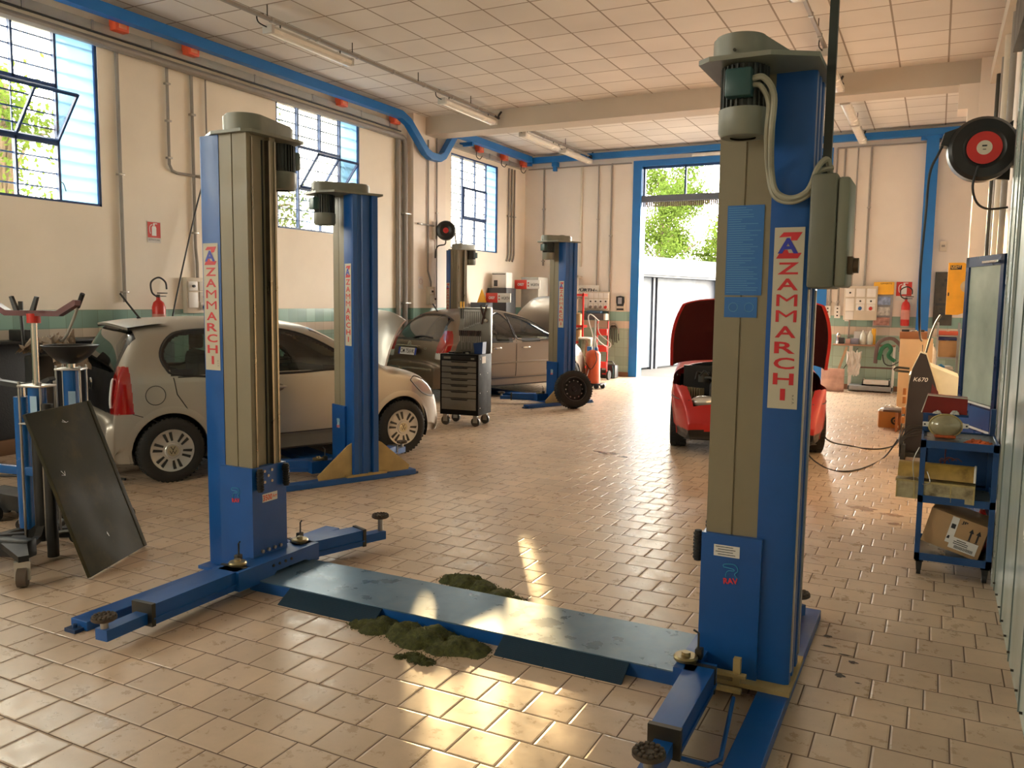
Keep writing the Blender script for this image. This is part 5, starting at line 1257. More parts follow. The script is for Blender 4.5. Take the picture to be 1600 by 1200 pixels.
m = MB(); m.tube([(-.36, -.05, 1.2), (-.37, -.05, 1.35), (-.38, -.05, 1.55)], .014, 8); m.cyl((-.38, -.05, 1.5), (-.38, -.05, 1.62), .02, n=10); m.build('grip_left', black, t)
m = MB(); m.tube([(.0, 0, 1.27), (.12, 0, 1.32), (.22, 0, 1.45), (.33, 0, 1.63)], .012, 8); m.build('lever', galv, t); m = MB(); m.cyl((.30, 0, 1.58), (.37, 0, 1.69), .019, n=10); m.build('lever_grip', black, t)
r_g = MB()
def fr_(u, v):
    a, b = u * 2 - 1, v * 2 - 1; nn = noise.noise(Vector((a * 3, b * 3, 5))); n2 = noise.noise(Vector((a * 8, b * 6, 1)))
    return (-.05 + a * .30 + .05 * n2, b * .14 + .03 * nn, 1.17 + (1 - abs(a) ** 2) * .12 * (1 + nn) + .05 * abs(n2) - .10 * max(0, a - .4) * 2)
r_g.grid(fr_, 34, 20); r_g.build('draped_rag', pbr('dirty_beige_rag', (.26, .20, .15, 1), .9, var=.4, scale=12), t)
# fire extinguishers and signs
def extinguisher(label, loc, rz=0):
    t = thing('fire_extinguisher', label, 'fire extinguisher', loc, rz)
    m = MB(); m.lathe([(0, 0), (.07, 0), (.078, .02), (.078, .38), (.06, .44), (.025, .47), (.025, .50), (0, .50)], (0, 0, 0), (0, 0, 1), 28); b = m.build('cylinder', red, t)
    m = MB(); m.lathe([(.0785, .12), (.0795, .12), (.0795, .30), (.0785, .30)], (0, 0, 0), (0, 0, 1), 28); m.build('label_band', pbr('pink_label', (.6, .25, .2, 1)), b)
    m = MB(); m.cyl((0, 0, .49), (0, 0, .535), .022, n=12); m.box(-.012, .13, -.01, .01, .545, .56, .003); m.box(-.01, .11, -.01, .01, .51, .522, .003); m.build('valve_handle', darksteel, t)
    m = MB(); m.tube([(-.02, 0, .51), (-.09, 0, .56), (-.10, 0, .68), (-.0, -.01, .74), (.09, -.02, .69), (.10, -.03, .60)], .011, 8); m.build('hose', cable_black, t)
    return t
def pictogram(m, fr, k=1.0):
    quad(m, fr, [(-.028 * k, -.06 * k), (.028 * k, -.06 * k), (.028 * k, .025 * k), (.018 * k, .04 * k), (-.018 * k, .04 * k), (-.028 * k, .025 * k)], .0022); rect(m, fr, .02 * k, .018 * k, .0022, 0, .052 * k); rect(m, fr, .05 * k, .008 * k, .0022, .015 * k, .066 * k)
    for a, b in zip([(-.02, .055), (-.045, .045), (-.055, .02), (-.052, -.02)], [(-.045, .045), (-.055, .02), (-.052, -.02), (-.045, -.04)]):
        d = Vector((b[0] - a[0], b[1] - a[1])).normalized() * .004; quad(m, fr, [((a[0] - d.y) * k, (a[1] + d.x) * k), ((b[0] - d.y) * k, (b[1] + d.x) * k), ((b[0] + d.y) * k, (b[1] - d.x) * k), ((a[0] + d.y) * k, (a[1] - d.x) * k)], .0022)
def ext_sign(label, loc, fr_dir, k, cap):
    t = thing('safety_sign', label, 'sign', loc)
    fr = frame((0, 0, 0), fr_dir, (0, 0, 1))
    m = MB(); m.M = fr; m.box(-.105 * k, .105 * k, -.165 * k, .11 * k, -.002, .001); m.build('backing', paper, t, smooth=False)
    m = MB(); rect(m, fr, .2 * k, .2 * k, .0016, 0, .0); m.build('red_field', red, t, smooth=False, recalc=False)
    m = MB(); pictogram(m, fr, k * 1.25); m.build('pictogram', whiteink, t, smooth=False, recalc=False)
    if cap:
        m = MB(); text_mb(m, cap, .17 * k, .022 * k, fr @ Matrix.Translation((0, -.128 * k, 0)), .0018); m.build('caption', blackink, t, smooth=False, recalc=False)
ext_sign('red and white extinguisher sign with caption on the left wall', (XL + .004, 7.22, 2.49), (0, 1, 0), .95, 'ESTINTORE')
extinguisher('fire extinguisher showing above the roof of the silver car', (-8.45, 7.05, 1.16), PI / 2)
m = MB(); m.box(-8.69, -8.33, 6.9, 7.2, 1.13, 1.16); m.box(-8.69, -8.66, 6.9, 7.2, .9, 1.13); tag(m.build('extinguisher_bracket', steel, smooth=False), 'small steel bracket under the extinguisher by the left wall', 'bracket')
def switchboard(label, loc, fr_dir, cells, w, h, name='switch_panel'):
    t = thing(name, label, 'switch panel', loc); fr = frame((0, 0, 0), fr_dir, (0, 0, 1))
    m = MB(); m.M = fr; m.box(-w / 2, w / 2, -h / 2, h / 2, -.005, .07, .005); m.build('backbox', offwhite, t)
    for cx, cy, cw, ch, kind in cells:
        m = MB(); m.M = fr; m.box(cx - cw / 2, cx + cw / 2, cy - ch / 2, cy + ch / 2, .07, .082, .004); c = m.build('module', white, t)
        if kind == 'knob':
            m = MB(); m.M = fr; m.cyl((cx, cy, .08), (cx, cy, .105), .018, n=14); m.build('knob', black, c)
        elif kind:
            col = {'blue': signblue, 'red': red, 'grey': conduitm}[kind]
            m = MB(); m.M = fr; m.cyl((cx, cy - ch * .1, .08), (cx, cy - ch * .22, .12), .032, n=16); m.build('socket_cap', col, c)
    return t
switchboard('cream switch and socket box on left wall behind the near left post', (XL + .01, 7.82, 1.69), (0, 1, 0), [(-.09, .12, .15, .12, 'knob'), (.09, .12, .15, .12, None), (-.09, -.06, .15, .2, None), (.09, -.02, .15, .13, 'knob'), (.09, -.14, .13, .1, 'blue')], .38, .46)
MB_c = MB(); MB_c.tube([(XL + .08, 8.0, 3.3), (XL + .10, 7.8, 2.8), (XL + .12, 7.5, 1.9), (XL + .14, 7.3, 1.25)], .010, 6); tag(MB_c.build('hanging_cable', cable_black), 'thin dark cable hanging slantwise down the left wall', 'cable')
switchboard('small white switch box on the pilaster beside the far left post', (XL + .145, 13.28, 1.74), (0, 1, 0), [(-.03, .08, .12, .1, 'knob'), (-.03, -.07, .12, .16, None), (.07, -.06, .06, .14, 'knob')], .22, .34)
t = thing('paper_notice', 'faint white notice with pink ring on the pilaster', 'notice', (XL + .145, 12.98, 1.98)); fr = frame((0, 0, 0), (0, 1, 0), (0, 0, 1))
m = MB(); rect(m, fr, .16, .22, .001); m.build('sheet', pbr('white_paper', (.75, .72, .70, 1), .7), t, smooth=False, recalc=False)
m = MB(); m.tube([tuple(fr @ Vector((.05 * math.cos(a), .05 * math.sin(a) + .02, .003))) for a in [2 * PI * k / 20 for k in range(21)]], .003, 5, smooth=False); m.build('ring_print', pbr('pink_print', (.6, .3, .28, 1)), t)
# hose reels
def hose_reel(label, loc, rz, R, w, big=False):
    t = thing('hose_reel', label, 'hose reel', loc, rz)
    # local: disc axis along -y
    m = MB(); m.lathe([(0, -w / 2), (R * .55, -w / 2), (R * .62, -w / 2 - .008), (R * .9, -w / 2 + .0), (R, -w / 2 + .03), (R, w / 2 - .03), (R * .9, w / 2), (0, w / 2)], (0, 0, 0), (0, 1, 0), 44); d = m.build('drum', pbr('reel_black', (.014, .013, .013, 1), .35), t)
    m = MB(); m.lathe([(0, -w / 2 - .012), (R * (.50 if big else .28), -w / 2 - .012), (R * (.50 if big else .28), -w / 2 - .004)], (0, 0, 0), (0, 1, 0), 36); m.build('red_disc', pbr('reel_red', (.55, .025, .02, 1), .4), d)
    m = MB(); m.lathe([(0, -w / 2 - .016), (R * (.22 if big else .12), -w / 2 - .016), (R * (.22 if big else .12), -w / 2 - .01)], (0, 0, 0), (0, 1, 0), 28); hub = m.build('hub_label', pbr('cream_hub', (.62, .55, .42, 1)) if big else redlet, d)
    if big:
        m = MB(); rect(m, FY((0, -w / 2 - .016, .012)), .03, .010, .001); rect(m, FY((0, -w / 2 - .016, -.012)), .02, .005, .001); m.build('hub_print', blackink, hub, smooth=False, recalc=False)
    return t, d
t, d = hose_reel('big black hose reel with red disc, high at the right edge', (.215, 6.62, 2.745), .10, .215, .16, True)
m = MB(); m.prism([(.0, .05), (.185, .20), (.185, -.20), (.10, -.19)], .06, .09, 'y'); m.box(.15, .40, -.05, .08, -.12, .12, .01); m.build('wall_mount', black, t)
m = MB(); m.prism([(-.03, .19), (-.24, .12), (-.26, .04), (-.20, .02), (.02, .08)], -.05, .05, 'y'); m.build('outlet_arm', black, t)
m = MB(); m.tube([(-.24, 0, .05), (-.27, 0, -.02), (-.315, 0, -.15), (-.325, 0, -.45), (-.335, 0, -.85), (-.30, .2, -1.25), (-.22, .9, -1.35)], .0085, 8); m.build('hanging_hose', cable_black, t)
m = MB(); m.tube([(-.03, -.09, -.12), (-.055, -.09, -.25), (-.02, -.06, -.36), (.06, 0, -.40), (.18, .02, -.39)], .008, 8); m.build('supply_hose', cable_black, t)
t, d = hose_reel('small black hose reel with red centre on the pilaster above the far left post', (-8.36, 13.55, 2.97), .5, .185, .14)
m = MB(); m.box(-.26, -.19, -.06, .10, -.16, .16, .006); m.build('mount_plate', paper, t)
m = MB(); m.tube([(0, -.03, -.18), (-.02, -.03, -.26), (-.14, -.03, -.29), (-.19, -.03, -.38), (-.20, -.03, -.52)], .012, 8); m.build('hose_tail', cable_black, t)
# ---- tool cabinet on casters
RT = math.atan2(-.10, .99)
t = thing('tool_cabinet', 'black tool cabinet on casters with seven drawers and pegboard of tools', 'tool cabinet', (-5.86, 9.36, 0), math.atan2(.06, .62))
cabm = pbr('cabinet_black', (.006, .005, .005, 1), .6, spec=.2); drw = pbr('drawer_grey', (.20, .19, .165, 1), .4, metal=.3)
W_, D_, z0, z1 = .56, .44, .15, .96
m = MB(); m.box(-.0, W_, 0, D_, z0, z1, .008); b = m.build('cabinet_body', cabm, t)
zz = [.925, .845, .765, .685, .605, .525, .425, .30, .19]
m = MB(); m.box(.03, W_ - .03, -.008, 0, .885, .94, .002); hd = m.build('top_strip', black, t); m = MB(); rect(m, FY((.11, -.009, .91)), .10, .03, .001); rect(m, FY((.48, -.009, .905)), .05, .02, .001); m.build('strip_label', pbr('grey_print', (.25, .24, .2, 1)), hd, smooth=False, recalc=False)
zs = [.875, .795, .715, .635, .555, .475, .375, .215]
for i in range(7):
    a, b_ = zs[i + 1] + .006, zs[i] - .004
    m = MB(); m.box(.03, W_ - .03, -.012, 0, a, b_, .003); dr = m.build('drawer', drw, t)
    m = MB(); m.prism([(.16, b_ - .004), (.42, b_ - .004), (.40, b_ - .022), (.18, b_ - .022)], -.016, -.010, 'y'); m.build('drawer_handle', black, dr, smooth=False)
m = MB()
for y, z in ((.06, .9), (.34, .9), (.06, .7), (.3, .7), (.06, .45), (.3, .45), (.06, .25)): m.cyl((W_, y, z), (W_ + .004, y, z), .006, n=8)
m.build('screw', steel, b)
m = MB(); m.box(W_, W_ + .002, .12, .24, .84, .93); m.build('side_label', paper, b, smooth=False)
for x, y in ((.06, .06), (W_ - .06, .06), (.06, D_ - .06), (W_ - .06, D_ - .06)):
    m = MB(); m.cyl((x, y - .016, .062), (x, y + .016, .062), .062, n=20); cw = m.build('caster_wheel', pbr('caster_grey', (.07, .06, .05, 1), .4), t)
    m = MB(); m.box(x - .03, x + .03, y - .024, y - .018, .05, .15); m.box(x - .03, x + .03, y + .018, y + .024, .05, .15); m.box(x - .03, x + .03, y - .024, y + .024, .13, .15); m.build('caster_fork', galv, cw, smooth=False)
pg = pbr('grey_pegboard', (.22, .21, .18, 1), .5, metal=.2)
m = MB(); m.prism([(.10, .96), (.03, .97), (.06, 1.06), (.10, 1.12), (.10, 1.20), (.07, 1.26), (.09, 1.33), (.10, 1.40), (.08, 1.56), (W_ + .0, 1.56), (W_ + .0, .96)], D_ - .03, D_ - .015, 'y'); pb = m.build('pegboard', pg, t, smooth=False)
m = MB(); m.box(W_ - .008, W_ + .008, D_ - .05, D_ - .005, .96, 1.565, .003); m.box(.08, W_, D_ - .05, D_, 1.56, 1.575, .003); m.build('board_edge', galv, pb)
rd = random.Random(11)
ty = D_ - .045
def tool(label, fn, mat, grp):
    pass
TL = thing
def world_of(root, x, y, z): return root.matrix_world @ Vector((x, y, z))
for i in range(9):
    h = .22 - .01 * i + .02 * rd.random(); x = .17 + i * .028
    p = world_of(t, x, ty, 1.53); q = thing('spanner', ['long', 'second longest', 'third longest', 'medium', 'middle', 'slightly shorter', 'short', 'shorter', 'shortest'][i] + ' spanner in the row hanging on the pegboard', 'spanner', p, t.rotation_euler.z, 'spanners on the pegboard')
    m = MB(); m.box(-.005, .005, -.003, .003, -h, -.02, .001); m.cyl((0, -.004, 0), (0, .004, 0), .014, n=12); m.prism([(-.014, -h - .02), (-.006, -h), (.006, -h), (.014, -h - .02), (.006, -h - .02), (.004, -h - .01), (-.004, -h - .01), (-.006, -h - .02)], -.004, .004, 'y'); m.build('spanner_steel', steel, q)
for i in range(11):
    p = world_of(t, .10 + i * .031, ty, 1.26); q = thing('screwdriver', 'black handled screwdriver, number %s from the left in the rack' % ['one', 'two', 'three', 'four', 'five', 'six', 'seven', 'eight', 'nine', 'ten', 'eleven'][i], 'screwdriver', p, t.rotation_euler.z, 'screwdrivers on the pegboard')
    m = MB(); m.cyl((0, 0, 0), (0, 0, -.075), .011, .008, n=10); m.build('handle', pbr('dark_red_grip', (.035, .012, .012, 1), .4), q); MB().cyl((0, 0, -.075), (0, 0, -.15 - .01 * (i % 3)), .003, n=6).build('blade', steel, q)
for i in range(7):
    p = world_of(t, .13 + i * .05, ty, 1.08); q = thing('hex_key', 'hex key in the low row, number %s from the left' % ['one', 'two', 'three', 'four', 'five', 'six', 'seven'][i], 'hex key', p, t.rotation_euler.z, 'hex keys on the pegboard')
    MB().tube([(0, 0, -.08), (0, 0, .02), (.02, 0, .03)], .003, 6, smooth=False).build('key', steel, q)
p = world_of(t, .44, ty - .01, 1.60); q = thing('pipe_wrench', 'big crossed dark pliers at the right end of the pegboard', 'pliers', p, t.rotation_euler.z)
m = MB(); m.tube([(-.02, 0, 0), (.0, 0, -.1), (.06, 0, -.22)], .011, 8); m.tube([(.07, 0, .01), (.03, 0, -.1), (-.01, 0, -.25)], .011, 8); m.build('arms', pbr('brown_grip', (.05, .02, .015, 1), .4), q); MB().ball((.05, 0, -.2), .03, 10, (1, .5, 1)).build('jaw', steel, q)
for i, x in enumerate((.12, .16)):
    p = world_of(t, x, ty, 1.62); q = thing('yellow_tool', ['yellow handled tool at top left corner of pegboard', 'yellow and black tool second from the pegboard corner'][i], 'tool', p, t.rotation_euler.z)
    MB().cyl((0, 0, .03), (0, 0, -.06), .012, n=10).build('grip', yellow, q); MB().cyl((0, 0, -.06), (0, 0, -.2), .006, n=8).build('shaft', black, q)
p = world_of(t, .50, .2, .962); q = thing('blue_bin', 'small blue plastic bin on top of the cabinet', 'bin', p, t.rotation_euler.z)
m = MB(); m.prism([(-.06, 0), (.05, 0), (.06, .16), (-.08, .14)], -.06, .06, 'y'); m.build('bin', pbr('bin_blue', (.012, .05, .2, 1), .4), q, smooth=False)
for i, (x, y, w_, h_) in enumerate(((.12, .15, .06, .02), (.22, .10, .05, .03), (.30, .2, .07, .025), (.36, .08, .05, .02))):
    p = world_of(t, x, y, .962); q = thing('loose_tool', ['socket holder lying front left on the cabinet top', 'dark ratchet lying second on the cabinet top', 'black tool case at the middle of the cabinet top', 'small steel tool near the right of the cabinet top'][i], 'tool', p, t.rotation_euler.z + i * .7)
    MB().box(-w_, w_, -.02, .02, 0, h_, .006).build('tool', [black, darksteel, black, steel][i], q)
# ---- spare wheel leaning on the far lift post
t = thing('spare_wheel', 'black steel wheel with tyre leaning against the farthest lift post', 'wheel', (-5.0, 12.02, .0), math.radians(105))
wh = wheel(t, 0, 0, -1, .29, .18, 'steel', 'tyre'); t.rotation_euler = Matrix.Rotation(math.radians(50), 3, 'Z').to_4x4().to_euler(); t.rotation_euler = (math.radians(-14), 0, math.radians(42)); t.location = (-4.95, 11.85, .015)
# ---- absorbent granules
gm = pbr('green_absorbent', (0.075, 0.08, 0.022, 1), .95, var=.5, scale=45, bump=.8, bscale=160)
def heap(label, pts, seed, hmax, name='absorbent_heap'):
    """pts: (x, y, radius, height) blobs merged into one granular heap"""
    xs0 = min(p[0] - p[2] for p in pts); xs1 = max(p[0] + p[2] for p in pts); ys0 = min(p[1] - p[2] for p in pts); ys1 = max(p[1] + p[2] for p in pts)
    nx = int((xs1 - xs0) / .012); ny = int((ys1 - ys0) / .012)
    def H(x, y):
        h = -.004
        for px_, py_, r, hh in pts:
            d = math.hypot(x - px_, y - py_) / r * (1 + .35 * noise.noise(Vector((x * 9 + seed, y * 9, 0))))
            if d < 1: h = max(h, .78 * hh * (1 - d * d) ** 1.0 * (1 + .5 * noise.noise(Vector((x * 14, y * 22, seed)))))
        return h + (.012 * noise.noise(Vector((x * 30, y * 30, seed))) + .006 * noise.noise(Vector((x * 80, y * 80, seed)))) * (1 if h > .002 else .3)
    m = MB(); m.grid(lambda u, v: (xs0 + u * (xs1 - xs0), ys0 + v * (ys1 - ys0), H(xs0 + u * (xs1 - xs0), ys0 + v * (ys1 - ys0))), nx, ny)
    m.f = [f for f in m.f if max(m.v[i][2] for i in f) > .0015]
    rd = random.Random(seed)
    for k in range(900):
        p = rd.choice(pts); a = rd.random() * 2 * PI; d = p[2] * (.6 + .75 * rd.random()); x, y = p[0] + d * math.cos(a), p[1] + d * math.sin(a) * .9; s_ = .0015 + .003 * rd.random(); z = max(0, H(x, y))
        o_ = len(m.v); m.v += [(x - s_, y - s_, z), (x + s_, y - s_, z), (x, y + s_, z), (x, y, z + s_ * 1.5)]; m.f += [(o_, o_ + 1, o_ + 3), (o_ + 1, o_ + 2, o_ + 3), (o_ + 2, o_, o_ + 3)]
    o = m.build(name, gm, recalc=False, smooth=True, ang=60); tag(o, label, 'absorbent powder', None, 'stuff'); return o
heap('olive green absorbent powder heaped in front of the crossing plate between its two ramps', [(-2.45, 3.36, .11, .05), (-2.30, 3.35, .11, .07), (-2.14, 3.34, .12, .085), (-1.98, 3.33, .11, .065), (-2.56, 3.34, .07, .025), (-2.04, 3.28, .09, .05), (-2.20, 3.27, .08, .045), (-1.88, 3.34, .08, .04)], 3, .08)
heap('thin spilled streak of olive absorbent powder on the tiles in front of the big heap', [(-2.12, 3.15, .035, .02), (-2.07, 3.12, .04, .022), (-2.02, 3.12, .035, .015), (-2.16, 3.11, .025, .012)], 5, .02)
heap('dark green absorbent powder heap on the far side of the crossing plate', [(-2.50, 4.15, .085, .05), (-2.40, 4.14, .10, .07), (-2.27, 4.11, .09, .055), (-2.14, 4.07, .08, .035), (-2.03, 4.03, .06, .015)], 9, .06)
# floor cables running to the red car
m = MB(); m.tube([(-1.20, 9.9, .45), (-1.05, 10.1, .12), (-.82, 10.45, .01), (-.62, 10.35, .008), (-.45, 10.5, .008), (-.33, 10.9, .03), (-.30, 11.1, .25), (-.24, 10.6, .55)], .009, 6); tag(m.build('booster_cable', cable_black), 'dark cable on the floor from the red car, upper of the two', 'cable')
m = MB(); m.tube([(-1.25, 9.5, .5), (-1.15, 9.1, .15), (-.95, 8.95, .01), (-.73, 8.81, .008), (-.55, 9.2, .008), (-.42, 9.9, .008), (-.30, 10.0, .2)], .008, 6); tag(m.build('booster_cable', cable_black), 'dark cable on the floor from the red car, lower looping one', 'cable')

# dark marks on the tiles
def stain(label, pts, seed, mat, name='floor_stain'):
    rd = random.Random(seed); m = MB()
    for x, y, rx_, ry_ in pts:
        n = 26; o_ = len(m.v); m.v.append((x, y, .0012))
        for k in range(n):
            a = 2 * PI * k / n; f = .75 + .5 * noise.noise(Vector((math.cos(a) * 1.7 + seed, math.sin(a) * 1.7, x * 5))); m.v.append((x + rx_ * f * math.cos(a), y + ry_ * f * math.sin(a), .0012))
        for k in range(n): m.f.append((o_, o_ + 1 + k, o_ + 1 + (k + 1) % n))
    o = m.build(name, mat, recalc=False, smooth=False); tag(o, label, 'stain', None, 'stuff')
stain('black greasy streak on the tiles right of the near right post', [(-.38, 4.22, .05, .012), (-.30, 4.15, .05, .010), (-.26, 4.08, .03, .02), (-.30, 3.9, .03, .03), (-.22, 3.86, .02, .008), (-.40, 4.35, .03, .02)], 3, pbr('grease', (.03, .025, .02, 1), .5, var=.5))
stain('brown damp marks on the tiles in front of the red car', [(-3.15, 8.55, .16, .08), (-2.95, 8.45, .10, .05), (-2.60, 8.50, .14, .05), (-2.45, 8.42, .10, .06), (-3.3, 8.6, .06, .03)], 7, pbr('damp', (.19, .11, .07, 1), .25, var=.4))
stain('faint damp marks on the tiles left of the tool cart', [(-.45, 7.3, .14, .09), (-.25, 7.2, .12, .06), (-.55, 6.9, .12, .05), (-.2, 6.9, .07, .05)], 11, pbr('damp_light', (.33, .21, .145, 1), .25, var=.3))
# ------------------------------------------------------------------ right side
boothm = pbr('pale_green_cladding', (0.50, 0.58, 0.54, 1), .25, metal=.2, var=.15, scale=2.2)
m = MB(); m.box(.40, .46, YF, 6.38, 0, 3.42); m.box(.46, XR, 6.32, 6.38, 0, 3.42); w6 = struct(m.build('wall_booth', boothm, smooth=False))
m = MB()
for y in (5.95, 5.55, 5.0, 4.45, 3.9, 3.35, 2.8): m.box(.394, .402, y, y + .012, .0, 3.4)
m.build('seam', pbr('seam_grey', (.16, .20, .19, 1), .4), w6, smooth=False)
m = MB(); m.box(.392, .40, 6.28, 6.38, 0, 3.42); m.box(.385, .40, 5.62, 5.66, 0, 3.42); m.build('edge_profile', alu, w6, smooth=False)
m = MB()
for k in range(16): m.cyl((.388, 6.2 - k * .22, .05), (.40, 6.2 - k * .22, .05), .006, n=6)
m.build('rivet', darksteel, w6)
m = MB(); m.prism([(.34, 3.30), (.40, 3.30), (.40, 3.6), (.34, 3.6)], 4.2, 6.34, 'y'); tag(m.build('shutter_box', black, smooth=False), 'long black box along the top edge of the pale green partition', 'box')
for i, (y, r, lab) in enumerate(((9.9, .03, 'vertical pipe on right wall nearest the hose reel'), (10.7, .045, 'thick vertical pipe on right wall behind the hose reel'), (11.6, .025, 'thin vertical pipe on right wall near the stepped pillar'), (12.4, .035, 'vertical pipe on right wall next to the stepped pillar'))):
    m = MB(); m.cyl((XR - .06, y, 0), (XR - .06, y, 4.98), r, n=14); tag(m.build('vertical_pipe', [conduitm, offwhite, conduitm, darksteel][i]), lab, 'pipe', 'vertical pipes on the right wall')
m = MB(); m.box(XR - .14, XR, 9.5, 12.9, 4.6, 4.8); tag(m.build('cable_duct', offwhite, smooth=False), 'cream duct high on the right wall above the vertical pipes', 'duct')
# open blue door with misty glass
fl = struct(thing('door_2', None, None, (.40, 6.40, 0), math.atan2(.57, -.20)))
dl = .62; doorb = pbr('door_blue', (.012, .10, .30, 1), .3, var=.1)
m = MB(); m.box(0, dl, -.02, .02, .08, 1.0); m.box(0, .05, -.022, .022, 0, 2.03); m.box(dl - .05, dl, -.022, .022, 0, 2.03); m.box(0, dl, -.022, .022, 1.96, 2.03); m.box(0, dl, -.022, .022, .03, .12); f_ = m.build('door_leaf', pbr('door_frame_blue', (.006, .035, .12, 1), .3), fl, smooth=False)
m = MB(); m.box(.05, dl - .05, -.024, .024, .14, .80); m.box(.05, dl - .05, -.024, .024, .83, .97); m.build('lower_panel', doorb, fl, smooth=False)
m = MB(); m.box(.05, dl - .05, -.0245, .0245, .985, 1.0); m.box(.05, dl - .05, -.0245, .0245, .81, .825); m.build('white_line', whiteink, fl, smooth=False)
mg = pbr('misty_green_glass', (.50, .58, .50, 1), .12, var=.25, scale=3, stain=(.42, .48, .42, 1), stain_amt=.7, stain_scale=4)
m = MB(); m.box(.05, dl - .05, -.008, .008, 1.0, 1.96); m.build('glass_pane', mg, fl, smooth=False)
m = MB(); m.tube([(dl - .03, .03, .93), (dl - .03, .07, .93), (dl - .13, .075, .93)], .009, 8, smooth=False); m.tube([(dl - .03, -.03, .93), (dl - .03, -.07, .93), (dl - .13, -.075, .93)], .009, 8, smooth=False); m.build('door_handle', chrome, fl)
m = MB(); m.box(.05, .28, .024, .05, 1.975, 1.99); m.build('door_closer', chrome, fl, smooth=False)
# blue tool cart
cartm = pbr('cart_blue', (.008, .06, .20, 1), .4, var=.15); cshelf = pbr('oily_shelf', (.09, .11, .10, 1), .3, metal=.3, var=.5, scale=9)
t = thing('tool_cart', 'blue three shelf tool cart with casters beside the pale green partition', 'cart', (-.04, 5.64, 0))
cw, cd = .42, .50
for x, y, zt in ((0, 0, .86), (cw - .03, 0, .86), (0, cd - .03, 1.02), (cw - .03, cd - .03, 1.02)): m = MB(); m.box(x, x + .03, y, y + .03, .10, zt); m.build('post', cartm, t, smooth=False)
for z in (.10, .465, .81):
    m = MB(); m.box(0, cw, 0, .012, z, z + .045); m.box(0, cw, cd - .012, cd, z, z + .045); m.box(0, .012, 0, cd, z, z + .045); m.box(cw - .012, cw, 0, cd, z, z + .045); sh = m.build('shelf_rim', cartm, t, smooth=False)
    m = MB(); m.box(.012, cw - .012, .012, cd - .012, z + (.03 if z > .7 else .01), z + (.036 if z > .7 else .016)); m.build('shelf_tray', cshelf, sh, smooth=False)
m = MB(); m.box(.0, cw, cd - .012, cd - .004, .50, .84); m.build('back_sheet', cartm, t, smooth=False)
m = MB(); m.box(0, .26, cd - .16, cd, .97, .985); m.box(0, .26, cd - .012, cd, .985, 1.0); m.build('upper_ledge', cartm, t, smooth=False)
for x, y in ((.03, .04), (cw - .03, .04), (.03, cd - .04), (cw - .03, cd - .04)):
    m = MB(); m.cyl((x - .012, y, .035), (x + .012, y, .035), .035, n=18); c_ = m.build('caster_wheel', rubber, t)
    m = MB(); m.prism([(x - .02, .10), (x + .02, .10), (x + .014, .03), (x - .014, .03)], y - .022, y - .014, 'y'); m.box(x - .024, x + .024, y - .022, y + .022, .085, .10); m.build('caster_fork', black, c_, smooth=False)
# things on the cart
t = thing('headlamp_unit', 'yellowed spare headlamp with white fixing lugs on the cart top', 'headlamp', (.09, 5.86, .85), .1)
m = MB(); m.M = Matrix.Translation((0, 0, .075)); m.ball((0, 0, 0), 1, 22, (.092, .055, .07)); b = m.build('lens', pbr('yellowed_lens', (.40, .34, .20, 1), .12, coat=1, var=.3, scale=10), t)
m = MB(); m.M = Matrix.Translation((0, .012, .075)); m.tube([(.094 * math.cos(a), -.02, .072 * math.sin(a)) for a in [2 * PI * k / 28 for k in range(29)]], .006, 6, smooth=False); m.build('rim', dirtplast, b)
for s_ in (-1, 1):
    m = MB(); m.box(s_ * .08, s_ * .13, -.012, -.004, .065, .095, .004); m.cyl((s_ * .12, -.013, .08), (s_ * .12, -.0135, .08), .0, n=6); lg = m.build('fixing_lug', white, t); MB().cyl((s_ * .118, -.0135, .08), (s_ * .118, -.010, .08), .006, n=10).build('hole', black, lg)
MB().box(-.06, .06, -.04, .03, .0, .018, .008).build('base_trim', orangerag, t)
rag('orange_rag', 'crumpled orange oily rag at the front of the cart top', (.27, 5.745, .842), (.075, .04, .05), orangerag, 8, -.2, 22)
t = thing('red_case', 'dark red metal case with white rim behind the cart top', 'case', (-.05, 6.00, .985))
m = MB(); m.prism([(0, 0), (.03, .115), (.26, .105), (.26, 0)], .0, .13, 'y'); b = m.build('case_body', pbr('deep_red', (.22, .008, .006, 1), .35), t, smooth=False)
m = MB(); m.tube([(.0, -.003, .0), (.03, -.003, .115), (.26, -.003, .105)], .004, 6, smooth=False); m.build('rim', offwhite, b)
for i, x in enumerate((.09, .19)):
    q = rag('white_wad', ['crumpled white paper wad left in front of red case', 'bigger white paper wad right in front of red case'][i], (x - .05, 5.975, .985), (.025, .018, .04 + .02 * i), cloth, 20 + i, 0, 12)
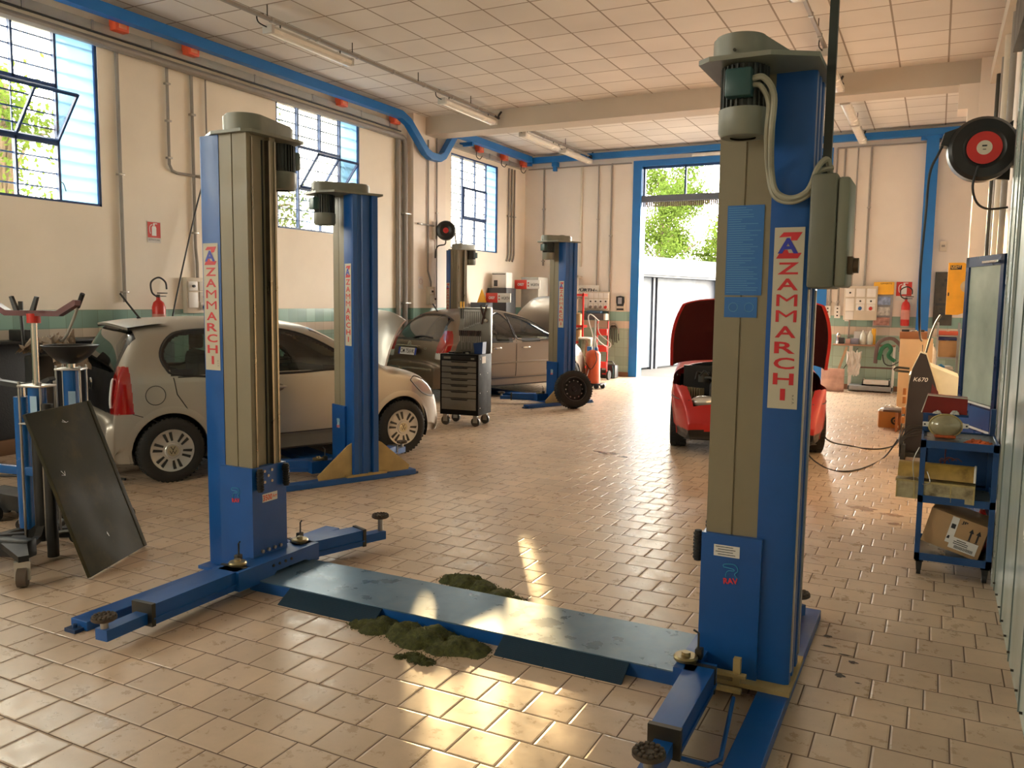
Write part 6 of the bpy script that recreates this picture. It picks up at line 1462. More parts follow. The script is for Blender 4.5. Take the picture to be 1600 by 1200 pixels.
# yellowed plastic housing on the middle shelf
t = thing('plastic_housing', 'long dirty yellow plastic box sticking out of the cart middle shelf', 'plastic box', (-.165, 5.66, .481), math.radians(-3))
m = MB(); m.prism([(0, .0), (.14, .0), (.14, .11), (0, .11)], 0, .43, 'x'); m.v = [(v[0], v[1], v[2] - .0) for v in m.v]
b = m.build('lower_tray', pbr('dirty_cream_plastic', (.40, .34, .20, 1), .45, var=.3, scale=12, stain=(.08, .05, .02, 1), stain_amt=.9, stain_scale=8), t, smooth=False)
m = MB()
for x in (.0, .10, .30, .425): m.box(x, x + .008, -.004, .144, 0, .112)
m.box(-.004, .434, -.006, .146, .104, .116); m.build('rib', dirtplast, b, smooth=False)
m = MB(); n_ = 12
m.grid(lambda u, v: (.005 + .42 * u, .08 + .080 * math.cos(PI * (1 - v)), .135 + .088 * math.sin(PI * v)), 6, n_); m.grid(lambda u, v: (.005, .07 + .072 * math.cos(PI * v) * u, .135 + .075 * math.sin(PI * v) * u), 3, n_); l_ = m.build('curved_lid', pbr('ochre_plastic', (.40, .25, .06, 1), .35, var=.3, scale=14, stain=(.10, .05, .015, 1), stain_amt=.8, stain_scale=9), t, recalc=False)
m = MB(); m.tube([(.428, .08 + .080 * math.cos(PI * (1 - v / 10)), .135 + .088 * math.sin(PI * v / 10)) for v in range(11)], .007, 6, smooth=False); m.build('white_seal', white, l_)
m = MB(); m.tube([(.17, -.01, .18), (.19, -.03, .12), (.15, -.01, .10), (.12, -.01, .14)], .003, 6); m.tube([(.12, -.03, .33), (.09, -.03, .24), (.10, -.02, .12)], .003, 6); m.build('bent_wire', steel, l_)
t = thing('wire_bundle', 'small dark red bundle of wires under the cart top', 'wires', (.10, 5.8, .70))
rd = random.Random(4); m = MB()
for k in range(9):
    a = Vector(((rd.random() - .5) * .08, (rd.random() - .5) * .05, (rd.random() - .5) * .03)); b_ = a + Vector(((rd.random() - .2) * .1, -.02, .02 * rd.random())); m.tube([a, (a + b_) / 2 + Vector((0, 0, .02)), b_], .003, 5)
m.tube([(0, 0, .0), (0, .0, .06), (0, 0, .11)], .004, 5); m.build('wires', pbr('wire_red', (.12, .02, .02, 1), .5), t)
# carton on the lower shelf
t = thing('cardboard_box', 'tilted cardboard carton with label and two upward arrows on the cart bottom shelf', 'box', (.195, 5.86, .265), 0)
t.rotation_euler = (0, math.radians(14), math.radians(-8))
m = MB(); m.box(-.165, .165, -.15, .15, -.105, .12, .003); b = m.build('carton', cardboard, t)
fr = FY((0, -.151, 0))
m = MB(); rect(m, fr, .155, .075, .0012, .065, -.045); rect(m, fr, .04, .17, .001, -.018, .03); lb = m.build('paper_label', paper, b, smooth=False, recalc=False)
m = MB(); text_mb(m, 'JP', .035, .024, fr @ Matrix.Translation((.035, .095, 0)), .0015, bold=.03)
for x in (.085, .125): quad(m, fr, [(x - .005, .0), (x + .005, .0), (x + .005, .05), (x + .014, .05), (x, .078), (x - .014, .05), (x - .005, .05)], .0015); rect(m, fr, .02, .004, .0015, x, -.004)
rd = random.Random(6)
for k in range(24): rect(m, fr, .0022, .02, .002, .02 + k * .0045 + rd.random() * .001, -.065)
for k in range(3): rect(m, fr, .05 + .04 * rd.random(), .005, .002, .05, -.022 - k * .012)
quad(m, fr, [(-.03, .04), (-.006, .04), (-.006, .07), (-.03, .07)], .0018); quad(m, fr, [(-.036, -.03), (-.02, -.03), (-.02, -.01), (-.03, -.01)], .002); m.build('printing', blackink, lb, smooth=False, recalc=False)
t = thing('red_bottle', 'red plastic bottle top beside the carton on the cart', 'bottle', (.335, 6.0, .116))
m = MB(); m.lathe([(0, 0), (.035, 0), (.035, .21), (.02, .25), (.014, .27), (0, .27)], (0, 0, 0), (0, 0, 1), 20); m.build('bottle', pbr('bright_red', (.6, .02, .02, 1), .3), t)
MB_ = MB(); MB_.box(.05, .25, 5.75, 6.0, .002, .006); 
# air conditioning service station
t = thing('service_station', 'dark pointed service machine with white lettering and painted rim light, behind the tool cart', 'machine', (-.06, 9.5, 0))
poly = [(-.17, .10), (-.165, .60), (-.155, .86), (-.13, 1.02), (-.10, 1.10), (-.065, 1.19), (-.01, 1.175), (.09, .88), (.17, .60), (.19, .10)]
m = MB(); m.prism(poly, 0, .025, 'y'); b = m.build('front_panel', pbr('charcoal_panel', (.028, .022, .024, 1), .4, var=.15), t, smooth=False)
m = MB(); m.prism([(.04, .58), (.165, .58), (.12, .80), (.06, .88)], -.002, 0, 'y'); m.build('red_fade', pbr('dark_red_fade', (.10, .012, .015, 1), .4), b, smooth=False)
m = MB(); text_mb(m, 'K670', .13, .042, FY((-.045, -.001, .915)) @ Matrix(((1, .25, 0, 0), (0, 1, 0, 0), (0, 0, 1, 0), (0, 0, 0, 1))), .0015); m.build('panel_lettering', whiteink, b, smooth=False, recalc=False)
m = MB(); m.prism([(x * 1.06 + .006, z * 1.012 if z > .2 else z) for x, z in poly], .025, .05, 'y'); m.build('rim_light_edge', pbr('rim_light_tone', (.70, .66, .52, 1), .4), t, smooth=False)  # pale band paints the sun's rim light around the panel
m = MB(); m.prism([(-.16, .12), (-.16, .95), (.02, 1.06), (.30, .95), (.33, .80), (.28, .58), (.28, .12)], .06, .62, 'y'); m.build('rear_body', pbr('ivory_shell', (.62, .60, .48, 1), .4), t, smooth=False)
m = MB(); m.tube([(-.16, .04, 1.02), (-.27, .0, 1.03), (-.30, .04, 1.01), (-.28, .09, .99), (-.16, .12, .98)], .012, 8); m.build('push_handle', black, t)
m = MB(); m.tube([(-.02, .1, 1.16), (.02, .1, 1.36), (.06, .1, 1.50), (.10, .12, 1.58)], .011, 8); m.tube([(-.05, .1, 1.18), (-.05, .1, 1.27)], .004, 6, smooth=False); m.build('hose_boom', black, t)
for x, y in ((-.17, -.12), (-.17, .55), (.2, .5), (.2, -.05)):
    m = MB(); m.cyl((x - .02, y, .125), (x + .02, y, .125), .125, n=26); wl_ = m.build('wheel', rubber, t); MB().cyl((x - .024, y, .125), (x + .024, y, .125), .05, n=16).build('hub', darksteel, wl_)
m = MB(); m.box(-.17, .2, -.14, .6, .12, .16); m.build('chassis', black, t, smooth=False)
m = MB(); rd = random.Random(9)
for k in range(5): m.tube([(.05 + .03 * k, -.05, .42), (.0 - .03 * k, -.10, .36 + .02 * k), (-.16 - .01 * k, -.12, .30), (-.20, -.16, .12 + .02 * k)], .007, 6)
m.build('hoses', cable_black, t)
m = MB()
for z in (.45, .55, .66, .75): m.cyl((-.19, -.02, z), (-.19, -.02, z + .07), .018, n=10)
m.build('side_canister', pbr('orange_brown', (.35, .12, .02, 1), .4), t)
# stool and carton on the floor
t = thing('cardboard_box', 'orange brown carton with round mark on the floor, plastic bag on it', 'box', (-.50, 12.35, 0), .1)
m = MB(); m.box(-.13, .16, 0, .25, 0, .22, .004); b = m.build('carton', pbr('orange_carton', (.50, .22, .06, 1), .7), t); m = MB(); m.lathe([(.03, -.001), (.055, -.001)], (.08, -.001, .10), (0, 1, 0), 24); m.lathe([(0, -.001), (.018, -.001)], (.08, -.001, .10), (0, 1, 0), 16); m.build('round_print', blackink, b, recalc=False)
rag('plastic_bag', 'clear whitish plastic bag lying on the floor carton', (-.49, 12.46, .22), (.15, .11, .13), pbr('bag_plastic', (.75, .73, .70, 1), .2), 12)
t = thing('wooden_stand', 'small reddish wooden stand beside the floor carton', 'stand', (-.36, 12.0, 0))
for x, y in ((-.05, 0), (.07, .0), (-.02, .2), (.10, .2)): MB().box(x, x + .035, y, y + .035, 0, .28, .003).build('leg', pbr('reddish_wood', (.30, .10, .03, 1), .5), t)
MB().box(-.20, .14, -.02, .25, .26, .29, .005).build('top', pbr('dark_wood', (.06, .03, .02, 1), .4), t)
rag('light_wad', 'bright crumpled foil sitting by the small wooden stand', (-.30, 12.3, .0), (.10, .10, .5), pbr('pale_foil', (.8, .75, .62, 1), .25), 31)
# workbench cabinet and shelves
t = thing('cream_cabinet', 'cream cabinet with brown top at the right, behind the service machine', 'cabinet', (-.44, 13.0, 0))
m = MB(); m.box(0, .42, 0, .5, 0, 1.20, .005); b = m.build('cabinet_body', pbr('cream_laminate', (.72, .52, .30, 1), .5, var=.05), t); m = MB(); m.box(-.01, .34, -.01, .5, 1.20, 1.30, .005); m.build('top', pbr('brown_top', (.33, .13, .05, 1), .5), t)
for i, (x, w_, h_) in enumerate(((.06, .05, .03), (.17, .04, .025), (.27, .035, .03))):
    q = thing('small_tool', ['dark tool left on the cream cabinet', 'shiny tool in the middle on the cream cabinet', 'dark tool right on the cream cabinet'][i], 'tool', (-.44 + x, 13.12, 1.30)); MB().box(-w_, w_, -.03, .03, 0, h_, .008).build('tool', [black, chrome, darksteel][i], q)
t = thing('shelf_rack', 'grey shelf rack crowded with cartons beside the right wall', 'shelf rack', (.02, 13.75, 0))
for x in (0, .28): 
    for y in (0, .5): m = MB(); m.box(x, x + .025, y, y + .025, 0, 1.42); m.build('post', tablegrey, t, smooth=False)
for z in (.12, .55, .90, 1.22): m = MB(); m.box(0, .305, 0, .525, z, z + .02); m.build('shelf', tablegrey, t, smooth=False)
def crate(label, x, y, z, w_, d_, h_, mat, name='cardboard_box', cat='box', grp=None):
    q = thing(name, label, cat, (x, y, z), 0, grp); MB().box(0, w_, 0, d_, 0, h_, .004).build('carton', mat, q)
    MB().box(w_ * .42, w_ * .58, -.001, d_ * .98, h_ - .002, h_ + .001).build('tape', pbr('tape', (.5, .36, .2, 1), .3), q); return q
crate('orange brown carton on the second shelf from top of the grey rack', .05, 13.78, .92, .24, .3, .24, cardboard, grp='cartons on the grey rack')
crate('carton on the low shelf of the grey rack, below the paper stack', .06, 13.8, .57, .22, .3, .12, cardboard, grp='cartons on the grey rack')
crate('big carton on the bottom shelf of the grey rack', .04, 13.8, .14, .25, .3, .30, cardboard, grp='cartons on the grey rack')
crate('flat red and white carton lying on top of the grey rack', .03, 13.78, 1.24, .27, .3, .06, pbr('red_carton', (.6, .10, .05, 1), .5), grp='cartons on the grey rack')
for i in range(5):
    q = thing('magazine', ['lowest', 'second', 'third', 'fourth', 'topmost'][i] + ' magazine of the stack on the grey rack', 'magazine', (.04 + .006 * (i % 3), 13.76 + .01 * (i % 2), .70 + i * .016), .04 * i); MB().box(0, .22, 0, .28, 0, .015, .002).build('pages', paper, q)
q = thing('small_carton_stack', None, None); bpy.data.objects.remove(q)
t = thing('white_canister', 'bright white plastic canister at the left front of the grey rack', 'canister', (-.03, 13.60, .70))
m = MB(); m.lathe([(0, 0), (.055, 0), (.06, .02), (.06, .30), (.04, .36), (.02, .38), (.02, .42), (0, .42)], (0, 0, 0), (0, 0, 1), 22); m.build('canister', pbr('bright_white', (.85, .82, .76, 1), .3), t)
t = thing('side_table', 'small low table holding the white canister and blue cap', 'table', (-.10, 13.52, 0)); MB().box(0, .24, 0, .2, .68, .70, .003).build('top', offwhite, t)
for x in (.01, .21):
    for y in (.01, .17): MB().box(x, x + .02, y, y + .02, 0, .68).build('leg', steel, t, smooth=False)
t = thing('blue_jug', 'round blue plastic cap beside the white canister', 'jug', (.10, 13.58, .70)); MB().lathe([(0, 0), (.045, 0), (.055, .04), (.05, .10), (.0, .13)], (0, 0, 0), (0, 0, 1), 18).build('jug', pbr('sky_blue_plastic', (.02, .22, .55, 1), .35), t)
t = thing('blue_light_tray', 'dark blue glossy tray under the red carton on the rack', 'tray', (.04, 13.76, 1.165)); MB().box(0, .25, 0, .28, 0, .05, .01).build('tray', pbr('dark_blue_gloss', (.01, .02, .12, 1), .15), t)
# yellow wall cabinet
t = thing('wall_cabinet', 'bright yellow wall cabinet with small black name strip, above the shelf rack', 'cabinet', (.12, 14.0, 1.54))
m = MB(); m.prism([(0, 0), (.16, .0), (.48, .12), (.48, .62), (.20, .77), (0, .77)], 0, .35, 'y'); b = m.build('cabinet_body', pbr('bright_yellow', (.85, .42, .02, 1), .4), t, smooth=False)
m = MB(); rect(m, FY((.10, -.001, .70)), .15, .065, .001); p_ = m.build('name_strip', blackink, b, smooth=False, recalc=False); m = MB(); text_mb(m, 'LIGHT', .13, .035, FY((.10, -.001, .712)), .002, bold=.02); rect(m, FY((.08, -.001, .685)), .08, .006, .002); m.build('strip_lettering', pbr('yellow_ink', (.8, .5, .1, 1)), p_, smooth=False, recalc=False)
m = MB(); m.box(.012, .03, -.008, 0, .28, .33); m.build('lock', darksteel, b, smooth=False); m = MB(); m.lathe([(0, -.001), (.09, -.001)], (.26, -.001, .42), (0, 1, 0), 24); m.build('round_patch', pbr('beige_patch', (.6, .5, .3, 1)), b, recalc=False)
m = MB(); m.box(.12 + .1, XR - .0, 14.34, 14.36, 1.6, 2.2); struct_ = tag(m.build('mount_board', offwhite, smooth=False), 'pale mounting board behind the yellow wall cabinet', 'board')
t = thing('notice_board', 'dark grey board with papers on back wall right of the blue column', 'board', (-.06, YB - .04, 1.30)); MB().box(0, .32, 0, .03, 0, 1.0, .004).build('board', pbr('dark_board', (.07, .065, .05, 1), .6, var=.4), t)
m = MB(); rd = random.Random(3)
for k in range(9): m.box(.03 + rd.random() * .2, .09 + rd.random() * .2, -.003, 0, .1 + k * .09, .15 + k * .09)
m.build('pinned_note', darkplast, t, smooth=False)
t = thing('small_wall_box', 'small beige box on back wall above the dark board', 'box', (-.02, YB - .06, 2.68)); MB().box(0, .12, 0, .05, 0, .18, .006).build('box', offwhite, t); MB().box(.03, .09, -.003, 0, .08, .12).build('vent', conduitm, t)
# ------------------------------------------------------------------ back wall, right of the doorway
for i, x in enumerate((-1.93, -1.75)):
    t = thing('wall_socket', ['left', 'right'][i] + ' tall socket plate with three outlets just right of the doorway', 'socket', (x, YB - .05, 1.40), 0, 'socket plates by the doorway'); MB().box(-.055, .055, 0, .045, 0, .24, .005).build('plate', white, t)
    for k in range(3): MB().cyl((0, -.003, .05 + k * .07), (0, 0, .05 + k * .07), .016, n=12).build('outlet', black, t)
t = thing('light_switch', 'small white switch below the socket plates', 'switch', (-1.57, YB - .04, 1.34)); MB().box(-.04, .04, 0, .03, 0, .12, .004).build('plate', white, t); MB().box(-.01, .012, -.01, 0, .04, .08, .003).build('rocker', darksteel, t)
switchboard('electric panel with knobs and coloured sockets, right of the doorway', (-1.33, YB - .075, 1.70), (1, 0, 0), [(-.19, .20, .16, .16, 'knob'), (0, .20, .16, .16, None), (.19, .20, .16, .16, None), (-.19, -.03, .16, .24, None), (-.0, .04, .16, .10, 'knob'), (.19, .04, .16, .10, 'knob'), (0, -.08, .15, .13, 'blue'), (.19, -.08, .15, .13, 'red'), (-.19, -.24, .15, .16, None)], .60, .66)
t = thing('leaflet_holder', 'yellow headed leaflet rack on back wall above the workbench', 'leaflet rack', (-.93, YB - .10, 1.25))
MB().box(-.17, .17, .06, .09, 0, .80, .004).build('backboard', pbr('grey_back', (.35, .35, .36, 1), .5), t)
m = MB(); m.box(-.18, .18, .0, .06, .62, .86, .006); y_ = m.build('yellow_header', yellow, t); m = MB(); text_mb(m, 'OFFERTE', .2, .03, FY((.04, -.0005, .83)), .001); m.build('header_lettering', blackink, y_, smooth=False, recalc=False)
for i, (a, b_, c) in enumerate(((.42, .58, (.25, .32, .5, 1)), (.22, .38, (.45, .45, .42, 1)), (.03, .18, (.4, .2, .16, 1)))): MB().box(-.15, .13, .0, .06, a, b_, .004).build('leaflets', pbr('leaflet_%d' % i, c, .5, var=.5, scale=16), t)
ext_sign('red and white extinguisher sign on the back wall', (-.58, YB - .003, 1.98), (1, 0, 0), 1.35, None)
extinguisher('fire extinguisher hanging on back wall beside the blue column', (-.53, YB - .10, 1.28))
m = MB(); m.box(-.60, -.46, YB - .02, YB, 1.25, 1.7); tag(m.build('extinguisher_bracket', steel, smooth=False), 'steel wall bracket behind the back wall extinguisher', 'bracket')
t = thing('workbench', 'narrow grey bench with two low shelves along the back wall', 'bench', (-1.76, 17.15, 0))
MB().box(0, 1.10, 0, .40, .88, .91, .004).build('bench_top', pbr('brown_bench', (.28, .15, .09, 1), .5), t)
for x in (.30, 1.07):
    for y in (0, .37): MB().box(x, x + .03, y, y + .03, 0, .88).build('leg', white, t, smooth=False)
MB().box(.30, 1.10, 0, .02, .46, .49).build('rail', pbr('dark_rail', (.12, .06, .05, 1), .5), t, smooth=False)
MB().box(.30, 1.10, 0, .40, .03, .12, .004).build('bottom_shelf', tablegrey, t)
def bench_item(name, label, cat, x, prof, mat, y=17.3, cap=None):
    q = thing(name, label, cat, (x, y, .91)); MB().lathe(prof, (0, 0, 0), (0, 0, 1), 20).build('body', mat, q)
    if cap: MB().cyl((0, 0, prof[-1][1] - .01), (0, 0, prof[-1][1] + .02), .014, n=12).build('cap', cap, q)
    return q
btl = [(0, 0), (.045, 0), (.05, .02), (.05, .17), (.02, .23), (.014, .25), (0, .25)]
bench_item('plastic_bottle', 'left of two pale plastic bottles on the bench', 'bottle', -1.24, btl, pbr('pale_bottle', (.62, .64, .56, 1), .3), cap=white)
bench_item('plastic_bottle', 'right of two pale plastic bottles on the bench', 'bottle', -1.11, btl, pbr('pale_bottle', (.62, .64, .56, 1), .3), cap=white)
bench_item('yellow_can', 'yellow can behind the two pale bottles', 'can', -1.06, [(0, 0), (.04, 0), (.04, .30), (0, .31)], yellow, 17.45)
bench_item('coffee_pot', 'small metal pot at the left end of the bench', 'pot', -1.68, [(0, 0), (.05, 0), (.035, .08), (.05, .17), (.01, .21), (0, .21)], chrome, 17.3)
for i, (x, w_, h_, c) in enumerate(((-1.62, .10, .12, darkplast), (-1.50, .09, .10, pbr('pink_box', (.5, .3, .26, 1))), (-1.38, .14, .11, pbr('blue_grey_box', (.2, .2, .27, 1))))):
    q = thing('small_box', ['dark small box beside the metal pot on the bench', 'pinkish small box on the bench', 'blue grey box on the bench left of the bottles'][i], 'box', (x, 17.22, .91)); MB().box(-w_ / 2, w_ / 2, 0, .1, 0, h_, .006).build('box', c, q)
t = thing('picture_panel', 'pale framed panel standing at the rear of the bench', 'panel', (-1.42, 17.52, .91)); MB().box(0, .30, 0, .02, 0, .24, .003).build('panel', paper, t)
t = thing('hanging_straps', 'green and brown fabric straps hanging from the bench end', 'straps', (-.82, 17.05, .62))
for pts, mt, r in (([(-.16, 0, -.05), (-.14, -.02, .28), (-.04, -.03, .40), (.12, -.02, .42), (.25, 0, .30), (.26, 0, .18)], browncloth, .035), ([(-.10, -.03, .02), (-.06, -.05, .22), (.04, -.05, .30), (.10, -.04, .22), (.06, -.04, .10), (.18, -.05, .0)], beltgreen, .036), ([(-.04, -.04, .12), (.0, -.05, -.04), (.12, -.05, -.08), (.26, -.03, .02), (.30, 0, .2)], black, .01)):
    m = MB(); m.tube(pts, r, 8); m.v = [(v[0], v[1] * .5, v[2]) for v in m.v]; m.build('strap', mt, t)
MB().cyl((.05, 0, .40), (.05, .42, .40), .012, n=8).build('hook_rod', steel, t)
t = thing('hanging_rag', 'white grey rag hanging under the bench top', 'rag', (-1.36, 17.08, .48))
def hr(u, v):
    a = u * 2 - 1; b_ = v; return (a * .14 * (1 - .3 * b_) + .03 * noise.noise(Vector((a * 3, b_ * 4, 0))), -.03 + .05 * noise.noise(Vector((a * 5, b_ * 3, 4))), .30 - b_ * .46 + .05 * noise.noise(Vector((a * 4, b_, 9))))
m = MB(); m.grid(hr, 16, 16); m.build('cloth', cloth, t)
for i, (a, b_, c) in enumerate((((-1.66, 17.08, .30), (-1.50, 17.12, .86), .05), ((-1.62, 17.05, .30), (-1.30, 17.1, .84), .012))):
    m = MB(); m.cyl(a, b_, c * .6, n=4 if i == 0 else 8); tag(m.build('wooden_plank' if i == 0 else 'thin_stick', pbr('plank', (.42, .26, .15, 1), .6) if i == 0 else darksteel), ['wooden plank leaning against the bench', 'thin dark stick leaning beside the wooden plank'][i], 'plank' if i == 0 else 'stick')
t = thing('pink_sheet', 'pinkish plastic sheet standing on the floor left of the bench', 'sheet', (-1.93, 17.0, 0)); MB().box(0, .42, 0, .03, .0, .44, .01).build('sheet', pbr('pinkish_sheet', (.55, .34, .28, 1), .35, var=.3), t)
t = thing('white_tray', 'white plastic tray on the bottom shelf of the bench', 'tray', (-1.20, 17.2, .12)); m = MB(); m.box(0, .48, 0, .25, 0, .03); m.box(0, .48, 0, .02, 0, .12); m.box(0, .02, 0, .25, 0, .12); m.box(.46, .48, 0, .25, 0, .12); m.build('tray', white, t, smooth=False)
# ------------------------------------------------------------------ back wall, left of the doorway
switchboard('wide bank of switches and sockets on back wall left of the doorway', (-6.83, YB - .075, 1.68), (1, 0, 0), [(-.23, .12, .11, .12, 'knob')] + [(-.11 + k * .12, .12, .11, .12, None) for k in range(4)] + [(-.23, -.06, .11, .2, None)] + [(-.11 + k * .12, -.01, .11, .10, 'knob') for k in range(4)] + [(-.11 + k * .12, -.12, .10, .10, 'grey' if k < 3 else 'red') for k in range(4)], .62, .42)
t = thing('key_safe', 'black faced keypad box on back wall beside the blue door frame', 'keypad', (-6.28, YB - .06, 1.68)); MB().box(-.11, .11, .02, .058, -.22, .12, .008).build('base', offwhite, t)
m = MB(); m.prism([(-.09, -.02), (-.07, -.11), (.07, -.11), (.10, -.02), (.09, .10), (.0, .12), (-.09, .10)], -.01, .02, 'y'); k_ = m.build('dial_plate', black, t); MB().box(-.045, .045, -.016, -.01, -.06, .08, .004).build('keypad', pbr('keypad_grey', (.3, .3, .33, 1)), k_)
MB().box(-.08, .08, -.0, .02, -.20, -.16, .004).build('slot', black, t)
t = thing('shop_sign', 'white sign with slanted black capitals above the red rack on back wall', 'sign', (-7.13, YB - .05, 1.93)); MB().box(-.28, .33, 0, .04, -.10, .10, .004).build('board', white, t)
m = MB(); text_mb(m, 'WÜRTH', .50, .085, FY((-.02, -.001, 0)) @ Matrix(((1, .18, 0, 0), (0, 1, 0, 0), (0, 0, 1, 0), (0, 0, 0, 1))), .002, bold=.03); m.build('sign_lettering', blackink, t, smooth=False, recalc=False)
t = thing('wall_tray', 'dark grey tray shelf under the bank of sockets', 'tray', (-7.05, 17.3, 1.26)); MB().box(0, .48, 0, .28, 0, .14, .006).build('tray', pbr('dark_grey_tray', (.09, .09, .10, 1), .5), t); MB().box(.48, .53, 0, .2, .0, .14, .004).build('white_end', white, t)
m = MB(); m.box(.05, .40, .02, .22, .14, .20, .02); m.build('blue_roll', pbr('muted_blue', (.06, .12, .2, 1), .6), t)
t = thing('red_rack', 'red metal rack with bottles, left of the orange tank', 'rack', (-7.12, 16.75, 0))
for x in (0, .26): MB().box(x, x + .03, 0, .03, 0, 1.85).build('post', red, t, smooth=False)
for z in (.2, .75, 1.10, 1.78): MB().box(0, .29, 0, .22, z, z + .05).build('shelf', red, t, smooth=False)
for i, z in enumerate((1.15, .80)):
    q = thing('gold_canister', ['tan canister on the upper shelf of the red rack', 'tan canister on the middle shelf of the red rack'][i], 'canister', (-6.98, 16.85, z)); MB().lathe([(0, 0), (.075, 0), (.075, .24), (.03, .27), (0, .27)], (0, 0, 0), (0, 0, 1), 20).build('canister', pbr('tan_metal', (.42, .28, .14, 1), .35, metal=.4), q)
t = thing('steel_drum', 'small shiny steel drum with white lid in front of red rack', 'drum', (-6.42, 15.9, .0)); MB().lathe([(0, 0), (.15, 0), (.15, .55), (0, .55)], (0, 0, .35), (0, 0, 1), 26).build('drum', pbr('shiny_drum', (.25, .23, .16, 1), .25, metal=.8), t); MB().cyl((0, 0, .9), (0, 0, .93), .155, n=24).build('lid', white, t)
for k in range(3): a = k * 2.1; MB().cyl((.12 * math.cos(a), .12 * math.sin(a), 0), (.12 * math.cos(a), .12 * math.sin(a), .36), .012, n=8).build('leg', black, t)
t = thing('oil_drainer', 'orange red cylindrical tank on small wheels with white hoses', 'tank', (-5.85, 14.9, 0))
MB().lathe([(0, .08), (.13, .08), (.14, .12), (.14, .66), (.10, .72), (.05, .74), (0, .74)], (0, 0, 0), (0, 0, 1), 28).build('tank', pbr('orange_tank', (.62, .10, .03, 1), .4, var=.15), t)
for x, y in ((.12, -.12), (.20, .02), (-.1, -.12), (-.08, .14)): MB().cyl((x, y - .02, .05), (x, y + .02, .05), .05, n=16).build('caster_wheel', black, t)
MB().box(-.15, .22, -.15, .16, .07, .10, .005).build('base_frame', black, t); m = MB(); m.cyl((-.08, 0, .72), (-.08, 0, .80), .05, n=14); m.cyl((.06, 0, .72), (.06, 0, .79), .035, n=12); m.build('gauge', signblue, t)
m = MB()
for pts in ([(-.05, 0, .74), (.0, -.05, 1.0), (-.08, -.05, 1.25), (-.12, 0, 1.38), (-.06, 0, 1.42), (.10, 0, 1.30)], [(.1, 0, .7), (.05, -.05, 1.0), (.15, -.05, .9), (.30, 0, .80), (.34, 0, .88), (.12, 0, 1.06), (.08, 0, 1.25)], [(.0, -.1, .7), (-.02, -.12, .45), (-.08, -.14, .2)]): m.tube(pts, .010, 6)
m.build('white_hose', white, t); m = MB(); m.tube([(.08, -.1, .72), (.13, -.16, .55), (.02, -.17, .38), (-.1, -.15, .5)], .009, 6); m.build('black_hose', cable_black, t); MB().cyl((.0, .02, .7), (.02, .02, 1.35), .014, n=8).build('lance', galv, t)
t = thing('red_trolley', 'red hand trolley standing behind the orange tank', 'trolley', (-6.45, 16.6, 0))
for x in (0, .24): MB().cyl((x, 0, .1), (x, .05, 1.25), .016, n=8).build('rail', red, t)
for z in (.25, .6, .95): MB().box(0, .24, -.02, .05, z, z + .14, .01).build('cross_plate', pbr('signal_red', (.65, .03, .02, 1), .4), t)
for x in (-.03, .27): MB().cyl((x - .02, .05, .10), (x + .02, .05, .10), .10, n=18).build('wheel', rubber, t)
t = thing('battery_charger', 'black portable battery charger on the floor by the door frame', 'charger', (-6.50, 16.95, 0))
MB().box(0, .36, 0, .22, 0, .30, .03).build('case', black, t); m = MB(); m.box(.05, .17, -.004, 0, .18, .23); b_ = m.build('display', pbr('grey_display', (.35, .35, .33, 1)), t, smooth=False); MB().box(.06, .2, -.004, 0, .08, .11).build('red_print', red, t, smooth=False); MB().tube([(.06, .1, .30), (.1, .1, .36), (.26, .1, .36), (.30, .1, .30)], .012, 6, smooth=False).build('handle', black, t)
MB().tube([(.30, -.02, .28), (.33, -.04, .15), (.31, -.03, .02)], .012, 6).build('clamp_lead', pbr('teal_lead', (.02, .08, .09, 1)), t)
t = thing('cable_bundle', 'dark cables and chains hanging from a hook on back wall', 'cables', (-6.42, YB - .06, .62)); rd = random.Random(1)
for k in range(7):
    x = -.12 + k * .04; L_ = .1 + .25 * rd.random(); MB().tube([(x * .3, 0, .52), (x, -.02, .42), (x * 1.1, -.02, L_), (x * 1.1 + .01, -.02, L_ - .08)], .010, 6).build('cable', darksteel if k % 2 else cable_black, t)
MB().tube([(-.1, -.02, .44), (-.05, -.03, .55), (.05, -.03, .56), (.12, -.02, .44), (.13, -.02, .34)], .016, 8).build('coil', conduitm, t)
# far left corner cluster
def swept_sign(label, loc, w_, brand):
    t = thing('shop_sign', label, 'sign', loc, 0, 'red and white lettered signs in the far left corner')
    MB().box(-w_ * .5, -w_ * .02, 0, .03, -.10, .10, .006).build('red_field', pbr('sign_red', (.70, .05, .03, 1), .4), t); MB().box(-w_ * .02, w_ * .5, 0, .028, -.095, .095, .004).build('white_field', white, t)
    m = MB(); text_mb(m, 'ORSY', w_ * .26, .06, FY((-w_ * .25, -.001, 0)), .001, bold=.03); m.build('red_field_lettering', whiteink, t, smooth=False, recalc=False)
    m = MB(); text_mb(m, 'WÜRTH', w_ * .32, .075, FY((w_ * .30, -.001, 0)), .001, bold=.01); m.build('sign_lettering', blackink, t, smooth=False, recalc=False)
    m = MB(); rect(m, FY((w_ * .05, -.001, .035)), .03, .03, .001); rect(m, FY((w_ * .05, -.001, -.03)), .03, .03, .001); m.build('logo_squares', red, t, smooth=False, recalc=False)
swept_sign('red and white lettered sign, higher one, on the tall grey cabinet', (-8.02, 16.38, 2.02), .62, 0)
swept_sign('red and white lettered sign, lower one, just above the bronze car roof', (-8.10, 15.18, 1.72), .58, 0)
crate('dark grey storage cabinet in the far left corner behind the lower sign', -8.66, 15.75, 0, .46, .45, 1.93, darkplast, 'storage_cabinet', 'cabinet')
crate('pale grey storage cabinet under the higher lettered sign', -8.20, 16.45, 0, .42, .5, 2.18, pbr('pale_cabinet', (.42, .40, .35, 1), .5), 'storage_cabinet', 'cabinet')
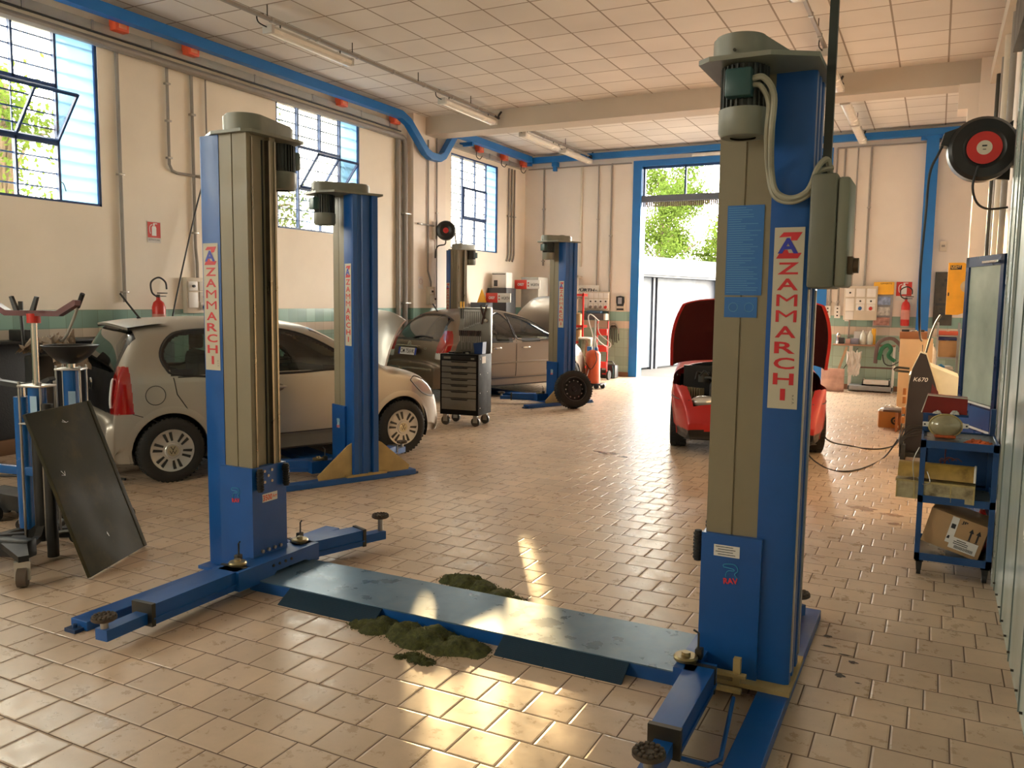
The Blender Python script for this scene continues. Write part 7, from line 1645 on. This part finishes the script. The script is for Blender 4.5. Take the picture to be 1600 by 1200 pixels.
t = thing('appliance', 'cream appliance with small dark window, on top of the dark cabinet', 'appliance', (-8.62, 15.85, 1.93)); MB().box(0, .36, 0, .3, 0, .34, .02).build('case', white, t); MB().box(.06, .15, -.003, 0, .04, .17).build('window', darkplast, t, smooth=False); MB().box(.02, .34, -.003, .0, .29, .31).build('seam', darkplast, t, smooth=False)
crate('dark grey carton stack low beside the lower sign', -8.62, 14.95, 0, .36, .3, 1.62, pbr('slate_box', (.06, .07, .09, 1), .5), 'storage_box', 'box')
t = thing('warning_triangle', 'yellow triangular warning marker above the slate box', 'warning sign', (-8.44, 15.1, 1.62)); m = MB(); m.prism([(-.11, 0), (.11, 0), (0, .28)], 0, .02, 'y'); m.build('triangle', yellow, t, smooth=False)
t = thing('wall_rack', 'cream open rack on back wall beside the far lift post', 'rack', (-7.78, 17.3, 0))
for x in (0, .52): MB().box(x, x + .05, 0, .05, 0, 2.25).build('post', offwhite, t, smooth=False)
for z in (.3, 1.0, 1.72, 2.2): MB().box(0, .57, 0, .28, z, z + .04).build('shelf', offwhite, t, smooth=False)
t = thing('round_valve', 'round dark red valve wheel beside the cream rack', 'valve', (-7.55, 17.25, 1.78)); MB().lathe([(0, 0), (.04, 0), (.045, .03), (0, .04)], (0, 0, 0), (0, -1, 0), 18).build('wheel', pbr('valve_red', (.25, .02, .02, 1)), t)

# ------------------------------------------------------------------ outside
conc = pbr('yard_concrete', (.05, .048, .046, 1), .7, var=.12, scale=.8)
m = MB(); m.box(-60, 40, YB + .25, 80, -.25, -.02); m.box(-60, XL - .25, -30, YB + .25, -.25, -.02); struct(m.build('ground', conc, smooth=False))
m = MB(); m.box(DX0, DX1, YB + .25, YB + .32, -.02, -.0); t = struct(m.build('trim_4', darksteel, smooth=False))
ang = math.atan2(.97, .24)
t = thing('shed', 'white garage shed with sliding doors outside the doorway', 'shed', (-6.42, 19.1, -.02), ang)
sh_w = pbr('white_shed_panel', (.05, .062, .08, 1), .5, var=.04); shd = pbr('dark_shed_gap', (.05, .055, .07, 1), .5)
m = MB(); m.box(-.9, 14, .35, 3.5, 0, 2.45); m.build('shed_wall', sh_w, t, smooth=False)
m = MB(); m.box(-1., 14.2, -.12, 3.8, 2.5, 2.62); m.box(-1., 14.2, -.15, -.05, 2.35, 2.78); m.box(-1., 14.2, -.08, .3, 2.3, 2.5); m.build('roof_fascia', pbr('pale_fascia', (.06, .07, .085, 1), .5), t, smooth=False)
for x0, x1 in ((-.85, 1.02), (1.35, 3.25)): m = MB(); m.box(x0, x1, .22, .28, .05, 2.33); m.build('sliding_door', sh_w, t, smooth=False)
for x in (1.04, 1.24): m = MB(); m.box(x, x + .09, .18, .30, .0, 2.33); m.build('door_edge', shd, t, smooth=False)
m = MB(); m.box(3.3, 4.5, .30, .34, .6, 2.3); m.box(4.9, 6.5, .30, .34, .6, 2.3); m.build('dark_bay', shd, t, smooth=False)
m = MB(); m.box(4.5, 4.9, .15, .34, 0, 2.33); m.build('pillar', sh_w, t, smooth=False)
t2 = thing('floodlight', 'small white lamp on the shed fascia', 'lamp', (-5.98, 20.6, 2.75)); MB().box(-.10, .10, -.08, .08, -.12, 0, .02).build('lamp_head', white, t2); MB().tube([(0, 0, 0), (.1, 0, .08), (.16, 0, -.02)], .02, 6).build('lamp_arm', galv, t2)
# yard wall / hedge and trees
leafm = {}
def leaf_mat(n, c):
    m = bpy.data.materials.new(n); m.use_nodes = True; N = m.node_tree.nodes; L = m.node_tree.links; N.clear(); out = N.new('ShaderNodeOutputMaterial')
    d = N.new('ShaderNodeBsdfDiffuse'); tr = N.new('ShaderNodeBsdfTranslucent'); mx = N.new('ShaderNodeMixShader'); mx.inputs[0].default_value = .5
    tc = N.new('ShaderNodeTexCoord'); nz = N.new('ShaderNodeTexNoise'); nz.inputs['Scale'].default_value = 3; L.new(tc.outputs['Object'], nz.inputs['Vector'])
    cr = N.new('ShaderNodeMix'); cr.data_type = 'RGBA'; cr.inputs[6].default_value = c; cr.inputs[7].default_value = (c[0] * 1.8, c[1] * 1.3, c[2] * .8, 1); L.new(nz.outputs[0], cr.inputs[0])
    L.new(cr.outputs[2], d.inputs[0]); L.new(cr.outputs[2], tr.inputs[0]); L.new(d.outputs[0], mx.inputs[1]); L.new(tr.outputs[0], mx.inputs[2]); L.new(mx.outputs[0], out.inputs[0]); return m
lm = leaf_mat('leaf_green', (.045, .085, .02, 1)); bark = pbr('bark', (.10, .07, .045, 1), .9, var=.3)
def tree(label, x, y, h, r, n, seed, leaf=.11):
    t = thing('tree', label, 'tree', (x, y, -.02), 0, 'trees outside the workshop'); rd = random.Random(seed)
    m = MB(); m.tube([(0, 0, 0), (.1, .05, h * .35), (0, .1, h * .7), (.05, 0, h * .95)], .10, 8)
    cl = []
    for k in range(34):
        a = rd.random() * 2 * PI; rr = r * (.25 + .7 * rd.random()); z = h * (.28 + .72 * rd.random()); f = 1 - .55 * max(0, (z / h - .6)) / .4
        p = Vector((rr * f * math.cos(a), rr * f * math.sin(a), z)); cl.append(p); m.tube([(0, 0, z * .7), p * .6 + Vector((0, 0, z * .36)), p], .025, 5)
    m.build('trunk', bark, t)
    m = MB()
    for k in range(n):
        c = rd.choice(cl); g = Vector((rd.gauss(0, .30), rd.gauss(0, .30), rd.gauss(0, .26))) * (r / 2.2) ** .5; p = c + g
        u = Vector((rd.gauss(0, 1), rd.gauss(0, 1), rd.gauss(0, 1))).normalized() * leaf; v = u.orthogonal().normalized() * leaf * .45
        m.v += [tuple(p - u * .5), tuple(p + v * .5), tuple(p + u * .5), tuple(p - v * .5)]; o_ = len(m.v) - 4; m.f.append((o_, o_ + 1, o_ + 2, o_ + 3))
    m.build('foliage', lm, t, smooth=False, recalc=False)
tree('tall leafy tree above the shed, at the left of the doorway view', -9.7, 31.5, 6.9, 2.7, 22000, 1, .15)
tree('lower leafy tree above the shed, right of the tall tree', -7.3, 34.0, 5.0, 2.0, 12000, 2, .15)
tree('small tree furthest right above the shed roof', -5.6, 36, 4.3, 1.5, 7000, 5, .15)
tree('leafy tree seen through the open sash of the second window', -12.5, 12.4, 5.0, 1.6, 5000, 3)
tree('leafy tree outside the nearest window', -12.0, 7.4, 4.9, 1.3, 4000, 4)
# ------------------------------------------------------------------ camera, light, view
cam = bpy.data.cameras.new('camera'); co = bpy.data.objects.new('camera', cam); COL.objects.link(co)
cam.sensor_width = 36; cam.sensor_fit = 'HORIZONTAL'; cam.lens = 1291.407 / 1600 * 36
pi_, ro_, ya_ = math.radians(5.82529), math.radians(0.70192), math.radians(27.04199)
fw_ = Vector((-math.sin(ya_) * math.cos(pi_), math.cos(ya_) * math.cos(pi_), -math.sin(pi_))); rt_ = Vector((math.cos(ya_), math.sin(ya_), 0)); up_ = rt_.cross(fw_)
r_ = rt_ * math.cos(ro_) + up_ * math.sin(ro_); u_ = -rt_ * math.sin(ro_) + up_ * math.cos(ro_)
co.matrix_world = Matrix(((r_.x, u_.x, -fw_.x, 0), (r_.y, u_.y, -fw_.y, 0), (r_.z, u_.z, -fw_.z, 1.685), (0, 0, 0, 1)))
cam.clip_start = .05; cam.clip_end = 300
sc.camera = co
w = bpy.data.worlds.new('sky'); sc.world = w; w.use_nodes = True; nt = w.node_tree
bg = nt.nodes['Background']; bg.inputs[0].default_value = (1.0, 0.92, 0.79, 1); bg.inputs[1].default_value = SKY
sun = bpy.data.lights.new('sun', 'SUN'); so = bpy.data.objects.new('sun', sun); COL.objects.link(so)
sun.energy = SUN; sun.color = (1.0, 0.66, 0.33); sun.angle = math.radians(0.6)
so.rotation_euler = Vector((.51, -.86, -.222)).to_track_quat('-Z', 'Y').to_euler(); so.location = (-20, 20, 8)
def portal(loc, rot, sx, sy):
    l = bpy.data.lights.new('window_portal', 'AREA'); l.shape = 'RECTANGLE'; l.size = sx; l.size_y = sy
    l.cycles.is_portal = True
    o = bpy.data.objects.new('window_portal', l); COL.objects.link(o); o.location = loc; o.rotation_euler = rot
for y0, y1 in WINS: portal((XL - .2, (y0 + y1) / 2, 3.63), (0, -PI / 2, 0), 1.9, y1 - y0)
portal(((DX0 + DX1) / 2, YB + .24, 2.33), (-PI / 2, 0, 0), DX1 - DX0, DZ)
portal(((FW[0] + FW[2]) / 2, YF - .2, (FW[1] + FW[3]) / 2), (PI / 2, 0, 0), FW[2] - FW[0], FW[3] - FW[1])
sc.view_settings.view_transform = 'Standard'; sc.view_settings.look = 'None'; sc.view_settings.gamma = 1; sc.view_settings.use_curve_mapping = False
sc.view_settings.exposure = EXPO
sc.cycles.use_denoising = True
sc.cycles.max_bounces = 10; sc.cycles.diffuse_bounces = 6; sc.cycles.glossy_bounces = 4; sc.cycles.transparent_max_bounces = 12; sc.cycles.transmission_bounces = 6
sc.cycles.sample_clamp_indirect = 8; sc.cycles.caustics_reflective = True; sc.cycles.blur_glossy = 0.5
